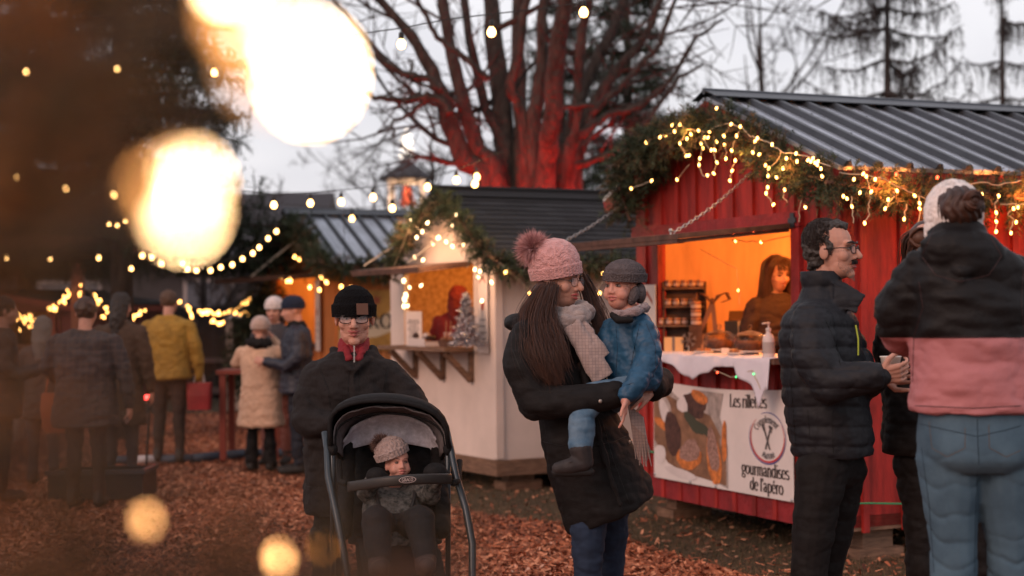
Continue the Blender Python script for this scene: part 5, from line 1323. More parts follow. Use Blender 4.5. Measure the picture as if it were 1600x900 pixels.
# ------------------------------------------------------------------ mother
D = 6.75; Q = lambda x, y, dy=0.: P(x, y, D + dy)
f2 = V(.86, -.5, 0); H = Q(871, 440); M = fr(V(.86, -.50, -.06)); rt0 = secrot(f2)
tor = [(Q(876, 497), .085, .08, rt0), (Q(872, 513), .17, .10, rt0), (Q(872, 540), .205, .13, rt0), (Q(880, 580), .205, .145, rt0), (Q(898, 635), .195, .150, rt0),
       (Q(915, 690), .205, .17, secrot(f2, 8)), (Q(934, 745), .215, .185, secrot(f2, 17)), (Q(952, 796), .215, .195, secrot(f2, 23)), (Q(955, 806), .20, .18, secrot(f2, 23))]
armR = [(Q(824, 528, -.15), .082), (Q(816, 572, -.19), .084), (Q(838, 628, -.22), .080), (Q(895, 627, -.30), .070), (Q(962, 615, -.31), .056)]
armL = [(Q(900, 525, .15), .08), (Q(975, 570, .16), .075), (Q(1030, 596, .04), .07), (Q(1020, 606, -.12), .056)]
legN = [(Q(925, 760, -.08), .095), (Q(919, 820, -.1), .082), (Q(918, 880, -.1), .066), (Q(922, 990, -.08), .05)]; legF = [(Q(950, 760, .08), .095), (Q(955, 820, .1), .078), (Q(955, 880, .12), .062), (Q(950, 990, .12), .05)]
def hoodx(mb):
    mb.ell(Q(808, 505, .0), (.055, .12, .045), Matrix.Rotation(R(15), 3, 'Y')); mb.chain([(Q(795, 508, -.1), .022), (Q(800, 500, .02), .03), (Q(820, 496, .1), .03)])
    mb.chain([(Q(905, 540, -.16), .016), (Q(925, 640, -.2), .016), (Q(955, 750, -.24), .016), (Q(970, 790, -.24), .014)], 8)
mom = figure('woman in long black coat, pink pompom hat and glasses carrying a child', V(H.x, D, 0), tor, [armR, armL], [legN, legF], (H, M, 1.0), dict(coat=C_BLACK, legs=C_DENIMD), voxel=.0034, cvox=.0065, fold=.010,
             fs=(5, 5, 9), hands=(None, ((Q(1014, 608, -.15), (Q(985, 634, -.26) - Q(1014, 608, -.15)), V(-.2, .9, -.3)), dict(curl=(.35, .5, .4), side=1, s=.95))), extra=hoodx, group=None)
face(mom, H, M, 1.0, lip=LIPW, look=(.3, -.8), glasses=(.0235, .019), gs=.8)
PINK = knit_mat('knit_pink', (.56, .29, .28)); 
ax = V(-.47, .05, .88)
hat = knit_hat(mom, Q(871, 435) + ax * .008, ax, V(.88, -.42, .1), [(0, .087, .107), (.035, .092, .110), (.07, .096, .112), (.105, .090, .101), (.132, .074, .083), (.152, .048, .055), (.165, .015, .016)], PINK, ribs=40, cable=.0022)
pompom(mom, Q(833, 387, -.01), .070, [mat('fur_pink', (.62, .34, .32), .9), mat('fur_pink2', (.45, .22, .22), .9)], 5200, name='pompom')
HB = [HAIRB, HAIRL, HAIRB, mat('hair_brown_mid', (.085, .032, .018), .5)]
strands(mom, [[Q(850, 448, -.08), Q(826, 492, -.14), Q(826, 545, -.24), Q(848, 592, -.27)], [Q(855, 450, -.10), Q(838, 500, -.18), Q(846, 550, -.27), Q(866, 602, -.28)], [Q(862, 448, -.10), Q(851, 500, -.17), Q(860, 550, -.26), Q(874, 600, -.27)],
              [Q(862, 446, -.09), Q(857, 490, -.15), Q(872, 535, -.24), Q(884, 580, -.25)], [Q(842, 455, -.03), Q(818, 500, -.06), Q(822, 540, -.2), Q(838, 580, -.26)], [Q(862, 444, -.09), Q(856, 472, -.11), Q(860, 505, -.16), Q(872, 545, -.22)]],
        300, .0016, .013, HB, seed=5, mass=[[(Q(850, 455, -.05), .045), (Q(835, 500, -.1), .045), (Q(845, 545, -.19), .04), (Q(862, 585, -.22), .025)]])
strands(mom, [[Q(905, 425, .05), Q(918, 460, .05), Q(930, 500, -.02), Q(944, 530, -.06)], [Q(908, 430, .07), Q(926, 465, .06), Q(940, 500, .0), Q(950, 535, -.02)]], 150, .0017, .014, HB, seed=6, name='hair')
SCF = mat('scarf_wool', (.34, .27, .25), .95, col2=(.22, .18, .175), vscale=34, bump=.8, bscale=120, bdist=.005, sheen=.3); SCF2 = mat('scarf_check', (.42, .34, .31), .95, sheen=.3)
nt_ = SCF2.node_tree; ck = nt_.nodes.new('ShaderNodeTexBrick'); ck.inputs['Scale'].default_value = 38; ck.inputs['Color1'].default_value = (.34, .25, .225, 1); ck.inputs['Color2'].default_value = (.28, .205, .19, 1); ck.inputs['Mortar'].default_value = (.15, .11, .105, 1); ck.inputs['Mortar Size'].default_value = .04; ck.inputs['Mortar Smooth'].default_value = 1; ck.offset = 0; ck.inputs['Brick Width'].default_value = .5; ck.inputs['Row Height'].default_value = .5
tcx = nt_.nodes.new('ShaderNodeTexCoord'); mpx = nt_.nodes.new('ShaderNodeMapping'); mpx.inputs['Rotation'].default_value = (R(90), 0, R(0)); nt_.links.new(tcx.outputs['Object'], mpx.inputs[0]); nt_.links.new(mpx.outputs[0], ck.inputs['Vector']); nt_.links.new(ck.outputs['Color'], nt_.nodes['Principled BSDF'].inputs['Base Color'])
mb = MB(); mb.chain([(Q(858, 487, .06), .03), (Q(868, 497, -.06), .036), (Q(885, 503, -.12), .042), (Q(905, 500, -.11), .044), (Q(915, 488, -.04), .04), (Q(905, 482, .04), .035)], 14); mb.chain([(Q(872, 487, -.06), .026), (Q(890, 490, -.11), .03), (Q(908, 484, -.06), .03)], 14)
mesh_obj(fuse(mb, .005, 3, disp=folds(.007, (14, 14, 22))), 'scarf', SCF, mom)
mb = MB()
for k, (a, b_, w1) in enumerate((((892, 506), (943, 592), .041), ((903, 506), (940, 560), .036))):
    rr = Matrix.Rotation(R(-32), 3, 'Y'); secs = [(Q(a[0] + (b_[0] - a[0]) * t, a[1] + (b_[1] - a[1]) * t, -.15 - .07 * math.sin(t * 1.6) + k * .02), w1 * (1 + .25 * t), .018, Matrix.Rotation(R(-30), 3, 'Y'), 2.4) for t in [j / 8 for j in range(9)]]; mb.loft(secs, 20)
mesh_obj(fuse(mb, .005, 2, disp=folds(.007, (22, 22, 5))), 'scarf', SCF2, mom)
mb = MB()
for k in range(46):
    x = 985 + (k % 23) * 1.0; y0 = 640 + (k % 23) * .9; e = Q(x + 8 + rnd.uniform(-5, 5), y0 + rnd.uniform(45, 78), -.2); mb.tube([Q(x - 3, y0 - 8, -.21), Q(x + 2, y0 + 22, -.23), e], [.0045, .004, .002], 4, caps=False)
mb.build('scarf_fringe', SCF2, mom, world=True)
mb = MB()
for (x, y, dy) in ((938, 627, -.372), (985, 690, -.2)): mb.ell(Q(x, y, dy), (.008, .005, .008))
mb.build('snap_button', mat('button', (.3, .25, .22), .3, metal=.6), mom, world=True)

strands(mom, [[Q(850, 448, -.08), Q(826, 492, -.15), Q(828, 545, -.25), Q(850, 600, -.27)], [Q(858, 448, -.10), Q(846, 500, -.18), Q(856, 550, -.28), Q(872, 612, -.28)]], 90, .0009, .026, HB, seed=15, name='flyaway_hair', wave=.012)
DARKSEAM = mat('seam_dark', (.003, .003, .003), .6); ZIPM = mat('zip_metal', (.12, .11, .10), .35, metal=.7)
seam(mom, 'coat', [[(800, 545), (818, 590), (845, 612), (900, 612)], [(838, 648), (850, 700), (862, 760), (880, 820)], [(848, 690), (900, 702), (960, 690), (1008, 668)], [(940, 655), (958, 720), (985, 790)]], .003, DARKSEAM)
# ------------------------------------------------------------------ child on her arm
D = 6.62; H = Q(971, 450); M = fr(V(-.60, -.80, .05)); f2 = V(-.62, -.78, 0); rt0 = secrot(f2); cs = .80
tor = [(Q(984, 487), .05, .05, rt0), (Q(986, 500), .095, .065, rt0), (Q(988, 520), .115, .085, rt0), (Q(990, 560), .118, .095, rt0), (Q(990, 598), .115, .10, rt0), (Q(988, 612), .10, .09, rt0)]
aL = [(Q(1008, 517, -.09), .052), (Q(1014, 556, -.15), .056), (Q(996, 596, -.24), .048), (Q(980, 616, -.28), .040)]; aR = [(Q(955, 515, .05), .05), (Q(950, 550, .0), .045), (Q(958, 580, .0), .04)]
lL = [(Q(985, 608, -.08), .06), (Q(922, 620, -.13), .058), (Q(908, 655, -.20), .056), (Q(907, 694, -.21), .052)]; lR = [(Q(975, 612, .08), .07), (Q(930, 640, .25), .06), (Q(925, 690, .27), .05)]
BLUE = mat('snow_blue', (.016, .065, .125), .5, var=.25, vscale=14, bump=.4, bscale=80, bdist=.004)
w0 = Q(978, 622, -.29)
kid = figure('toddler in blue snow jacket and grey knit hat held by the woman', V(H.x, D, 0), tor, [aL, aR], [lL, lR], (H, M, cs), dict(coat=BLUE, legs=C_DENIMC), voxel=.0034, cvox=.0055, fold=.008, fs=(12, 12, 18), skin=SKINC, child=True,
             hands=((( w0, V(-.1, -.1, -1), V(-.9, .1, 0)), dict(s=.74, curl=(.12, .2, .2), side=1, spread=.03, thumb=.25)), None), feet=False, coat_name='jacket')
face(kid, H, M, cs, es=1.25, lip=mat('lips_child', (.42, .12, .11), .45), brow=HAIRL, look=(-.3, .5), browr=.0025)
GREY = knit_mat('knit_grey', (.095, .078, .08)); GREYL = knit_mat('knit_grey_light', (.26, .19, .19))
knit_hat(kid, Q(976, 438), V(.22, .10, .96), V(-.74, -.66, 0), [(-.005, .077, .092), (.03, .080, .094), (.05, .075, .086), (.07, .058, .066), (.085, .03, .035), (.09, .008, .008)], GREY, ribs=48, cuff=.036)
mb = MB(); mb.ell(Q(990, 462, -.045), (.022, .03, .042), Matrix.Rotation(R(20), 3, 'Y')); mb.ell(Q(1000, 458, .0), (.026, .045, .045)); mesh_obj(fuse(mb, .004, 2), 'ear_flap', GREY, kid)
mb = MB(); mb.chain([(Q(960, 489, -.02), .016), (Q(970, 492, -.09), .02), (Q(990, 487, -.10), .022), (Q(1009, 480, -.04), .02), (Q(1008, 478, .03), .018)], 12); mesh_obj(fuse(mb, .004, 2, disp=folds(.006, (25, 25, 25))), 'collar', GREYL, kid)
mb = MB(); mb.chain([(Q(957, 492, -.05), .014), (Q(966, 500, -.12), .017), (Q(985, 500, -.13), .014)], 10); mesh_obj(fuse(mb, .005, 2), 'neck_warmer', C_BLACK, kid)
mb = MB(); mb.chain([(Q(907, 700, -.22), .047), (Q(912, 722, -.22), .040), (Q(893, 728, -.23), .034), (Q(872, 732, -.23), .026)]); 
for k in range(3): mb.tube([Q(893, 704 + k * 8, -.262), Q(885, 707 + k * 8, -.255)], .003, 5)
mesh_obj(fuse(mb, .005, 2), 'boot', mat('boot_dark', (.028, .022, .022), .7, var=.3, vscale=30), kid)
mb = MB(); mb.chain([(Q(922, 737, -.22), .018), (Q(895, 738, -.23), .018), (Q(868, 738, -.23), .017)]); mesh_obj(fuse(mb, .005, 2), 'boot_sole', mat('sole', (.014, .012, .012), .8), kid)

seam(kid, 'jacket', [[(962, 500), (965, 545), (962, 590)], [(1000, 505), (992, 540), (985, 575)], [(990, 598), (966, 606)], [(1010, 506), (1024, 540), (1024, 585)]], .0025, mat('seam_navy', (.006, .02, .045), .6))
# ------------------------------------------------------------------ grandfather
D = 7.6; H = Q(554, 497); M = fr(V(.06, -1, -.08)); f2 = V(.05, -1, 0); rt0 = secrot(f2)
tor = [(Q(553, 546), .095, .085, rt0), (Q(552, 557), .15, .105, rt0), (Q(551, 574), .215, .13, rt0), (Q(551, 610), .235, .155, rt0), (Q(550, 670), .235, .165, rt0), (Q(548, 740), .225, .17, rt0), (Q(545, 795), .22, .17, rt0), (Q(545, 804), .20, .15, rt0)]
aR = [(Q(501, 585, 0), .083), (Q(484, 622, -.03), .086), (Q(482, 660, -.08), .08), (Q(508, 662, -.17), .062), (Q(530, 660, -.22), .05)]; aL = [(Q(603, 584, 0), .083), (Q(630, 612, -.03), .086), (Q(652, 640, -.09), .075), (Q(662, 650, -.16), .06), (Q(664, 656, -.21), .05)]
lR = [(Q(522, 780), .10), (Q(512, 850, -.03), .082), (Q(508, 950), .062)]; lL = [(Q(575, 780), .10), (Q(580, 850, .05), .082), (Q(582, 950, .1), .062)]
def colx(mb): mb.chain([(Q(522, 548, .02), .028), (Q(530, 562, -.09), .026), (Q(548, 578, -.145), .016)], 10); mb.chain([(Q(584, 548, .02), .028), (Q(576, 562, -.09), .026), (Q(558, 578, -.145), .016)], 10); mb.chain([(Q(553, 580, -.145), .013), (Q(552, 680, -.17), .013), (Q(548, 790, -.175), .013)], 8)
man = figure('old man in black winter coat, beanie and glasses pushing the stroller', V(H.x, D, 0), tor, [aR, aL], [lR, lL], (H, M, 1.12), dict(coat=mat('coat_corduroy', (.0150, .0118, .0115), .85, spec=.25, var=.35, vscale=60, stretch=(4, 4, .3), bump=.7, bscale=60, bdist=.004), legs=C_BLACK),
             voxel=.0036, cvox=.0075, fold=.014, fs=(6, 6, 9), skin=SKINO, male=True, extra=colx,
             hands=(((Q(536, 660, -.23), V(.6, -.6, -.1), V(0, 0, -1)), dict(curl=(1.1, 1., .5), side=-1)), ((Q(664, 658, -.23), V(-.4, -.7, -.1), V(0, 0, -1)), dict(curl=(1.1, 1., .5), side=1))))
face(man, H, M, 1.12, skin=SKINO, brow=HAIRG, browr=.0022, smile=True, look=(0, -.6), glasses=(.026, .0165), gs=1.3)
BLK = knit_mat('knit_black', (.006, .0055, .006))
knit_hat(man, Q(553, 494) + V(0, .010, 0), V(0, .34, 1), V(0, -1, 0), [(-.004, .098, .128), (.05, .101, .127), (.095, .088, .110), (.125, .063, .08), (.142, .034, .04), (.148, .01, .01)], BLK, ribs=40, cuff=.06, amp=.0012)
mb = MB(); mb.box(Q(566, 483, -.126), (.054, .006, .054), Matrix.Rotation(R(14), 3, 'Z') @ Matrix.Rotation(R(-14), 3, 'X')); mb.build('leather_patch', mat('leather', (.10, .04, .022), .6), man, world=True)
mb = MB(); mb.loft([(Q(553, 556), .085, .085, rt0), (Q(553, 548, -.005), .080, .074, rt0), (Q(553, 538, .01), .078, .066, rt0), (Q(553, 527, .03), .072, .056, rt0)]); mb.chain([(Q(540, 545, -.07), .018), (Q(545, 560, -.1), .02)], 10); mb.chain([(Q(566, 545, -.07), .018), (Q(561, 560, -.1), .02)], 10)
mesh_obj(fuse(mb, .005, 2, disp=folds(.006, (20, 20, 30))), 'zip_sweater', mat('knit_red', (.20, .012, .018), .8, bump=.5, bscale=150, bdist=.003), man)
mb = MB()
for k in range(12): mb.box(Q(553.5, 541 + k * 2.2, -.098 - k * .003), (.007, .004, .004))
mb.build('zip', M_steel, man, world=True)

seam(man, 'coat', [[(500, 575), (514, 612), (516, 640)], [(606, 575), (600, 612), (602, 625)], [(480, 625), (500, 640), (512, 642)], [(562, 582), (561, 625)], [(545, 582), (544, 625)], [(476, 760), (520, 764)]], .003, DARKSEAM)
# ------------------------------------------------------------------ man with moustache
D = 6.4; H = Q(1299, 393); M = fr(V(.88, -.47, .02)); f2 = V(.88, -.47, 0); rt0 = secrot(f2)
tor = [(Q(1284, 468), .10, .095, rt0), (Q(1281, 482), .16, .12, rt0), (Q(1280, 505), .205, .145, rt0), (Q(1283, 550), .205, .16, rt0), (Q(1290, 620), .195, .165, rt0), (Q(1300, 690), .185, .165, rt0), (Q(1302, 712), .175, .155, rt0)]
aR = [(Q(1268, 503, -.17), .085), (Q(1272, 555, -.23), .092), (Q(1296, 598, -.27), .086), (Q(1345, 590, -.33), .066), (Q(1368, 587, -.345), .058)]; aL = [(Q(1305, 508, .17), .085), (Q(1335, 565, .16), .08), (Q(1350, 600, .02), .07), (Q(1375, 588, -.16), .055)]
lR = [(Q(1285, 730, -.08), .105), (Q(1274, 800, -.1), .088), (Q(1264, 890, -.1), .076), (Q(1256, 1040, -.08), .06)]; lL = [(Q(1315, 730, .08), .10), (Q(1308, 800, .1), .085), (Q(1290, 890, .12), .072), (Q(1288, 1040, .12), .06)]
xw = Q(1325, 590).x
def quilt(co, no):
    fore = np.clip((co[:, 0] - xw) / .03, 0, 1) * (co[:, 1] < D - .2); z = np.abs(np.sin(co[:, 2] * math.pi / .078 + .3 * np.sin(co[:, 0] * 9))) ** .45; x = np.abs(np.sin(co[:, 0] * math.pi / .07)) ** .45; v = np.abs(np.sin((co[:, 0] - co[:, 1] * .6) * math.pi / .15)) ** .3
    return .010 * (z * (1 - fore) + x * fore) * (.55 + .45 * v) - .009
def colm(mb):
    mb.loft([(Q(1284, 478), .105, .10, rt0), (Q(1284, 450), .085, .088, rt0), (Q(1281, 425), .083, .085, rt0), (Q(1281, 421), .078, .08, rt0)])
    mb.chain([(Q(1308, 440, -.07), .012), (Q(1334, 452, -.11), .012), (Q(1350, 462, -.12), .010)], 8); mb.prism([Q(1300, 440, -.1), Q(1352, 460, -.13), Q(1340, 492, -.14), Q(1305, 478, -.12)], V(0, .022, 0))
mm = figure('man with moustache and glasses in dark quilted jacket holding a paper cup', V(H.x, D, 0), tor, [aR, aL], [lR, lL], (H, M, 1.0), dict(coat=C_NAVY, legs=C_BLACK), voxel=.0034, cvox=.006, fold=.006, fs=(9, 9, 14), male=True, quilt=quilt, extra=colm, coat_name='jacket',
            hands=(((Q(1372, 587, -.35), V(1, -.05, .12), V(.1, .75, .35)), dict(curl=(.5, .8, .6), side=-1)), ((Q(1378, 588, -.2), V(.9, -.25, .1), V(0, -1, .2)), dict(curl=(.4, .5, .4), side=-1))))
face(mm, H, M, 1.0, brow=HAIRD, look=(0, .2), glasses=(.0235, .016), gs=1.4, moustache=HAIRD, goatee=mat('stubble', (.16, .11, .09), .8), browr=.0045)
mb = MB(); q = lambda x, y, z: H + M @ V(x, y, z)
mb.ell(q(0, -.030, .046), (.080, .082, .080), M); mb.ell(q(0, -.050, .01), (.080, .066, .07), M); mb.ell(q(0, .016, .098), (.052, .05, .026), M); mb.ell(q(0, -.055, -.035), (.068, .045, .05), M)
for sx in (-1, 1): mb.caps(q(sx * .074, .012, .03), q(sx * .074, .02, -.01), .012, .008)
mesh_obj(fuse(mb, .005, 1, disp=lambda co, no: .008 * vnoise(co * 60) + .006 * vnoise(co * 130)), 'hair', mat('hair_salt', (.02, .015, .013), .6, col2=(.06, .05, .045), vscale=90), mm)
mb = MB(); g = random.Random(8)
for k in range(1300):
    th = g.uniform(0, 6.28); ph = g.uniform(-.5, 1.5); d_ = V(math.cos(th) * math.cos(ph), math.sin(th) * math.cos(ph), math.sin(ph))
    if d_.y > .45 and d_.z < .66: continue
    a = q(d_.x * .080, -.03 + d_.y * .084, .048 + d_.z * .078); u = M @ V(d_.y, -d_.x, 0); pts = [a + (M @ d_) * (.001 + .006 * j / 6) + (u * math.cos(j * 1.3 + th * 5) + (M @ V(0, 0, 1)) * math.sin(j * 1.3 + th * 5)) * .006 for j in range(7)]; mb.tube(pts, .0014, 3, caps=False)
mb.build('curls', mat('hair_curl', (.03, .02, .017), .5), mm, world=True, smooth=True)
mb = MB(); mb.tube([Q(1337, 508, -.245), Q(1341, 530, -.25), Q(1341, 555, -.25)], .0035, 5); mb.build('zip', mat('lime', (.35, .42, .04), .5), mm, world=True)
seam(mm, 'jacket', [[(1290, 500), (1308, 540), (1314, 575)], [(1262, 640), (1266, 690)], [(1300, 640), (1302, 712)], [(1334, 500), (1340, 560)], [(1240, 520), (1236, 600), (1244, 700)]], .003, DARKSEAM)
cupt = empty('paper_cup', Q(1392, 590, -.29), 'white paper cup of chili held by the man with the moustache', 'cup')
cupt['label'] = 'small white paper cup held in the hand of the man with the moustache'
mb = MB(); mb.lathe([(.0, -.005), (.026, -.005), (.038, .075), (.041, .078), (.041, .082), (.036, .08), (.034, .06), (0, .058)], n=24); mb.build('cup', mat('cup_white', (.62, .56, .54), .5), cupt, smooth=True)
mb = MB(); mb.box((.012, 0, .085), (.004, .012, .06), Matrix.Rotation(R(35), 3, 'Y')); mb.build('stir_stick', M_pale, cupt)

# ------------------------------------------------------------------ woman in black and pink jacket (from behind)
D = 5.2; H = Q(1490, 345); M = fr(V(-.12, 1, -.02)); f2 = V(-.06, 1, 0); rt0 = secrot(f2)
tor = [(Q(1494, 372), .10, .10, rt0), (Q(1500, 392), .15, .125, rt0), (Q(1510, 425), .215, .15, rt0), (Q(1518, 480), .22, .165, rt0), (Q(1523, 550), .208, .165, rt0), (Q(1525, 610), .222, .175, rt0), (Q(1527, 642), .225, .178, rt0), (Q(1527, 648), .20, .15, rt0)]
aL = [(Q(1432, 437, .0), .088), (Q(1407, 490, .05), .088), (Q(1404, 520, .14), .074), (Q(1432, 535, .34), .055)]; aR = [(Q(1592, 437, .0), .09), (Q(1628, 490, .05), .09), (Q(1648, 545, .08), .08), (Q(1640, 600, .25), .06)]
lL = [(Q(1482, 715), .106), (Q(1486, 780, .0), .092), (Q(1490, 850), .076), (Q(1489, 990), .072), (Q(1488, 1130), .055)]; lR = [(Q(1570, 715), .106), (Q(1572, 780), .093), (Q(1580, 850), .078), (Q(1582, 990), .078), (Q(1585, 1130), .055)]
zs = P(1500, 527, D).z
split = lambda c: (c[:, 2] + .012 * np.sin(c[:, 0] * 9) < zs)
PJ = mat('jacket_two_tone', (.008, .0068, .0072), .6, bump=.4, bscale=60, bdist=.005, spec=.25)
nt_ = PJ.node_tree; tcx = nt_.nodes.new('ShaderNodeTexCoord'); sx_ = nt_.nodes.new('ShaderNodeSeparateXYZ'); nt_.links.new(tcx.outputs['Object'], sx_.inputs[0])
lt = nt_.nodes.new('ShaderNodeMath'); lt.operation = 'LESS_THAN'; lt.inputs[1].default_value = zs; nt_.links.new(sx_.outputs['Z'], lt.inputs[0])
mc = nt_.nodes.new('ShaderNodeMix'); mc.data_type = 'RGBA'; mc.inputs[6].default_value = (.008, .0068, .0072, 1); mc.inputs[7].default_value = (.40, .15, .155, 1); nt_.links.new(lt.outputs[0], mc.inputs['Factor']); nt_.links.new(mc.outputs[2], nt_.nodes['Principled BSDF'].inputs['Base Color'])
def hood2(mb):
    mb.ell(Q(1500, 392, -.10), (.14, .075, .085), Matrix.Rotation(R(6), 3, 'Y')); mb.ell(Q(1494, 368, -.07), (.105, .06, .06)); mb.ell(Q(1492, 360, -.02), (.085, .085, .05)); mb.chain([(Q(1430, 405, -.04), .04), (Q(1500, 430, -.14), .035), (Q(1570, 410, -.04), .04)])
def pantf(co, no):
    n = fbm(co * np.array([7, 7, 3]), 2); ph = co[:, 2] * 40 + n * 3.2 + np.abs(np.sin((co[:, 0] - 1.5) * 16)) * .8; cr_ = (1 - np.abs(np.sin(ph))) ** 3; lo = np.clip((P(0, 690, 5.2).z - co[:, 2]) / .2, .15, 1)
    n2 = fbm(co * np.array([16, 16, 9]) + 3, 2); return -.011 * cr_ * lo * np.clip(.5 + 1.6 * fbm(co * 5 + 9, 2), 0, 1) + .005 * n2 * lo
pk = figure('tall woman seen from behind in black and pink jacket with white knit headband', V(Q(1525, 600).x, D, 0), tor, [aL, aR], [lL, lR], (H, M, 1.0), dict(coat=PJ, legs=C_DENIM), voxel=.006, cvox=.0065, fold=.015, fs=(4, 4, 8), extra=hood2, coat_name='jacket', legname='jeans',
            leg_top=[(Q(1525, 640), .18, .145, rt0), (Q(1526, 680), .19, .16, rt0), (Q(1526, 715), .18, .16, rt0), (Q(1526, 735), .14, .12, rt0)], pant_fold=pantf)
CREAM = knit_mat('knit_cream', (.74, .68, .66), 120)
mb = MB(); mb.ell(H + V(0, 0, .024), (.093, .107, .110)); mb.ell(H + V(0, .0, -.03), (.093, .10, .09)); mb.ell(H + V(0, -.01, -.07), (.085, .085, .06)); mesh_obj(fuse(mb, .004, 3, disp=lambda co, no: +.0045 * np.sin(np.arctan2(co[:, 1] - H.y, co[:, 0] - H.x) * 46)), 'knit_headband', CREAM, pk)
mb = MB(); mb.ell(H + V(.004, -.062, .040), (.077, .072, .070)); mesh_obj(fuse(mb, .004, 2, disp=lambda co, no: .003 * np.sin(co[:, 0] * 240 + 3 * np.sin(co[:, 2] * 60))), 'hair', HAIRB, pk)
mb = MB(); g = random.Random(2); bc = H + V(.026, -.132, .056)
for k in range(150):
    a0 = g.uniform(0, 6.28); rr = g.uniform(.012, .032); tl = g.gauss(0, .35); pts = [bc + V(math.cos(a0 + j * .35) * rr, math.sin(tl) * rr * math.sin(a0 + j * .35) - (.036 - rr) * .8, math.sin(a0 + j * .35) * rr) for j in range(12)]; mb.mi = g.randrange(2); mb.tube(pts, .0032, 4, caps=False)
mb.mi = 0; mb.ell(bc, .024); mb.build('hair_bun', [HAIRB, MATS['hair_brown_mid']], pk, world=True, smooth=True)
STT = mat('stitch', (.10, .07, .05), .8); DSE = mat('denim_seam', (.018, .036, .055), .8)
seam(pk, 'jeans', [[(1452, 658), (1456, 700), (1480, 714), (1508, 700), (1508, 664)], [(1545, 664), (1546, 700), (1572, 714), (1599, 702)]], .0022, STT, 'pocket_seam')
seam(pk, 'jeans', [[(1527, 655), (1528, 690), (1530, 730)], [(1436, 662), (1480, 672), (1526, 682), (1572, 672), (1599, 664)], [(1440, 700), (1452, 790), (1460, 898)], [(1527, 740), (1524, 800), (1522, 898)]], .003, DSE, 'jeans_seam')
seam(pk, 'jacket', [[(1427, 528), (1500, 526), (1599, 528)], [(1430, 634), (1520, 638), (1599, 634)], [(1436, 440), (1442, 480), (1428, 527), (1426, 600)], [(1462, 352), (1440, 400), (1462, 430), (1500, 440), (1545, 430), (1565, 400), (1540, 356)], [(1599, 420), (1596, 470), (1599, 520)]], .003, mat('seam_plum', (.035, .015, .016), .6))
# ------------------------------------------------------------------ companion in black behind her
D = 6.55; H = Q(1452, 392); M = fr(V(.5, .85, 0)); f2 = V(.4, .9, 0); rt0 = secrot(f2)
tor = [(Q(1450, 445), .08, .08, rt0), (Q(1450, 458), .14, .11, rt0), (Q(1450, 480), .185, .14, rt0), (Q(1448, 560), .19, .16, rt0), (Q(1450, 640), .185, .16, rt0), (Q(1450, 700), .19, .16, rt0), (Q(1450, 712), .17, .14, rt0)]
aL = [(Q(1400, 490), .075), (Q(1392, 540, .02), .078), (Q(1398, 590, .05), .07), (Q(1420, 590, .25), .055)]; aR = [(Q(1500, 490), .075), (Q(1515, 550), .075), (Q(1510, 600, .1), .06)]
lL = [(Q(1432, 720), .095), (Q(1440, 800), .08), (Q(1443, 900), .07), (Q(1445, 1020), .055)]; lR = [(Q(1475, 720), .095), (Q(1520, 800), .08), (Q(1535, 900), .07), (Q(1540, 1020), .055)]
cb = figure('companion in all black coat standing behind the woman in pink and black', V(Q(1450, 600).x, D, 0), tor, [aL, aR], [lL, lR], (H, M, 1.), dict(coat=C_BLACK, legs=C_BLACK), voxel=.008, cvox=.008, fold=.010)
strands(cb, [[H + V(.02, -.02, .09), H + V(-.03, -.08, .06), H + V(-.06, -.06, .0), H + V(-.05, -.05, -.08)], [H + V(.0, -.02, .09), H + V(-.08, -.04, .05), H + V(-.08, -.02, -.02), H + V(-.07, 0, -.08)]], 70, .004, .02, HB, seed=9, mass=[[(H + V(0, 0, .03), .1), (H + V(0, 0, -.03), .09)]])
mb = MB(); g = random.Random(3); bc = Q(1437, 372, -.08)
for k in range(110):
    a0 = g.uniform(0, 6.28); rr = g.uniform(.012, .042); tl = g.gauss(0, .6); pts = [bc + V(math.cos(a0 + j * .35) * rr, math.sin(tl) * rr * math.sin(a0 + j * .35), math.sin(a0 + j * .35) * rr) for j in range(12)]; mb.mi = g.randrange(2); mb.tube(pts, .003, 4, caps=False)
mb.mi = 0; mb.ell(bc, .034); mb.build('hair_bun', [HAIRL, MATS['hair_brown_mid']], cb, world=True, smooth=True)
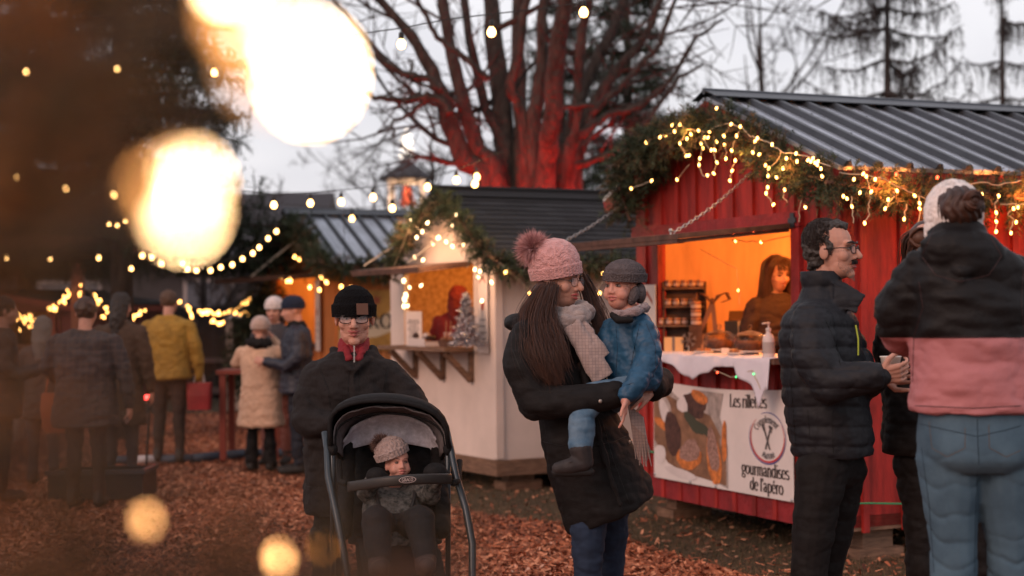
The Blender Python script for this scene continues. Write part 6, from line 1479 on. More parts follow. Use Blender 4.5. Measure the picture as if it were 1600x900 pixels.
# ================================================================== people further off
def bg(label, px, Y, h, f, coat, legs=C_BLACK, hat=None, hair=None, zc=.5, w=1., arms=('down', 'down'), group=None, vox=.010, fold=.012, scarf=None, skin=SKIN, bag=None, base_z=0., headp=0., coatname='coat', lean=0., facef=False, flare=1., lamp=None):
    B = V(P(px, 480, Y).x, Y, base_z); f = V(f[0], f[1], 0).normalized(); r = f.cross(Z); k = h / 1.72; ro = fr(f)
    A = lambda x, y, z: B + r * (x * k) + f * (y * k) + Z * (z * k)      # x right, y forward, z up (for a 1.72 m body)
    H = A(0, .03 + headp * .05, 1.60); M = fr(f + Z * (-.15 - headp))
    tor = [(A(0, 0, 1.47), .085 * k, .08 * k, ro), (A(0, 0, 1.43), .16 * k * w, .10 * k, ro), (A(0, 0, 1.37), .20 * k * w, .125 * k * w, ro), (A(0, 0, 1.22), .205 * k * w, .145 * k * w, ro), (A(0, 0, 1.02), .195 * k * w, .145 * k * w, ro)]
    for z in [q for q in (.86, .7, .5) if q > zc + .04]: tor.append((A(0, 0, z), (.20 + (1 - z) * .05 * flare) * k * w, (.155 + (1 - z) * .04) * k * w, ro))
    tor += [(A(0, 0, zc + .02), (.20 + (1 - zc) * .06 * flare) * k * w, (.155 + (1 - zc) * .05) * k * w, ro), (A(0, 0, zc), .18 * k * w, .14 * k * w, ro)]
    am = []
    for s_, a in zip((-1, 1), arms):
        sh = (A(s_ * .19 * w, 0, 1.36), .075 * k)
        if a == 'down': am.append([sh, (A(s_ * .25 * w, -.01, 1.16), .07 * k), (A(s_ * .27 * w, .02, .95), .058 * k), (A(s_ * .27 * w, .05, .84), .048 * k)])
        elif a == 'bent': am.append([sh, (A(s_ * .25 * w, .0, 1.15), .07 * k), (A(s_ * .22 * w, .12, 1.06), .06 * k), (A(s_ * .10, .30, 1.10), .05 * k)])
        elif a == 'up': am.append([sh, (A(s_ * .27 * w, .08, 1.24), .072 * k), (A(s_ * .29 * w, .16, 1.22), .066 * k), (A(s_ * .10, .24, 1.50), .048 * k)])
        elif a == 'low': am.append([sh, (A(s_ * .24 * w, .02, 1.15), .07 * k), (A(s_ * .25 * w, .14, 1.0), .06 * k), (A(s_ * .22, .28, .98), .048 * k)])
    hd = []
    for s_, a in zip((-1, 1), am):
        d_ = (a[-1][0] - a[-2][0]).normalized(); hd.append(((a[-1][0] + d_ * .04 * k, d_, V(-s_ * r.x, -s_ * r.y, 0)), dict(s=.95 * k, curl=(.4, .5, .4), side=s_)))
    lg = [[(A(s_ * .09, 0, .84), .095 * k), (A(s_ * .10, .01, .48), .068 * k), (A(s_ * .11, -.01, .10), .052 * k * flare)] for s_ in (-1, 1)]
    t = figure(label, B, tor, am, lg, (H, M, k ** .5), dict(coat=coat, legs=legs), group=group, voxel=vox, cvox=vox, fold=fold, fs=(7, 7, 11), hands=hd, skin=skin, coat_name=coatname)
    if hat: knit_hat(t, H + Z * .02, Z - f * .15, f, [(0, .086, .104), (.05, .09, .108), (.08, .082, .1), (.11, .055, .07), (.125, .02, .02)], hat, ribs=36, cuff=.05, n=72)
    if hair:
        mb = MB(); c_ = H + M @ V(0, -.02, .035); mb.ell(c_, (.085, .10, .092), M); 
        if hair[1] == 'long': mb.chain([(H + M @ V(0, -.05, 0), .085), (H + M @ V(0, -.07, -.12), .08), (H + M @ V(0, -.07, -.24), .055)])
        mesh_obj(fuse(mb, .008, 2, disp=lambda co, no: .008 * vnoise(co * 50)), 'hair', hair[0], t)
    if scarf: mb = MB(); mb.loft([(A(0, .0, 1.50), .075, .075, ro), (A(0, 0, 1.44), .11, .10, ro)]); mesh_obj(fuse(mb, .01, 2, disp=folds(.01, (18, 18, 20))), 'scarf', scarf, t)
    if facef: face(t, H, M, k ** .5, look=(0, 0), smile=True, teeth=True)
    return t, A, H
YEL = mat('jacket_olive_yellow', (.27, .145, .02), .75, var=.2, vscale=12, bump=.4, bscale=70, bdist=.004)
CRM = mat('coat_cream', (.56, .36, .25), .95, var=.12, vscale=25, bump=.9, bscale=90, bdist=.012)
TROU = mat('trousers_brown', (.035, .02, .016), .85)
yt, A_, _h = bg('man seen from behind in olive yellow jacket holding a red paper bag', 263, 15.9, 1.70, (.10, 1), YEL, TROU, None, (mat('hair_greybrown', (.08, .045, .03), .7), 'short'), zc=.83, w=1.12, arms=('low', 'down'), coatname='jacket')
bgp = A_(.30, .04, .52); t = empty('paper_bag', bgp, 'red paper carrier bag hanging from the hand of the man in yellow', 'bag')
mb = MB(); mb.loft([((0, 0, 0), .115, .06, None, 6), ((0, 0, .14), .12, .065, None, 6), ((0, 0, .27), .125, .05, None, 6)], 20); mb.build('bag_body', mat('bag_red', (.22, .018, .018), .6, var=.2), t)
for s_ in (-1, 1): mb = MB(); mb.tube([(-.05, s_ * .03, .27), (-.04, s_ * .01, .36), (.04, s_ * .01, .36), (.05, s_ * .03, .27)], .005, 5); mb.build('handle', mat('string_white', (.5, .42, .38), .8), t)
rl = empty('red_lamp', P(233, 621, 15.2), 'small glowing red light held low beside the man in yellow', 'lamp')
mb = MB(); mb.box((0, 0, 0), (.075, .03, .042)); mb.build('lens', mat('red_glow', (1, .1, .1), .4, emit=(1, .05, .04), estr=9), rl); MB().box((0, .03, 0), (.085, .03, .05)).build('casing', SOCK, rl)
mb = MB(); mb.tube([(0, .03, 0), (-.02, .03, -.3), (-.04, .04, -.66)], .012, 6); mb.build('stem', SOCK, rl)
ct_, A_, _h = bg('short person from behind in cream teddy coat and knit hat raising both arms', 406, 14.9, 1.40, (.12, 1), CRM, C_BLACK, knit_mat('knit_oat', (.42, .30, .25)), None, zc=.50, w=1.14, arms=('up', 'up'), flare=1.6)
mb = MB(); mb.chain([(A_(-.10, -.06, 1.47), .05), (A_(0, -.11, 1.46), .055), (A_(.10, -.06, 1.47), .05)]); mesh_obj(fuse(mb, .01, 2, disp=folds(.015, (25, 25, 25))), 'hood_lining', C_BLACK, ct_)
bg('man in navy puffer jacket and navy beanie facing the person in cream', 463, 14.7, 1.60, (-.75, -.15), mat('puffer_navy', (.016, .018, .03), .5), mat('dk_jean', (.012, .014, .022), .8), knit_mat('knit_navy', (.02, .026, .045)), None, zc=.78, w=1.1, arms=('bent', 'bent'), scarf=C_BLACK, coatname='jacket')
bg('smiling woman in white knit hat facing the camera behind the cream coat', 430, 15.6, 1.60, (-.15, -1), mat('coat_greyblue', (.04, .035, .04), .8), mat('trousers_rose', (.20, .075, .06), .8), knit_mat('knit_white', (.6, .52, .5)), (HAIRB, 'long'), zc=.72, arms=('bent', 'bent'), facef=True)
plaid = mat('coat_plaid', (.03, .026, .028), .9); nt_ = plaid.node_tree; ck = nt_.nodes.new('ShaderNodeTexBrick'); ck.inputs['Scale'].default_value = 12; ck.offset = 0
ck.inputs['Color1'].default_value = (.03, .024, .026, 1); ck.inputs['Color2'].default_value = (.045, .035, .034, 1); ck.inputs['Mortar'].default_value = (.06, .04, .036, 1); ck.inputs['Mortar Size'].default_value = .04; ck.inputs['Brick Width'].default_value = .6; ck.inputs['Row Height'].default_value = .6
tcx = nt_.nodes.new('ShaderNodeTexCoord'); mpx = nt_.nodes.new('ShaderNodeMapping'); mpx.inputs['Rotation'].default_value = (R(90), 0, 0); nt_.links.new(tcx.outputs['Object'], mpx.inputs[0]); nt_.links.new(mpx.outputs[0], ck.inputs['Vector']); nt_.links.new(ck.outputs['Color'], nt_.nodes['Principled BSDF'].inputs['Base Color'])
bg('broad man seen from behind in dark plaid wool coat at the left', 133, 12.3, 1.60, (.05, 1), plaid, TROU, None, (HAIRB, 'short'), zc=.66, w=1.28, arms=('bent', 'down'))
bg('person in long brown coat right of the man in plaid', 188, 14.2, 1.66, (.2, 1), mat('coat_brown', (.05, .028, .018), .85), mat('leg_grey', (.05, .04, .04), .8), None, (HAIRD, 'long'), zc=.5, w=1.0, arms=('bent', 'down'))
bg('grey haired person in dark coat with backpack straps walking away at the left', 66, 14.0, 1.44, (-.1, 1), mat('coat_taupe', (.06, .04, .035), .85), mat('leg_grey2', (.07, .06, .06), .8), None, (mat('hair_grey_dim', (.12, .10, .09), .7), 'long'), zc=.68, w=.95, arms=('down', 'down'))
bg('dark clothed person cut off by the left edge of the picture', 2, 12.8, 1.62, (.9, .3), mat('coat_dim', (.03, .024, .024), .85), TROU, None, (HAIRD, 'short'), zc=.7, arms=('bent', 'bent'))
ob = empty('tote_bag', P(88, 640, 13.6) - V(0, 0, .2), 'orange brown shoulder bag beside the grey haired person', 'bag')
MB().loft([((0, 0, 0), .10, .05, None, 5), ((0, 0, .2), .13, .06, None, 5), ((0, 0, .34), .12, .04, None, 5)], 18).build('bag_body', mat('tan_bag', (.25, .07, .03), .7), ob); MB().tube([(-.09, 0, .33), (-.03, 0, .72), (.03, 0, .72), (.09, 0, .33)], .009, 5).build('strap', MATS['tan_bag'], ob)
# vendor in the red stall
point_lamp('stall_lamp', RS(.10, .9, 1.9), 34, (1, .36, .09), .05); point_lamp('stall_lamp', WS(.15, .9, 1.8), 4, (1, .42, .1), .05)  # first lamp added behind the hatch to brighten the keeper's face
vt, A_, H = bg('smiling stall keeper with long brown hair inside the red stall hatch', 1212, 11.15, 1.56, (.38, -.92), mat('top_dark', (.04, .02, .016), .8), C_BLACK, None, None, zc=.8, arms=('bent', 'bent'), vox=.007, base_z=.25, facef=True)
Mh = fr(V(.38, -.92, -.15)); qh = lambda x, y, z: H + Mh @ V(x, y, z)
strands(vt, [[qh(s_ * .01, .04, .13), qh(s_ * .07, .05, .09), qh(s_ * .088, .03, 0), qh(s_ * .10, .03, -.12), qh(s_ * .10, .05, -.26), qh(s_ * .09, .08, -.38)] for s_ in (-1, 1)] + [[qh(s_ * .01, -.02, .13), qh(s_ * .08, -.04, .08), qh(s_ * .095, -.03, -.05), qh(s_ * .11, -.02, -.2), qh(s_ * .1, .0, -.34)] for s_ in (-1, 1)],
        70, .0035, .012, [HAIRB, HAIRL], seed=12, mass=[[(qh(0, -.03, .055), .092), (qh(0, -.05, -.08), .085), (qh(0, -.05, -.22), .07)]])
strands(vt, [[qh(x, .03, .125), qh(x * 1.3, .085, .085), qh(x * 1.4, .1, .045)] for x in (-.03, 0, .03)], 22, .003, .008, [HAIRB, HAIRL], seed=13, name='fringe')
bg('stall keeper in red sweater bending with the back turned inside the white stall', 716, 14.3, 1.46, (.3, 1), mat('sweater_red', (.16, .010, .008), .85), C_BLACK, None, (mat('hood_red', (.13, .01, .008), .8), 'long'), zc=.8, w=1.15, arms=('bent', 'bent'), vox=.012, base_z=.22)

# ================================================================== goods on the red stall counter
CT = 1.168; RC = lambda px, x: onpl(redS, px, 540, 0, x)
def rloc(px, x, z): p_ = RC(px, x); return V(p_.x, p_.y, z)
cake = mat('cake', (.16, .06, .03), .8, var=.4, vscale=40); glass = mat('dome_glass', (.95, .95, .95), .03, trans=1., ior=1.3, alpha=.45, spec=.8); plate = mat('plate', (.6, .52, .48), .25)
for i, (px, x) in enumerate(((1124, .06), (1172, .0))):
    t = empty('cake_dome', rloc(px, x, CT), ('left glass cake dome over dark cakes behind the draped cloth' if i == 0 else 'right glass cake dome beside the soap pump bottle'), 'cake dome', 'glass cake domes on the counter')
    MB().lathe([(0, .0), (.06, .0), (.05, .02), (.12, .03), (.125, .038), (0, .036)], n=28).build('plate', plate, t, smooth=True)
    MB().lathe([(.108, .04), (.108, .11), (.098, .135), (.07, .153), (.02, .163), (.008, .17)], n=28).build('dome', glass, t, smooth=True)
    mb = MB(); mb.ell((0, 0, .188), .017); mb.build('knob', glass, t, smooth=True)
    mb = MB(); mb.lathe([(0, .038), (.08, .038), (.082, .08), (.078, .095), (0, .1)], n=20); mb.build('cake', cake, t, smooth=True)
t = empty('pump_bottle', rloc(1201, -.12, CT), 'white pump bottle standing at the right end of the red stall counter', 'bottle')
PL = mat('bottle_white', (.62, .52, .50), .35); MB().lathe([(0, 0), (.036, 0), (.038, .01), (.038, .115), (.03, .14), (.014, .155), (.014, .17), (0, .17)], n=22).build('bottle', PL, t, smooth=True)
mb = MB(); mb.lathe([(.012, .165), (.017, .168), (.017, .185), (.005, .188), (.005, .21), (.010, .212), (.010, .222), (0, .224)], n=12); mb.bar((0, 0, .218), (-.04, -.02, .214), .012, .009); mb.build('pump', PL, t, smooth=True)
mb = MB(); mb.mi = 0; mb.lathe([(.0385, .03), (.0388, .1)], n=22); mb.build('bottle_label', mat('bottle_label', (.40, .32, .30), .6), t, smooth=True)
# shelf unit with jars
sh = empty('shelf_unit', rloc(1070, .12, CT), 'dark wooden three tier shelf of jars at the left of the red stall counter', 'shelf', rz=R(-10)); SW = .28; RZS = R(-10)
MB().bx(-SW / 2 - .012, -SW / 2, 0, .1, 0, .50).build('side_panel', M_woodd, sh); MB().bx(SW / 2, SW / 2 + .012, 0, .1, 0, .50).build('side_panel', M_woodd, sh); MB().bx(-SW / 2, SW / 2, .085, .097, 0, .48).build('back_panel', M_woodd, sh)
SR = TR(sh); lid = mat('jar_lid', (.42, .20, .12), .4, metal=.4); jg = mat('jar_glass', (.30, .13, .09), .15, spec=.8); jl = mat('jar_paper', (.5, .36, .30), .6)
jar = 0
for k, (z, n, x0) in enumerate(((.195, 4, -.165), (.33, 4, -.115), (.46, 5, -.112))):
    MB().bx(-SW / 2 + .001 - (.06 if k == 0 else 0), SW / 2 - .001, -.02, .084, z - .014, z).build('shelf_board', M_wood, sh)
    for i in range(n):
        j = empty('preserve_jar', SR(x0 + i * .056, .02, z + .001), ('small lidded preserve jar on the top board of the shelf unit', 'small lidded preserve jar on the middle board of the shelf unit', 'small lidded preserve jar on the lowest board of the shelf unit')[2 - k], 'jar', 'preserve jars on the shelf unit, %s board' % ('low', 'middle', 'top')[k], rz=RZS)
        MB().lathe([(0, 0), (.022, 0), (.025, .005), (.025, .034), (.022, .038), (0, .038)], n=14).build('glass', jg, j, smooth=True); MB().lathe([(.0255, .010), (.0255, .030)], n=14).build('paper_band', jl, j, smooth=True); MB().lathe([(.0262, .038), (.027, .04), (.027, .049), (0, .051)], n=14).build('lid', lid, j, smooth=True)
for i in range(3):
    j = empty('preserve_jar', SR(.085, -.07, .19 + i * .057), ('large preserve jar at the bottom of the stack beside the shelf unit', 'large preserve jar in the middle of the stack beside the shelf unit', 'large preserve jar on top of the stack beside the shelf unit')[i], 'jar', rz=RZS)
    MB().lathe([(0, 0), (.032, 0), (.036, .006), (.036, .036), (0, .04)], n=16).build('glass', jg, j, smooth=True); MB().lathe([(.0365, .010), (.0365, .033)], n=16).build('paper_band', jl, j, smooth=True); MB().lathe([(.0375, .04), (.038, .042), (.038, .053), (0, .055)], n=16).build('lid', lid, j, smooth=True)
bxs = empty('crate', SR(.085, -.07, 0), 'small dark wooden box carrying the stack of large jars', 'box', rz=RZS); MB().box((0, 0, .094), (.09, .08, .186)).build('box_body', M_woodd, bxs)
bow = empty('ribbon_bow', SR(.20, -.05, .15), 'brown ribbon bow with long tails beside the stacked jars', 'bow', rz=RZS); RB = mat('ribbon', (.16, .07, .035), .4)
mb = MB(); 
for s_ in (-1, 1):
    mb.loft([((s_ * .01, 0, .2), .006, .012), ((s_ * .045, 0, .25), .02, .03), ((s_ * .10, 0, .27), .016, .03), ((s_ * .12, 0, .22), .012, .025), ((s_ * .06, 0, .2), .012, .02), ((s_ * .01, 0, .2), .006, .012)], 10)
mb.ell((0, 0, .21), .022); mb.build('loops', RB, bow, smooth=True)
mb = MB(); mb.bar((0, 0, .2), (-.11, -.02, -.06), .03, .006, V(0, 1, 0)); mb.bar((0, 0, .2), (.03, -.03, -.1), .03, .006, V(0, 1, 0)); mb.build('tails', RB, bow)
sf = empty('snowflake', SR(.035, -.13, .0), 'small glittery snowflake ornament leaning on the counter below the jars', 'ornament', rz=RZS); mb = MB(); c_ = V(0, 0, .09)
for k in range(6):
    a = R(60 * k + 15); d_ = V(math.cos(a), 0, math.sin(a)); mb.bar(c_, c_ + d_ * .055, .005, .005)
    for b_ in (-.7, .7): e = V(math.cos(a + b_), 0, math.sin(a + b_)); mb.bar(c_ + d_ * .035, c_ + d_ * .035 + e * .022, .006, .006)
mb.build('flake', mat('glitter', (.22, .17, .16), .3, metal=.5), sf); MB().bar((0, .0, 0), (0, .0, .05), .006, .006).build('foot', M_steel, sf)
t = empty('gift_box', SR(-.07, -.09, 0), 'pale wrapped box standing under the shelf unit of the red stall', 'box', rz=RZS); MB().box((0, 0, .055), (.13, .07, .11)).build('box_body', mat('box_pale', (.6, .40, .2), .6), t); MB().box((0, 0, .055), (.02, .074, .114)).build('ribbon', mat('glitter', (0, 0, 0)), t)
t = empty('picture_frame', SR(.16, -.10, 0), 'small dark photo frame leaning beside the left cake dome', 'frame', rz=RZS); rr = Matrix.Rotation(R(-12), 3, 'X'); MB().box((0, 0, .07), (.10, .008, .14), rr).build('frame', M_woodd, t); MB().box((0, -.006, .07), (.08, .003, .12), rr).build('picture', mat('pic_tan', (.25, .12, .06), .5, var=.5, vscale=30), t)
t = empty('cash_register', rloc(1166, .5, CT + .02), 'pale cash register with dark angled screen behind the cake domes', 'register', rz=RZS); MB().box((0, 0, .10), (.22, .2, .2)).build('case', mat('reg', (.5, .33, .18), .5), t); MB().prism([(-.12, -.1, .2), (-.12, .1, .27), (-.12, .1, .2)], (.24, 0, 0)).build('screen', mat('reg_dark', (.05, .03, .02), .3), t)
MB().box((0, 0, -.30), (.5, .4, .36)).build('stand', M_woodd, t)
t = empty('card_reader', rloc(1143, .38, CT), 'small black box standing between the bow and the cake domes', 'reader', rz=RZS); mb = MB(); mb.box((0, 0, .11), (.09, .07, .22)); mb.box((0, -.037, .15), (.07, .004, .08)); mb.build('case', mat('blk', (.02, .015, .014), .4), t); MB().box((0, 0, -.2), (.2, .15, .4)).build('stand', M_woodd, t)
# draped cloth
mb = MB(); nu, nv = 90, 16; y_l, y_r = 2.12, .54; vs = []
def droplen(u): return float(np.interp(u + .02 * math.sin(u * 40), [0, .15, .3, .42, .5, .62, .75, .86, .93, 1.0], [.035, .05, .08, .17, .15, .075, .07, .15, .33, .20]))
for i in range(nu + 1):
    u = i / nu; y = y_l + (y_r - y_l) * u; dl = droplen(u)
    for j in range(nv + 1):
        v = j / nv; wv = math.sin(u * 46 + 2 * math.sin(u * 9)) * .5 + math.sin(u * 23 + 1) * .5
        if v < .5: x = .20 - (v / .5) * .375; z = CT + .006 + .004 * (wv + 1) + .004 * math.sin(v * 14 + u * 30)
        else: t_ = (v - .5) / .5; x = -.175 - .02 * math.sin(t_ * 1.6) - .018 * wv * t_; z = CT + .008 - t_ * dl - .006 * (1 - wv) * (1 - t_)
        vs.append((x, y + .01 * math.sin(v * 5 + u * 20), z))
fs = [(i * (nv + 1) + j, i * (nv + 1) + j + 1, (i + 1) * (nv + 1) + j + 1, (i + 1) * (nv + 1) + j) for i in range(nu) for j in range(nv)]
mb.add(vs, fs); cl = mb.build('cloth', mat('cloth_white', (.62, .58, .64), .8, var=.05, bump=.5, bscale=200, bdist=.002), smooth=True); cl.location = redS.location; cl.rotation_euler = redS.rotation_euler
tag(cl, 'white cloth draped over the front edge of the red stall counter', 'cloth'); cl.modifiers.new('s', 'SOLIDIFY').thickness = .004
BG_ = mat('bulb_green', (.1, 1, .3), .4, emit=(.1, 1, .3), estr=2)
fairy('tiny coloured lights tucked under the red stall counter', [[RS(-.19, 1.15, 1.08), RS(-.19, .95, 1.04), RS(-.19, .7, 1.09), RS(-.2, .6, .98)]], [RS(-.195, 1.1, 1.065), RS(-.195, .88, 1.045), RS(-.195, .68, 1.07)], 'fairy lights inside the stalls', r=.006, m=BG_, red=(0,))
fairy('fairy light strand hanging inside the red stall hatch', [[RS(.3, 2.1, 1.9), RS(.35, 1.7, 1.75), RS(.35, 1.68, 1.5)], [RS(.05, 1.3, 1.93), RS(.05, .95, 1.9), RS(.05, .6, 1.93)]], [RS(.05, .95, 1.9), RS(.05, 1.25, 1.92), RS(.35, 1.69, 1.6), RS(.3, 2.05, 1.3)], 'fairy lights inside the stalls', r=.008)
gr_ = empty('rope', RS(-.09, 2.2, .36), 'thin green cord tied along the bottom of the red stall', 'rope'); mb = MB(); mb.tube([RS(-.06, 2.45, .47), RS(-.05, 2.19, .46)], .007, 6); mb.tube([RS(-.05, .05, .32), RS(-.06, -.06, .335), RS(.1, -.06, .33), RS(.5, -.06, .30), RS(1.2, -.07, .27)], .005, 6); mb.build('cord', mat('cord_green', (.02, .28, .12), .5), gr_, world=True)
# ================================================================== goods on the white stall shelf
WC = lambda px, x, z: (lambda p_: V(p_.x, p_.y, z))(onpl(whS, px, 540, 0, x)); WT = 1.168
t = empty('tinsel_tree', WC(729, -.20, WT), 'silver tinsel tree with baubles on the right end of the white stall shelf', 'tinsel tree')
g = np.random.default_rng(5); n = 5200; zz = g.random(n) ** 1.4 * .43; rr = (.115 * (1 - zz / .45) + .012) * g.uniform(.6, 1.15, n) * (1 + .2 * np.sin(zz * 90)); a = g.uniform(0, 6.283, n); c_ = np.stack([rr * np.cos(a), rr * np.sin(a), zz + .02], 1)
dv = g.normal(size=(n, 3)); dv /= np.linalg.norm(dv, axis=1)[:, None]; w_ = np.cross(dv, g.normal(size=(n, 3))); w_ /= np.linalg.norm(w_, axis=1)[:, None]
vv = np.stack([c_ - w_ * .003, c_ + w_ * .003, c_ + dv * .022], 1).reshape(-1, 3)
np_mesh('tinsel', vv, np.arange(3 * n).reshape(-1, 3), [mat('tinsel1', (.5, .48, .5), .3, metal=.9), mat('tinsel2', (.22, .2, .22), .4, metal=.9)], t, midx=g.integers(0, 2, n))
for k in range(34): z = (k + .5) / 34; mb = MB(); a = k * 2.4; r_ = .118 * (1 - z ** .8 * .9); mb.ell((r_ * math.cos(a), r_ * math.sin(a), .02 + z ** .9 * .40), .0105, nu=8, nv=6); mb.build('bauble', mat('silver', (.8, .78, .8), .12, metal=1.), t, smooth=True)
MB().tube([(0, 0, 0), (0, 0, .45)], .008, 6).build('stem', M_steel, t)
for i, (px, x, w_, h_, z_, lab) in enumerate(((666, .45, .30, .17, WT + .09, 'upper cream cardboard box stacked inside the white stall hatch'), (668, .45, .32, .15, WT - .065, 'lower cream cardboard box stacked inside the white stall hatch'))):
    t = empty('cardboard_box', WC(px, x, z_), lab, 'box', rz=AW - R(90)); MB().box((0, 0, h_ / 2), (w_, .25, h_)).build('box_body', mat('card_cream', (.62, .42, .2), .7), t); MB().box((0, 0, h_ - .012), (w_ + .008, .258, .02)).build('box_lid', mat('card_cream2', (.68, .48, .25), .7), t)
t = empty('shelf_stand', WC(667, .45, 0), 'stand below the cream boxes inside the white stall', 'stand', rz=AW - R(90)); MB().box((0, .0, .66), (.5, .3, .86)).build('stand', M_woodd, t)
t = empty('pastry_tray', WC(664, -.16, WT), 'white tray holding dark chocolates and foil bags on the white stall shelf', 'tray', rz=AW - R(90)); mb = MB(); mb.box((0, 0, .02), (.32, .16, .04)); mb.box((0, -.08, .045), (.32, .006, .05)); mb.build('tray', mat('traywhite', (.6, .5, .46), .5), t)
for k in range(9): mb = MB(); mb.ell((rnd.uniform(-.14, .14), rnd.uniform(-.05, .05), .07 + rnd.uniform(0, .03)), (rnd.uniform(.02, .04), .03, rnd.uniform(.02, .03))); mb.build('treat', (mat('choc', (.04, .015, .01), .5), mat('foil', (.5, .42, .4), .3, metal=.3))[k % 2], t, smooth=True)
t = empty('basket', WC(700, -.14, WT), 'low dark basket of brown treats left of the tinsel tree', 'basket', rz=AW - R(90)); MB().lathe([(0, 0), (.07, 0), (.09, .05), (.092, .055), (.084, .05), (.06, .012), (0, .01)], n=18).build('basket_body', M_woodd, t)
for k in range(7): mb = MB(); mb.ell((rnd.uniform(-.05, .05), rnd.uniform(-.04, .04), .055 + rnd.uniform(0, .02)), (.025, .02, .015)); mb.build('treat', mat('nougat', (.16, .07, .035), .6), t, smooth=True)
for k, px in enumerate((697, 704)):
    t = empty('candle_jar', WC(px, -.02, WT), ('thin tall glass with a stick, left of the pair beside the tinsel tree', 'thin tall glass with a stick, right of the pair beside the tinsel tree')[k], 'jar', rz=0); MB().lathe([(0, 0), (.022, 0), (.022, .11), (.018, .12)], n=12).build('glass', jg, t, smooth=True); MB().tube([(0, 0, .01), (.004, 0, .22)], .003, 5).build('stick', M_pale, t)
fairy('light chain glowing on the left jamb inside the white stall', [[WS(-.05, 1.66, 1.8), WS(-.05, 1.62, 1.6), WS(-.05, 1.66, 1.45)]], [WS(-.05, 1.66, 1.75), WS(-.06, 1.6, 1.62), WS(-.05, 1.66, 1.52), WS(-.06, 1.63, 1.58)], 'fairy lights inside the stalls', r=.02, m=BULBW)
# ================================================================== things on the ground
t = empty('standing_table', (P(372, 580, 16.2).x - .05, 16.3, 0), 'narrow wooden standing table with red light put into its colour beside the person in the cream coat', 'table')
MB().bx(-.14, .5, -.3, .3, .86, .90).build('tabletop', mat('tbl_red', (.20, .04, .025), .5), t)  # red light on the table is put into the wood colour
for x in (-.08, .44):
    for y in (-.25, .25): MB().bx(x - .03, x + .03, y - .03, y + .03, 0, .86).build('leg', MATS['tbl_red'], t)
hs = empty('fire_hose', G(200, 724), 'blue and white flattened hose lying across the mulch path', 'hose'); mb = MB(); pts = [G(x, y) + Z * .03 for x, y in ((150, 722), (200, 724), (250, 722), (300, 721), (350, 716), (400, 712), (470, 712), (560, 720))]
for k, (a, b) in enumerate(zip(pts[:-1], pts[1:])): mb.mi = 1 if k == 1 else 0; mb.tube([a, b], .045, 8)
mb.build('hose', [mat('hose_blue', (.045, .06, .085), .6), mat('hose_white', (.5, .45, .45), .6)], hs, world=True, smooth=True)
t = empty('planter_box', G(196, 780), 'low black plastic crate at the lower left edge of the path', 'crate'); b0 = t.location
mb = MB(); mb.bx(-.62, .14, 0, .5, 0, .012); mb.bx(-.62, .14, 0, .02, .012, .22); mb.bx(-.62, .14, .48, .5, .012, .22); mb.bx(-.62, -.60, .02, .48, .012, .22); mb.bx(.12, .14, .02, .48, .012, .22); mb.build('crate_wall', mat('crate_black', (.015, .015, .017), .35), t)
mb = MB(); mb.bx(-.64, .16, -.02, .018, .2, .235); mb.bx(.122, .16, .02, .5, .2, .235); mb.build('rim', mat('crate_rim', (.05, .05, .055), .3), t)
t = empty('storage_bin', G(0, 690), 'pale storage bin standing at the far left edge', 'bin'); MB().loft([((0, 0, 0), .26, .2, None, 6), ((0, 0, .32), .32, .25, None, 6)], 24).build('bin_body', mat('bin_pale', (.30, .24, .21), .6), t); MB().loft([((0, 0, .322), .335, .265, None, 6), ((0, 0, .36), .34, .27, None, 6)], 24).build('lid', mat('bin_lid', (.45, .38, .34), .5), t)
t = empty('lantern', G(375, 640) , 'white wooden lantern cabinet standing on the far lawn', 'lantern'); s_ = 2500 / t.location.y
MB().bx(-.16, .16, -.16, .16, 0, .9).build('pedestal', mat('lan_w', (.30, .25, .23), .7), t)
for sx in (-1, 1):
    for sy in (-1, 1): MB().bx(sx * .15 - .02, sx * .15 + .02, sy * .15 - .02, sy * .15 + .02, .9, 1.35).build('post', MATS['lan_w'], t)
MB().lathe([(.24, 1.35), (.05, 1.5), (.0, 1.52)], n=4).build('cap', MATS['lan_w'], t)

# ================================================================== stroller with baby
D = 6.85; Q = lambda x, y, dy=0.: P(x, y, D + dy)
st = empty('stroller', V(Q(618, 800).x, D, 0), 'dark grey baby stroller with black canopy and bumper bar', 'stroller')
FRM = mat('frame_grey', (.05, .06, .068), .3, metal=.6); FAB = mat('fabric_black', (.010, .009, .0095), .8, var=.3, vscale=60, bump=.5, bscale=250, bdist=.002, spec=.25); FABG = mat('fabric_grey', (.17, .15, .155), .85, var=.25, vscale=45, bump=.5, bscale=220, bdist=.002); RUB = mat('rubber', (.012, .012, .012), .7)
def arcpts(l, a, r, n=18, dyl=0, dya=0, k=.55):
    """smooth arch through left pivot l, apex a, right pivot r (pixels), dy front offset"""
    out = []
    for i in range(n + 1):
        t = i / n; x = l[0] + (r[0] - l[0]) * (.5 - .5 * math.cos(math.pi * t)); th = math.pi * t; yb = l[1] + (r[1] - l[1]) * t; ya = a[1]
        xx = x + (a[0] - (l[0] + r[0]) / 2) * math.sin(th); out.append(Q(xx, yb - (yb - ya) * math.sin(th) ** k, dyl + (dya - dyl) * math.sin(th)))
    return out
arcs = [arcpts((517, 696), (592, 626), (701, 700), dyl=-.02, dya=-.08, k=.5), arcpts((518, 700), (598, 618), (701, 703), dyl=.03, dya=.02, k=.5), arcpts((524, 706), (602, 622), (696, 706), dyl=.08, dya=.16), arcpts((530, 712), (605, 636), (692, 712), dyl=.12, dya=.30), arcpts((535, 720), (606, 655), (688, 720), dyl=.16, dya=.38)]
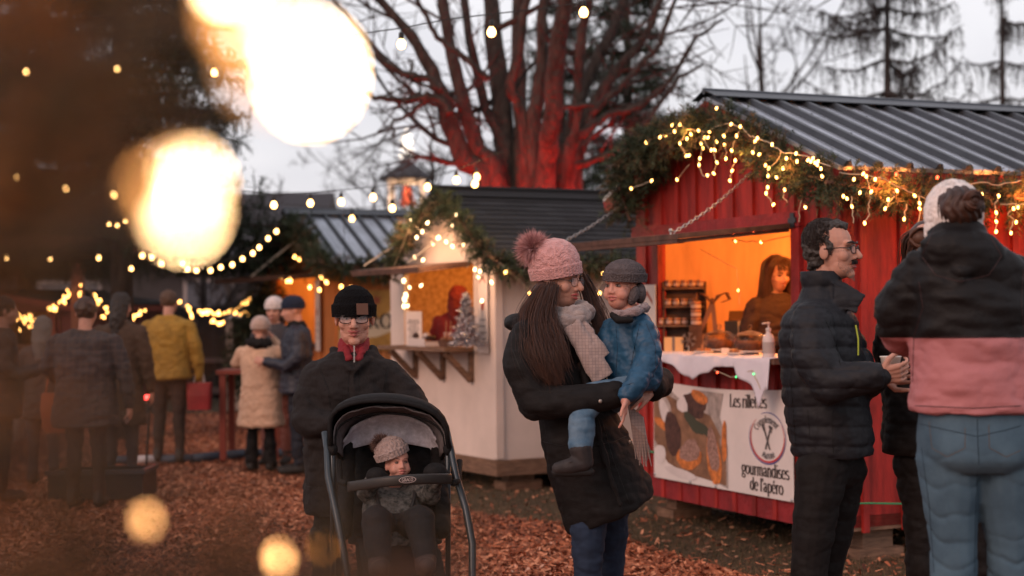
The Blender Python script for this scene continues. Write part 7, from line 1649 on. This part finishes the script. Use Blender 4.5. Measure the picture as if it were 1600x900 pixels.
mb = MB(); n = len(arcs[0]); mb.add([p for a in arcs for p in a], [(i * n + j, i * n + j + 1, (i + 1) * n + j + 1, (i + 1) * n + j) for i in range(len(arcs) - 1) for j in range(n - 1)])
o = mb.build('canopy', FAB, st, world=True, smooth=True); md = o.modifiers.new('s', 'SOLIDIFY'); md.thickness = .012; md.offset = 1
inn = [arcpts((521, 702), (600, 635), (698, 704), dyl=-.01, dya=-.04, k=.55), arcpts((522, 704), (603, 632), (698, 704), dyl=.04, dya=.08, k=.6), arcpts((530, 708), (604, 643), (692, 708), dyl=.10, dya=.2, k=.62), arcpts((535, 714), (605, 664), (688, 714), dyl=.12, dya=.30, k=.62)]
for i, a in enumerate(inn):
    for j in range(len(a)): a[j] = a[j] + V(0, 0, (.003 * math.sin(j * 1.9 + i * 2.3) + .002 * math.sin(j * 4.1 + i)) * (1 if 0 < j < len(a) - 1 else 0))
mb = MB(); mb.add([p for a in inn for p in a], [(i * n + j, i * n + j + 1, (i + 1) * n + j + 1, (i + 1) * n + j) for i in range(len(inn) - 1) for j in range(n - 1)])
o = mb.build('canopy_lining', FABG, st, world=True, smooth=True); o.modifiers.new('s', 'SOLIDIFY').thickness = .004
mb = MB(); mb.tube(arcs[0], .010, 8); mb.build('canopy_rim', FAB, st, world=True, smooth=True)
mb = MB(); mb.tube(arcpts((524, 702), (603, 646), (696, 702), dyl=-.01, dya=.03, k=.6), .005, 6); mb.build('lining_wire', FAB, st, world=True, smooth=True)
mb = MB(); n2 = 26; vs = []
for i in range(n2 + 1):
    u = i / n2; x = 532 + (689 - 532) * u; yt = 700 - 52 * math.sin(math.pi * u) ** .5 + (0 if .1 < u < .9 else 6); zz_ = .03 * abs(math.sin(u * 10)) + .012 * abs(math.sin(u * 23 + 1))
    for j in range(6):
        v = j / 5; vs.append(Q(x, yt + (6 + 38 * math.sin(math.pi * min(max(u, .06), .94)) ** .4) * v, .16 + .05 * v + zz_ * math.sin(math.pi * v)))
mb.add(vs, [(i * 6 + j, i * 6 + j + 1, (i + 1) * 6 + j + 1, (i + 1) * 6 + j) for i in range(n2) for j in range(5)])
o = mb.build('folded_panel', mat('fabric_grey_light', (.52, .50, .56), .85, var=.2, vscale=50, bump=.5, bscale=220, bdist=.002), st, world=True, smooth=True); o.modifiers.new('s', 'SOLIDIFY').thickness = .006
# seat
mb = MB(); mb.loft([(Q(612, 660, .34), .085, .022, None, 4), (Q(612, 700, .33), .20, .03, None, 4), (Q(613, 760, .26), .21, .035, None, 4), (Q(614, 830, .12), .21, .05, None, 4), (Q(616, 850, .05), .20, .05, None, 4)], 28)
for s_, x in ((-1, 545), (1, 684)): mb.chain([(Q(x, 690, .25), .035), (Q(x + s_ * 4, 760, .12), .04), (Q(x + s_ * 6, 830, .0), .04)])
mesh_obj(fuse(mb, .007, 3, disp=folds(.008, (12, 12, 12))), 'seat', FAB, st)
mb = MB(); mb.loft([(Q(607, 674, .27), .075, .02, None, 5), (Q(608, 690, .26), .085, .022, None, 5), (Q(609, 705, .25), .085, .02, None, 5)], 24); mesh_obj(fuse(mb, .006, 2), 'headrest', FAB, st)
mb = MB(); mb.loft([(Q(620, 842, -.05), .17, .03, None, 4), (Q(626, 865, -.17), .175, .03, None, 4), (Q(632, 905, -.26), .17, .03, None, 4), (Q(634, 945, -.30), .15, .025, None, 4)], 24); mesh_obj(fuse(mb, .008, 3, disp=folds(.006, (10, 10, 10))), 'leg_rest', FAB, st)
mb = MB()
for s_, x in ((-1, 586), (1, 650)): mb.tube([Q(x, 745, .12), Q(x + s_ * -2, 775, -.03), Q(x + s_ * -12, 815, -.13)], .009, 6)
mb.build('harness', mat('strap', (.02, .018, .018), .6), st, world=True, smooth=True)
# bumper bar with badge
def bb(t, dz=0, e=0): x = 543 + (706 - 543) * t; y = 761 + (748 - 761) * t - 4 * math.sin(math.pi * t); return Q(x, y, -.16 - .12 * math.sin(math.pi * t) - e) + Z * dz
mb = MB(); 
secs = [(bb(i / 20), .014, .022, Matrix.Rotation(R(90), 3, 'Y'), 3.) for i in range(21)]
mb.loft([(c, .022, .014, Matrix.Rotation(R(90), 3, 'Y'), 3.) for c, *_ in secs], 16); o = mb.build('bumper_bar', mat('bar_dark', (.028, .024, .022), .45), st, world=True, smooth=True)
mb = MB(); mb.mi = 0; c0 = bb(.575, 0, .0155)
ex = (bb(.65) - bb(.5)).normalized()
def BA(u, v, e=0): return c0 + ex * u + Z * v + V(0, -.0015 - e, 0)
mb.add([BA(.036 * math.cos(k * .2618), .0135 * math.sin(k * .2618)) for k in range(24)], [tuple(range(24))]); mb.mi = 1; mb.add([BA(.033 * math.cos(k * .2618), .0115 * math.sin(k * .2618), .0005) for k in range(24)], [tuple(range(24))])
mb.mi = 0; put_text(mb, 'GRACO', lambda u, v: BA(u, v, .001), 0, -.0058, .0085, center=True, sx=.95, thin=.16, thick=.24)
bdg = mb.build('badge', [mat('badge_pale', (.5, .4, .37), .4), mat('badge_dark', (.03, .02, .02), .4)], st, world=True)
for s_, pts in ((-1, [(507, 676, .05), (511, 700, .0), (513, 745, -.06), (524, 795, -.14), (534, 845, -.2), (548, 930, -.26), (556, 990, -.28)]), (1, [(697, 668, .05), (704, 700, .0), (713, 745, -.06), (728, 795, -.14), (738, 850, -.2), (738, 920, -.26), (736, 990, -.28)])):
    mb = MB(); mb.tube([Q(*p) for p in pts], [.014, .015, .016, .016, .016, .014, .013], 10); mb.build('frame_tube', FRM, st, world=True, smooth=True)
    x = 541 if s_ < 0 else 706; mb = MB(); mb.tube([Q(x + s_ * 2, 755, -.16), Q(x + s_ * 10, 752, -.07), Q(x + s_ * 12, 720, .0)], .014, 8); mb.build('bar_mount', FAB, st, world=True, smooth=True)
    x = 520 if s_ < 0 else 700; mb = MB(); mb.tube([Q(x, 700, .05), Q(x - s_ * 6, 668, .3), Q(x - s_ * 10, 656, .42)], .012, 8); mb.tube([Q(x, 700, .05), Q(x, 850, .25), Q(x, 985, .36)], .012, 8); mb.build('frame_tube', FRM, st, world=True, smooth=True)
    mb = MB(); mb.ell(Q(x, 702, .0), (.022, .028, .028)); mb.build('pivot', FAB, st, world=True, smooth=True)
    for (wx, dy, r_) in ((552 if s_ < 0 else 742, -.28, .085), (515 if s_ < 0 else 708, .36, .11)):
        wc = Q(wx, 980, dy); wc.z = r_ - .01; rot = Matrix.Rotation(R(90), 3, 'Y')
        w1 = MB(); w1.lathe([(r_ * .72, -.015), (r_, -.02), (r_, .02), (r_ * .72, .015), (r_ * .72, -.015)], c=wc, n=28, rot=rot); wo = w1.build('wheel', RUB, st, world=True, smooth=True)
        w2 = MB(); w2.lathe([(0, -.012), (r_ * .73, -.014), (r_ * .73, .014), (0, .012)], c=wc, n=20, rot=rot); rim = w2.build('rim', FRM, st, world=True, smooth=True); rim.parent = wo
mb = MB(); mb.tube([Q(534, 662, .46), Q(560, 658, .51), Q(640, 656, .51), Q(688, 660, .46)], .015, 10); mb.build('handlebar', RUB, st, world=True, smooth=True)
for (x, dy) in ((552, -.28), (735, -.28)): mb = MB(); mb.tube([Q(x, 990, dy), V(Q(x, 990, dy).x, D + dy, .08)], .013, 8); mb.build('fork', FRM, st, world=True)
# blanket and boots
for (x, y) in ((592, 884), (665, 880)): mb = MB(); mb.chain([(Q(x, y - 8, -.32), .046), (Q(x, y + 6, -.36), .044), (Q(x + 2, y + 4, -.42), .036)]); BOOTS = globals().setdefault('BOOTS', []); BOOTS.append(fuse(mb, .007, 2))
# baby
H = Q(621, 727, .04); cs = .64; M = fr(V(.38, -.90, .22)); f2 = V(.15, -1, 0); rt0 = secrot(f2)
SN = mat('snowsuit_pattern', (.012, .016, .016), .8, col2=(.13, .12, .11), vscale=45, detail=2)
tor = [(Q(612, 757, .10), .05, .045, rt0), (Q(612, 766, .07), .10, .07, rt0), (Q(613, 785, .02), .125, .085, rt0), (Q(616, 825, -.07), .13, .09, rt0), (Q(617, 850, -.12), .11, .08, rt0)]
aB = [[(Q(582, 766, .05), .042), (Q(572, 768, -.02), .042), (Q(584, 748, -.08), .036)], [(Q(648, 768, .05), .042), (Q(672, 775, -.02), .042), (Q(680, 748, -.08), .036)]]
lB = [[(Q(598, 825, -.08), .07), (Q(588, 815, -.24), .066), (Q(592, 872, -.32), .05)], [(Q(636, 825, -.08), .07), (Q(656, 812, -.24), .066), (Q(664, 868, -.32), .05)]]
bb_ = figure('baby in patterned snowsuit and grey pompom hat lying in the stroller', H - V(0, 0, .25), tor, aB, lB, (H, M, cs), dict(coat=SN, legs=mat('baby_trousers', (.009, .008, .009), .85, var=.3, vscale=30)), voxel=.0034, cvox=.006, fold=.006, fs=(16, 16, 16), skin=SKINC, child=True, feet=False, coat_name='snowsuit')
face(bb_, H, M, cs, lip=MATS['lips_child'], brow=HAIRL, look=(-.4, .3), browr=.002)
HG = knit_mat('knit_beige_grey', (.33, .24, .22), 180); ax = V(-.42, .12, .88)
knit_hat(bb_, Q(614, 713, .055) , ax, V(.4, -.9, .1), [(0, .066, .078), (.03, .069, .080), (.055, .064, .07), (.075, .045, .05), (.088, .02, .02), (.09, .006, .006)], HG, ribs=30, cable=.003, cuff=.032)
pompom(bb_, Q(596, 693, .06), .044, [mat('fur_brown', (.20, .12, .10), .9), mat('fur_brown2', (.11, .06, .05), .9)], 3200, seed=4)
for (x, y, r1) in ((588, 743, .036), (680, 738, .042)): mb = MB(); mb.ell(Q(x, y, -.09), (r1 * 1.25, r1, r1)); mb.ell(Q(x + 8, y + 4, -.09), (r1, r1 * .8, r1 * .7)); mesh_obj(fuse(mb, .005, 2), 'mitten', FAB, bb_)

for me_ in BOOTS: mesh_obj(me_, 'boot', mat('baby_boot', (.05, .03, .025), .7), bb_)

t = empty('wall_garland', RS(2.1, 1.75, 1.75), 'thin dark leafy strand hanging on the orange back wall of the red stall', 'garland'); paths = [([RS(2.15, 1.95, 1.98), RS(2.15, 1.85, 1.9), RS(2.15, 1.75, 1.72), RS(2.15, 1.74, 1.5)], [.02, .025, .025, .015]), ([RS(2.15, 1.3, 2.05), RS(2.15, 1.0, 1.98), RS(2.15, .6, 2.05)], [.03, .03, .03])]
needles(paths, .025, 70, [G3, G4], 'greenery', t, slen=(.03, .06), nn=12, nl=.02, nw=.006, seed=91)
MB().bx(2.13, 2.17, 1.28, 1.38, .3, 2.3).build('red_post', M_redtrim, redS)
for i, (px, x, h_, lab) in enumerate(((1152, -.10, .035, 'low plate of brown pastries between the two cake domes'), (1100, -.08, .03, 'small plate of bites left of the cake domes'))):
    t = empty('pastry_plate', rloc(px, x, CT + .012), lab, 'plate'); MB().lathe([(0, 0), (.05, 0), (.07, .012), (.068, .016), (0, .008)], n=20).build('plate', plate, t, smooth=True)
    for k in range(6): mb = MB(); mb.ell((.035 * math.cos(k), .035 * math.sin(k), .022), (.018, .014, .012), nu=8, nv=6); mb.build('pastry', mat('pastry', (.32, .13, .05), .6, var=.4, vscale=60), t, smooth=True)
t = empty('price_card', rloc(1133, -.14, CT + .012), 'tiny folded white price card in front of the left cake dome', 'card'); MB().box((0, 0, .022), (.05, .004, .04), Matrix.Rotation(R(-15), 3, 'X')).build('card', mat('paper', (0, 0, 0)), t)
# ================================================================== fir tree with warm bulbs right in front of the camera (far out of focus)
nt_ = empty('fir_tree', (-.95, .85, 0), 'unfocused fir tree with warm bulbs reaching into the left foreground', 'tree')
mb = MB(); mb.tube([(0, 0, -.1), (0, 0, 1.2), (.02, 0, 2.4)], [.06, .04, .012], 10); mb.build('trunk', BARK, nt_, smooth=True)
tr0 = lambda z: V(-.95, .85, z)
FB = [([tr0(1.45), P(-150, 330, .86), P(20, 210, .80), P(120, 90, .74), P(190, -30, .7)], [.03, .06, .075, .07, .05]),
      ([tr0(1.50), P(-150, 250, .88), P(40, 120, .82), P(150, 30, .8)], [.03, .06, .07, .05]),
      ([tr0(1.40), P(-150, 420, .9), P(60, 380, .82), P(150, 330, .76)], [.03, .05, .055, .04]),
      ([tr0(1.25), P(-150, 700, .9), P(60, 720, .84), P(180, 690, .8), P(230, 650, .78)], [.03, .05, .05, .04, .02]),
      ([tr0(1.15), P(-150, 960, .9), P(60, 880, .86), P(240, 880, .84), P(420, 930, .8)], [.03, .07, .075, .055, .03]),
      ([tr0(1.1), P(-150, 1040, .85), P(150, 990, .82), P(420, 915, .8), P(600, 880, .78), P(720, 900, .76)], [.03, .06, .06, .045, .04, .02])]
mb = MB()
for pts, rd in FB: mb.tube(pts, [.009 - .0065 * i / (len(pts) - 1) for i in range(len(pts))], 6)
for (x, y, d_) in ((150, 150, .55), (260, 120, .42)): pass
mb.tube([P(120, 90, .74), P(230, 40, .55), P(358, -12, .50)], [.004, .003, .002], 5); mb.tube([tr0(1.9), P(300, -160, .6), P(440, 40, .37), P(470, 100, .36)], [.006, .004, .002, .002], 5); mb.tube([P(60, 380, .82), P(180, 330, .6), P(285, 290, .43)], [.004, .003, .002], 5)
mb.build('branch', BARKD, nt_, world=True)
FG = [mat('near_fir', (.07, .045, .02), .7), mat('near_fir2', (.16, .07, .03), .8), mat('near_fir3', (.05, .035, .016), .8)]
needles(FB, .05, 520, FG, 'foliage', nt_, slen=(.03, .08), nn=24, nl=.016, nw=.0013, seed=77)
NB = mat('near_bulb', (1, .7, .3), .3, emit=(1, .62, .30), estr=60); NB4 = mat('near_bulb_halo', (1, .6, .25), .3, emit=(1, .40, .10), estr=2.0); NB5 = mat('near_bulb_unseen', (1, .7, .3), .3, emit=(1, .42, .10), estr=80); NB2 = mat('near_bulb_dim', (1, .6, .2), .3, emit=(1, .46, .16), estr=17)
NB3 = mat('near_bulb_tiny', (1, .5, .15), .3, emit=(1, .35, .06), estr=9)
lt = empty('fairy_lights', P(358, 0, .5), 'string of warm bulbs glowing as huge blurred discs in the foreground', 'string lights')
for (x, y, d_, r_, m_) in ((360, -18, .56, .0050, NB), (375, 15, .44, .0050, NB4), (484, 112, .44, .0056, NB), (448, 78, .42, .0044, NB), (420, 90, .40, .0056, NB4), (286, 322, .47, .0048, NB), (296, 290, .49, .0042, NB), (282, 306, .44, .0050, NB4), (240, 296, .50, .0030, NB4), (228, 814, 1.0, .0046, NB2), (436, 872, 1.05, .0040, NB2), (505, 858, 1.05, .0022, NB3),  # the faint ones are added to give the discs an orange halo
                           (-260, 60, .72, .007, NB5), (-260, 330, .72, .007, NB5), (-240, 620, .74, .0055, NB5), (-200, 900, .76, .0035, NB5), (150, 1120, .74, .003, NB5), (420, 1120, .74, .0028, NB5), (60, -180, .66, .006, NB5), (200, -160, .66, .005, NB5)):  # unseen bulbs added outside the frame to light the needles warmly
    mb = MB(); mb.ell((0, 0, 0), (r_, r_, r_ * 1.5), nu=12, nv=8); o = mb.build('bulb', m_, lt, smooth=True); o.location = P(x, y, d_) - lt.location
mb = MB(); mb.tube([P(-240, 620, .74), P(-260, 330, .72), P(200, 400, .6), P(284, 320, .44), P(292, 288, .46), P(340, 150, .5), P(358, -22, .52), P(425, 70, .50), P(480, 118, .42), P(540, -60, .4), P(400, -300, .6)], .0009, 5)
mb.tube([P(-60, 800, .9), P(120, 850, .93), P(228, 816, .95), P(330, 900, .96), P(442, 870, .98), P(505, 860, 1.0), P(560, 960, 1.0)], .0009, 5); mb.build('wire', WIREB, lt, world=True)
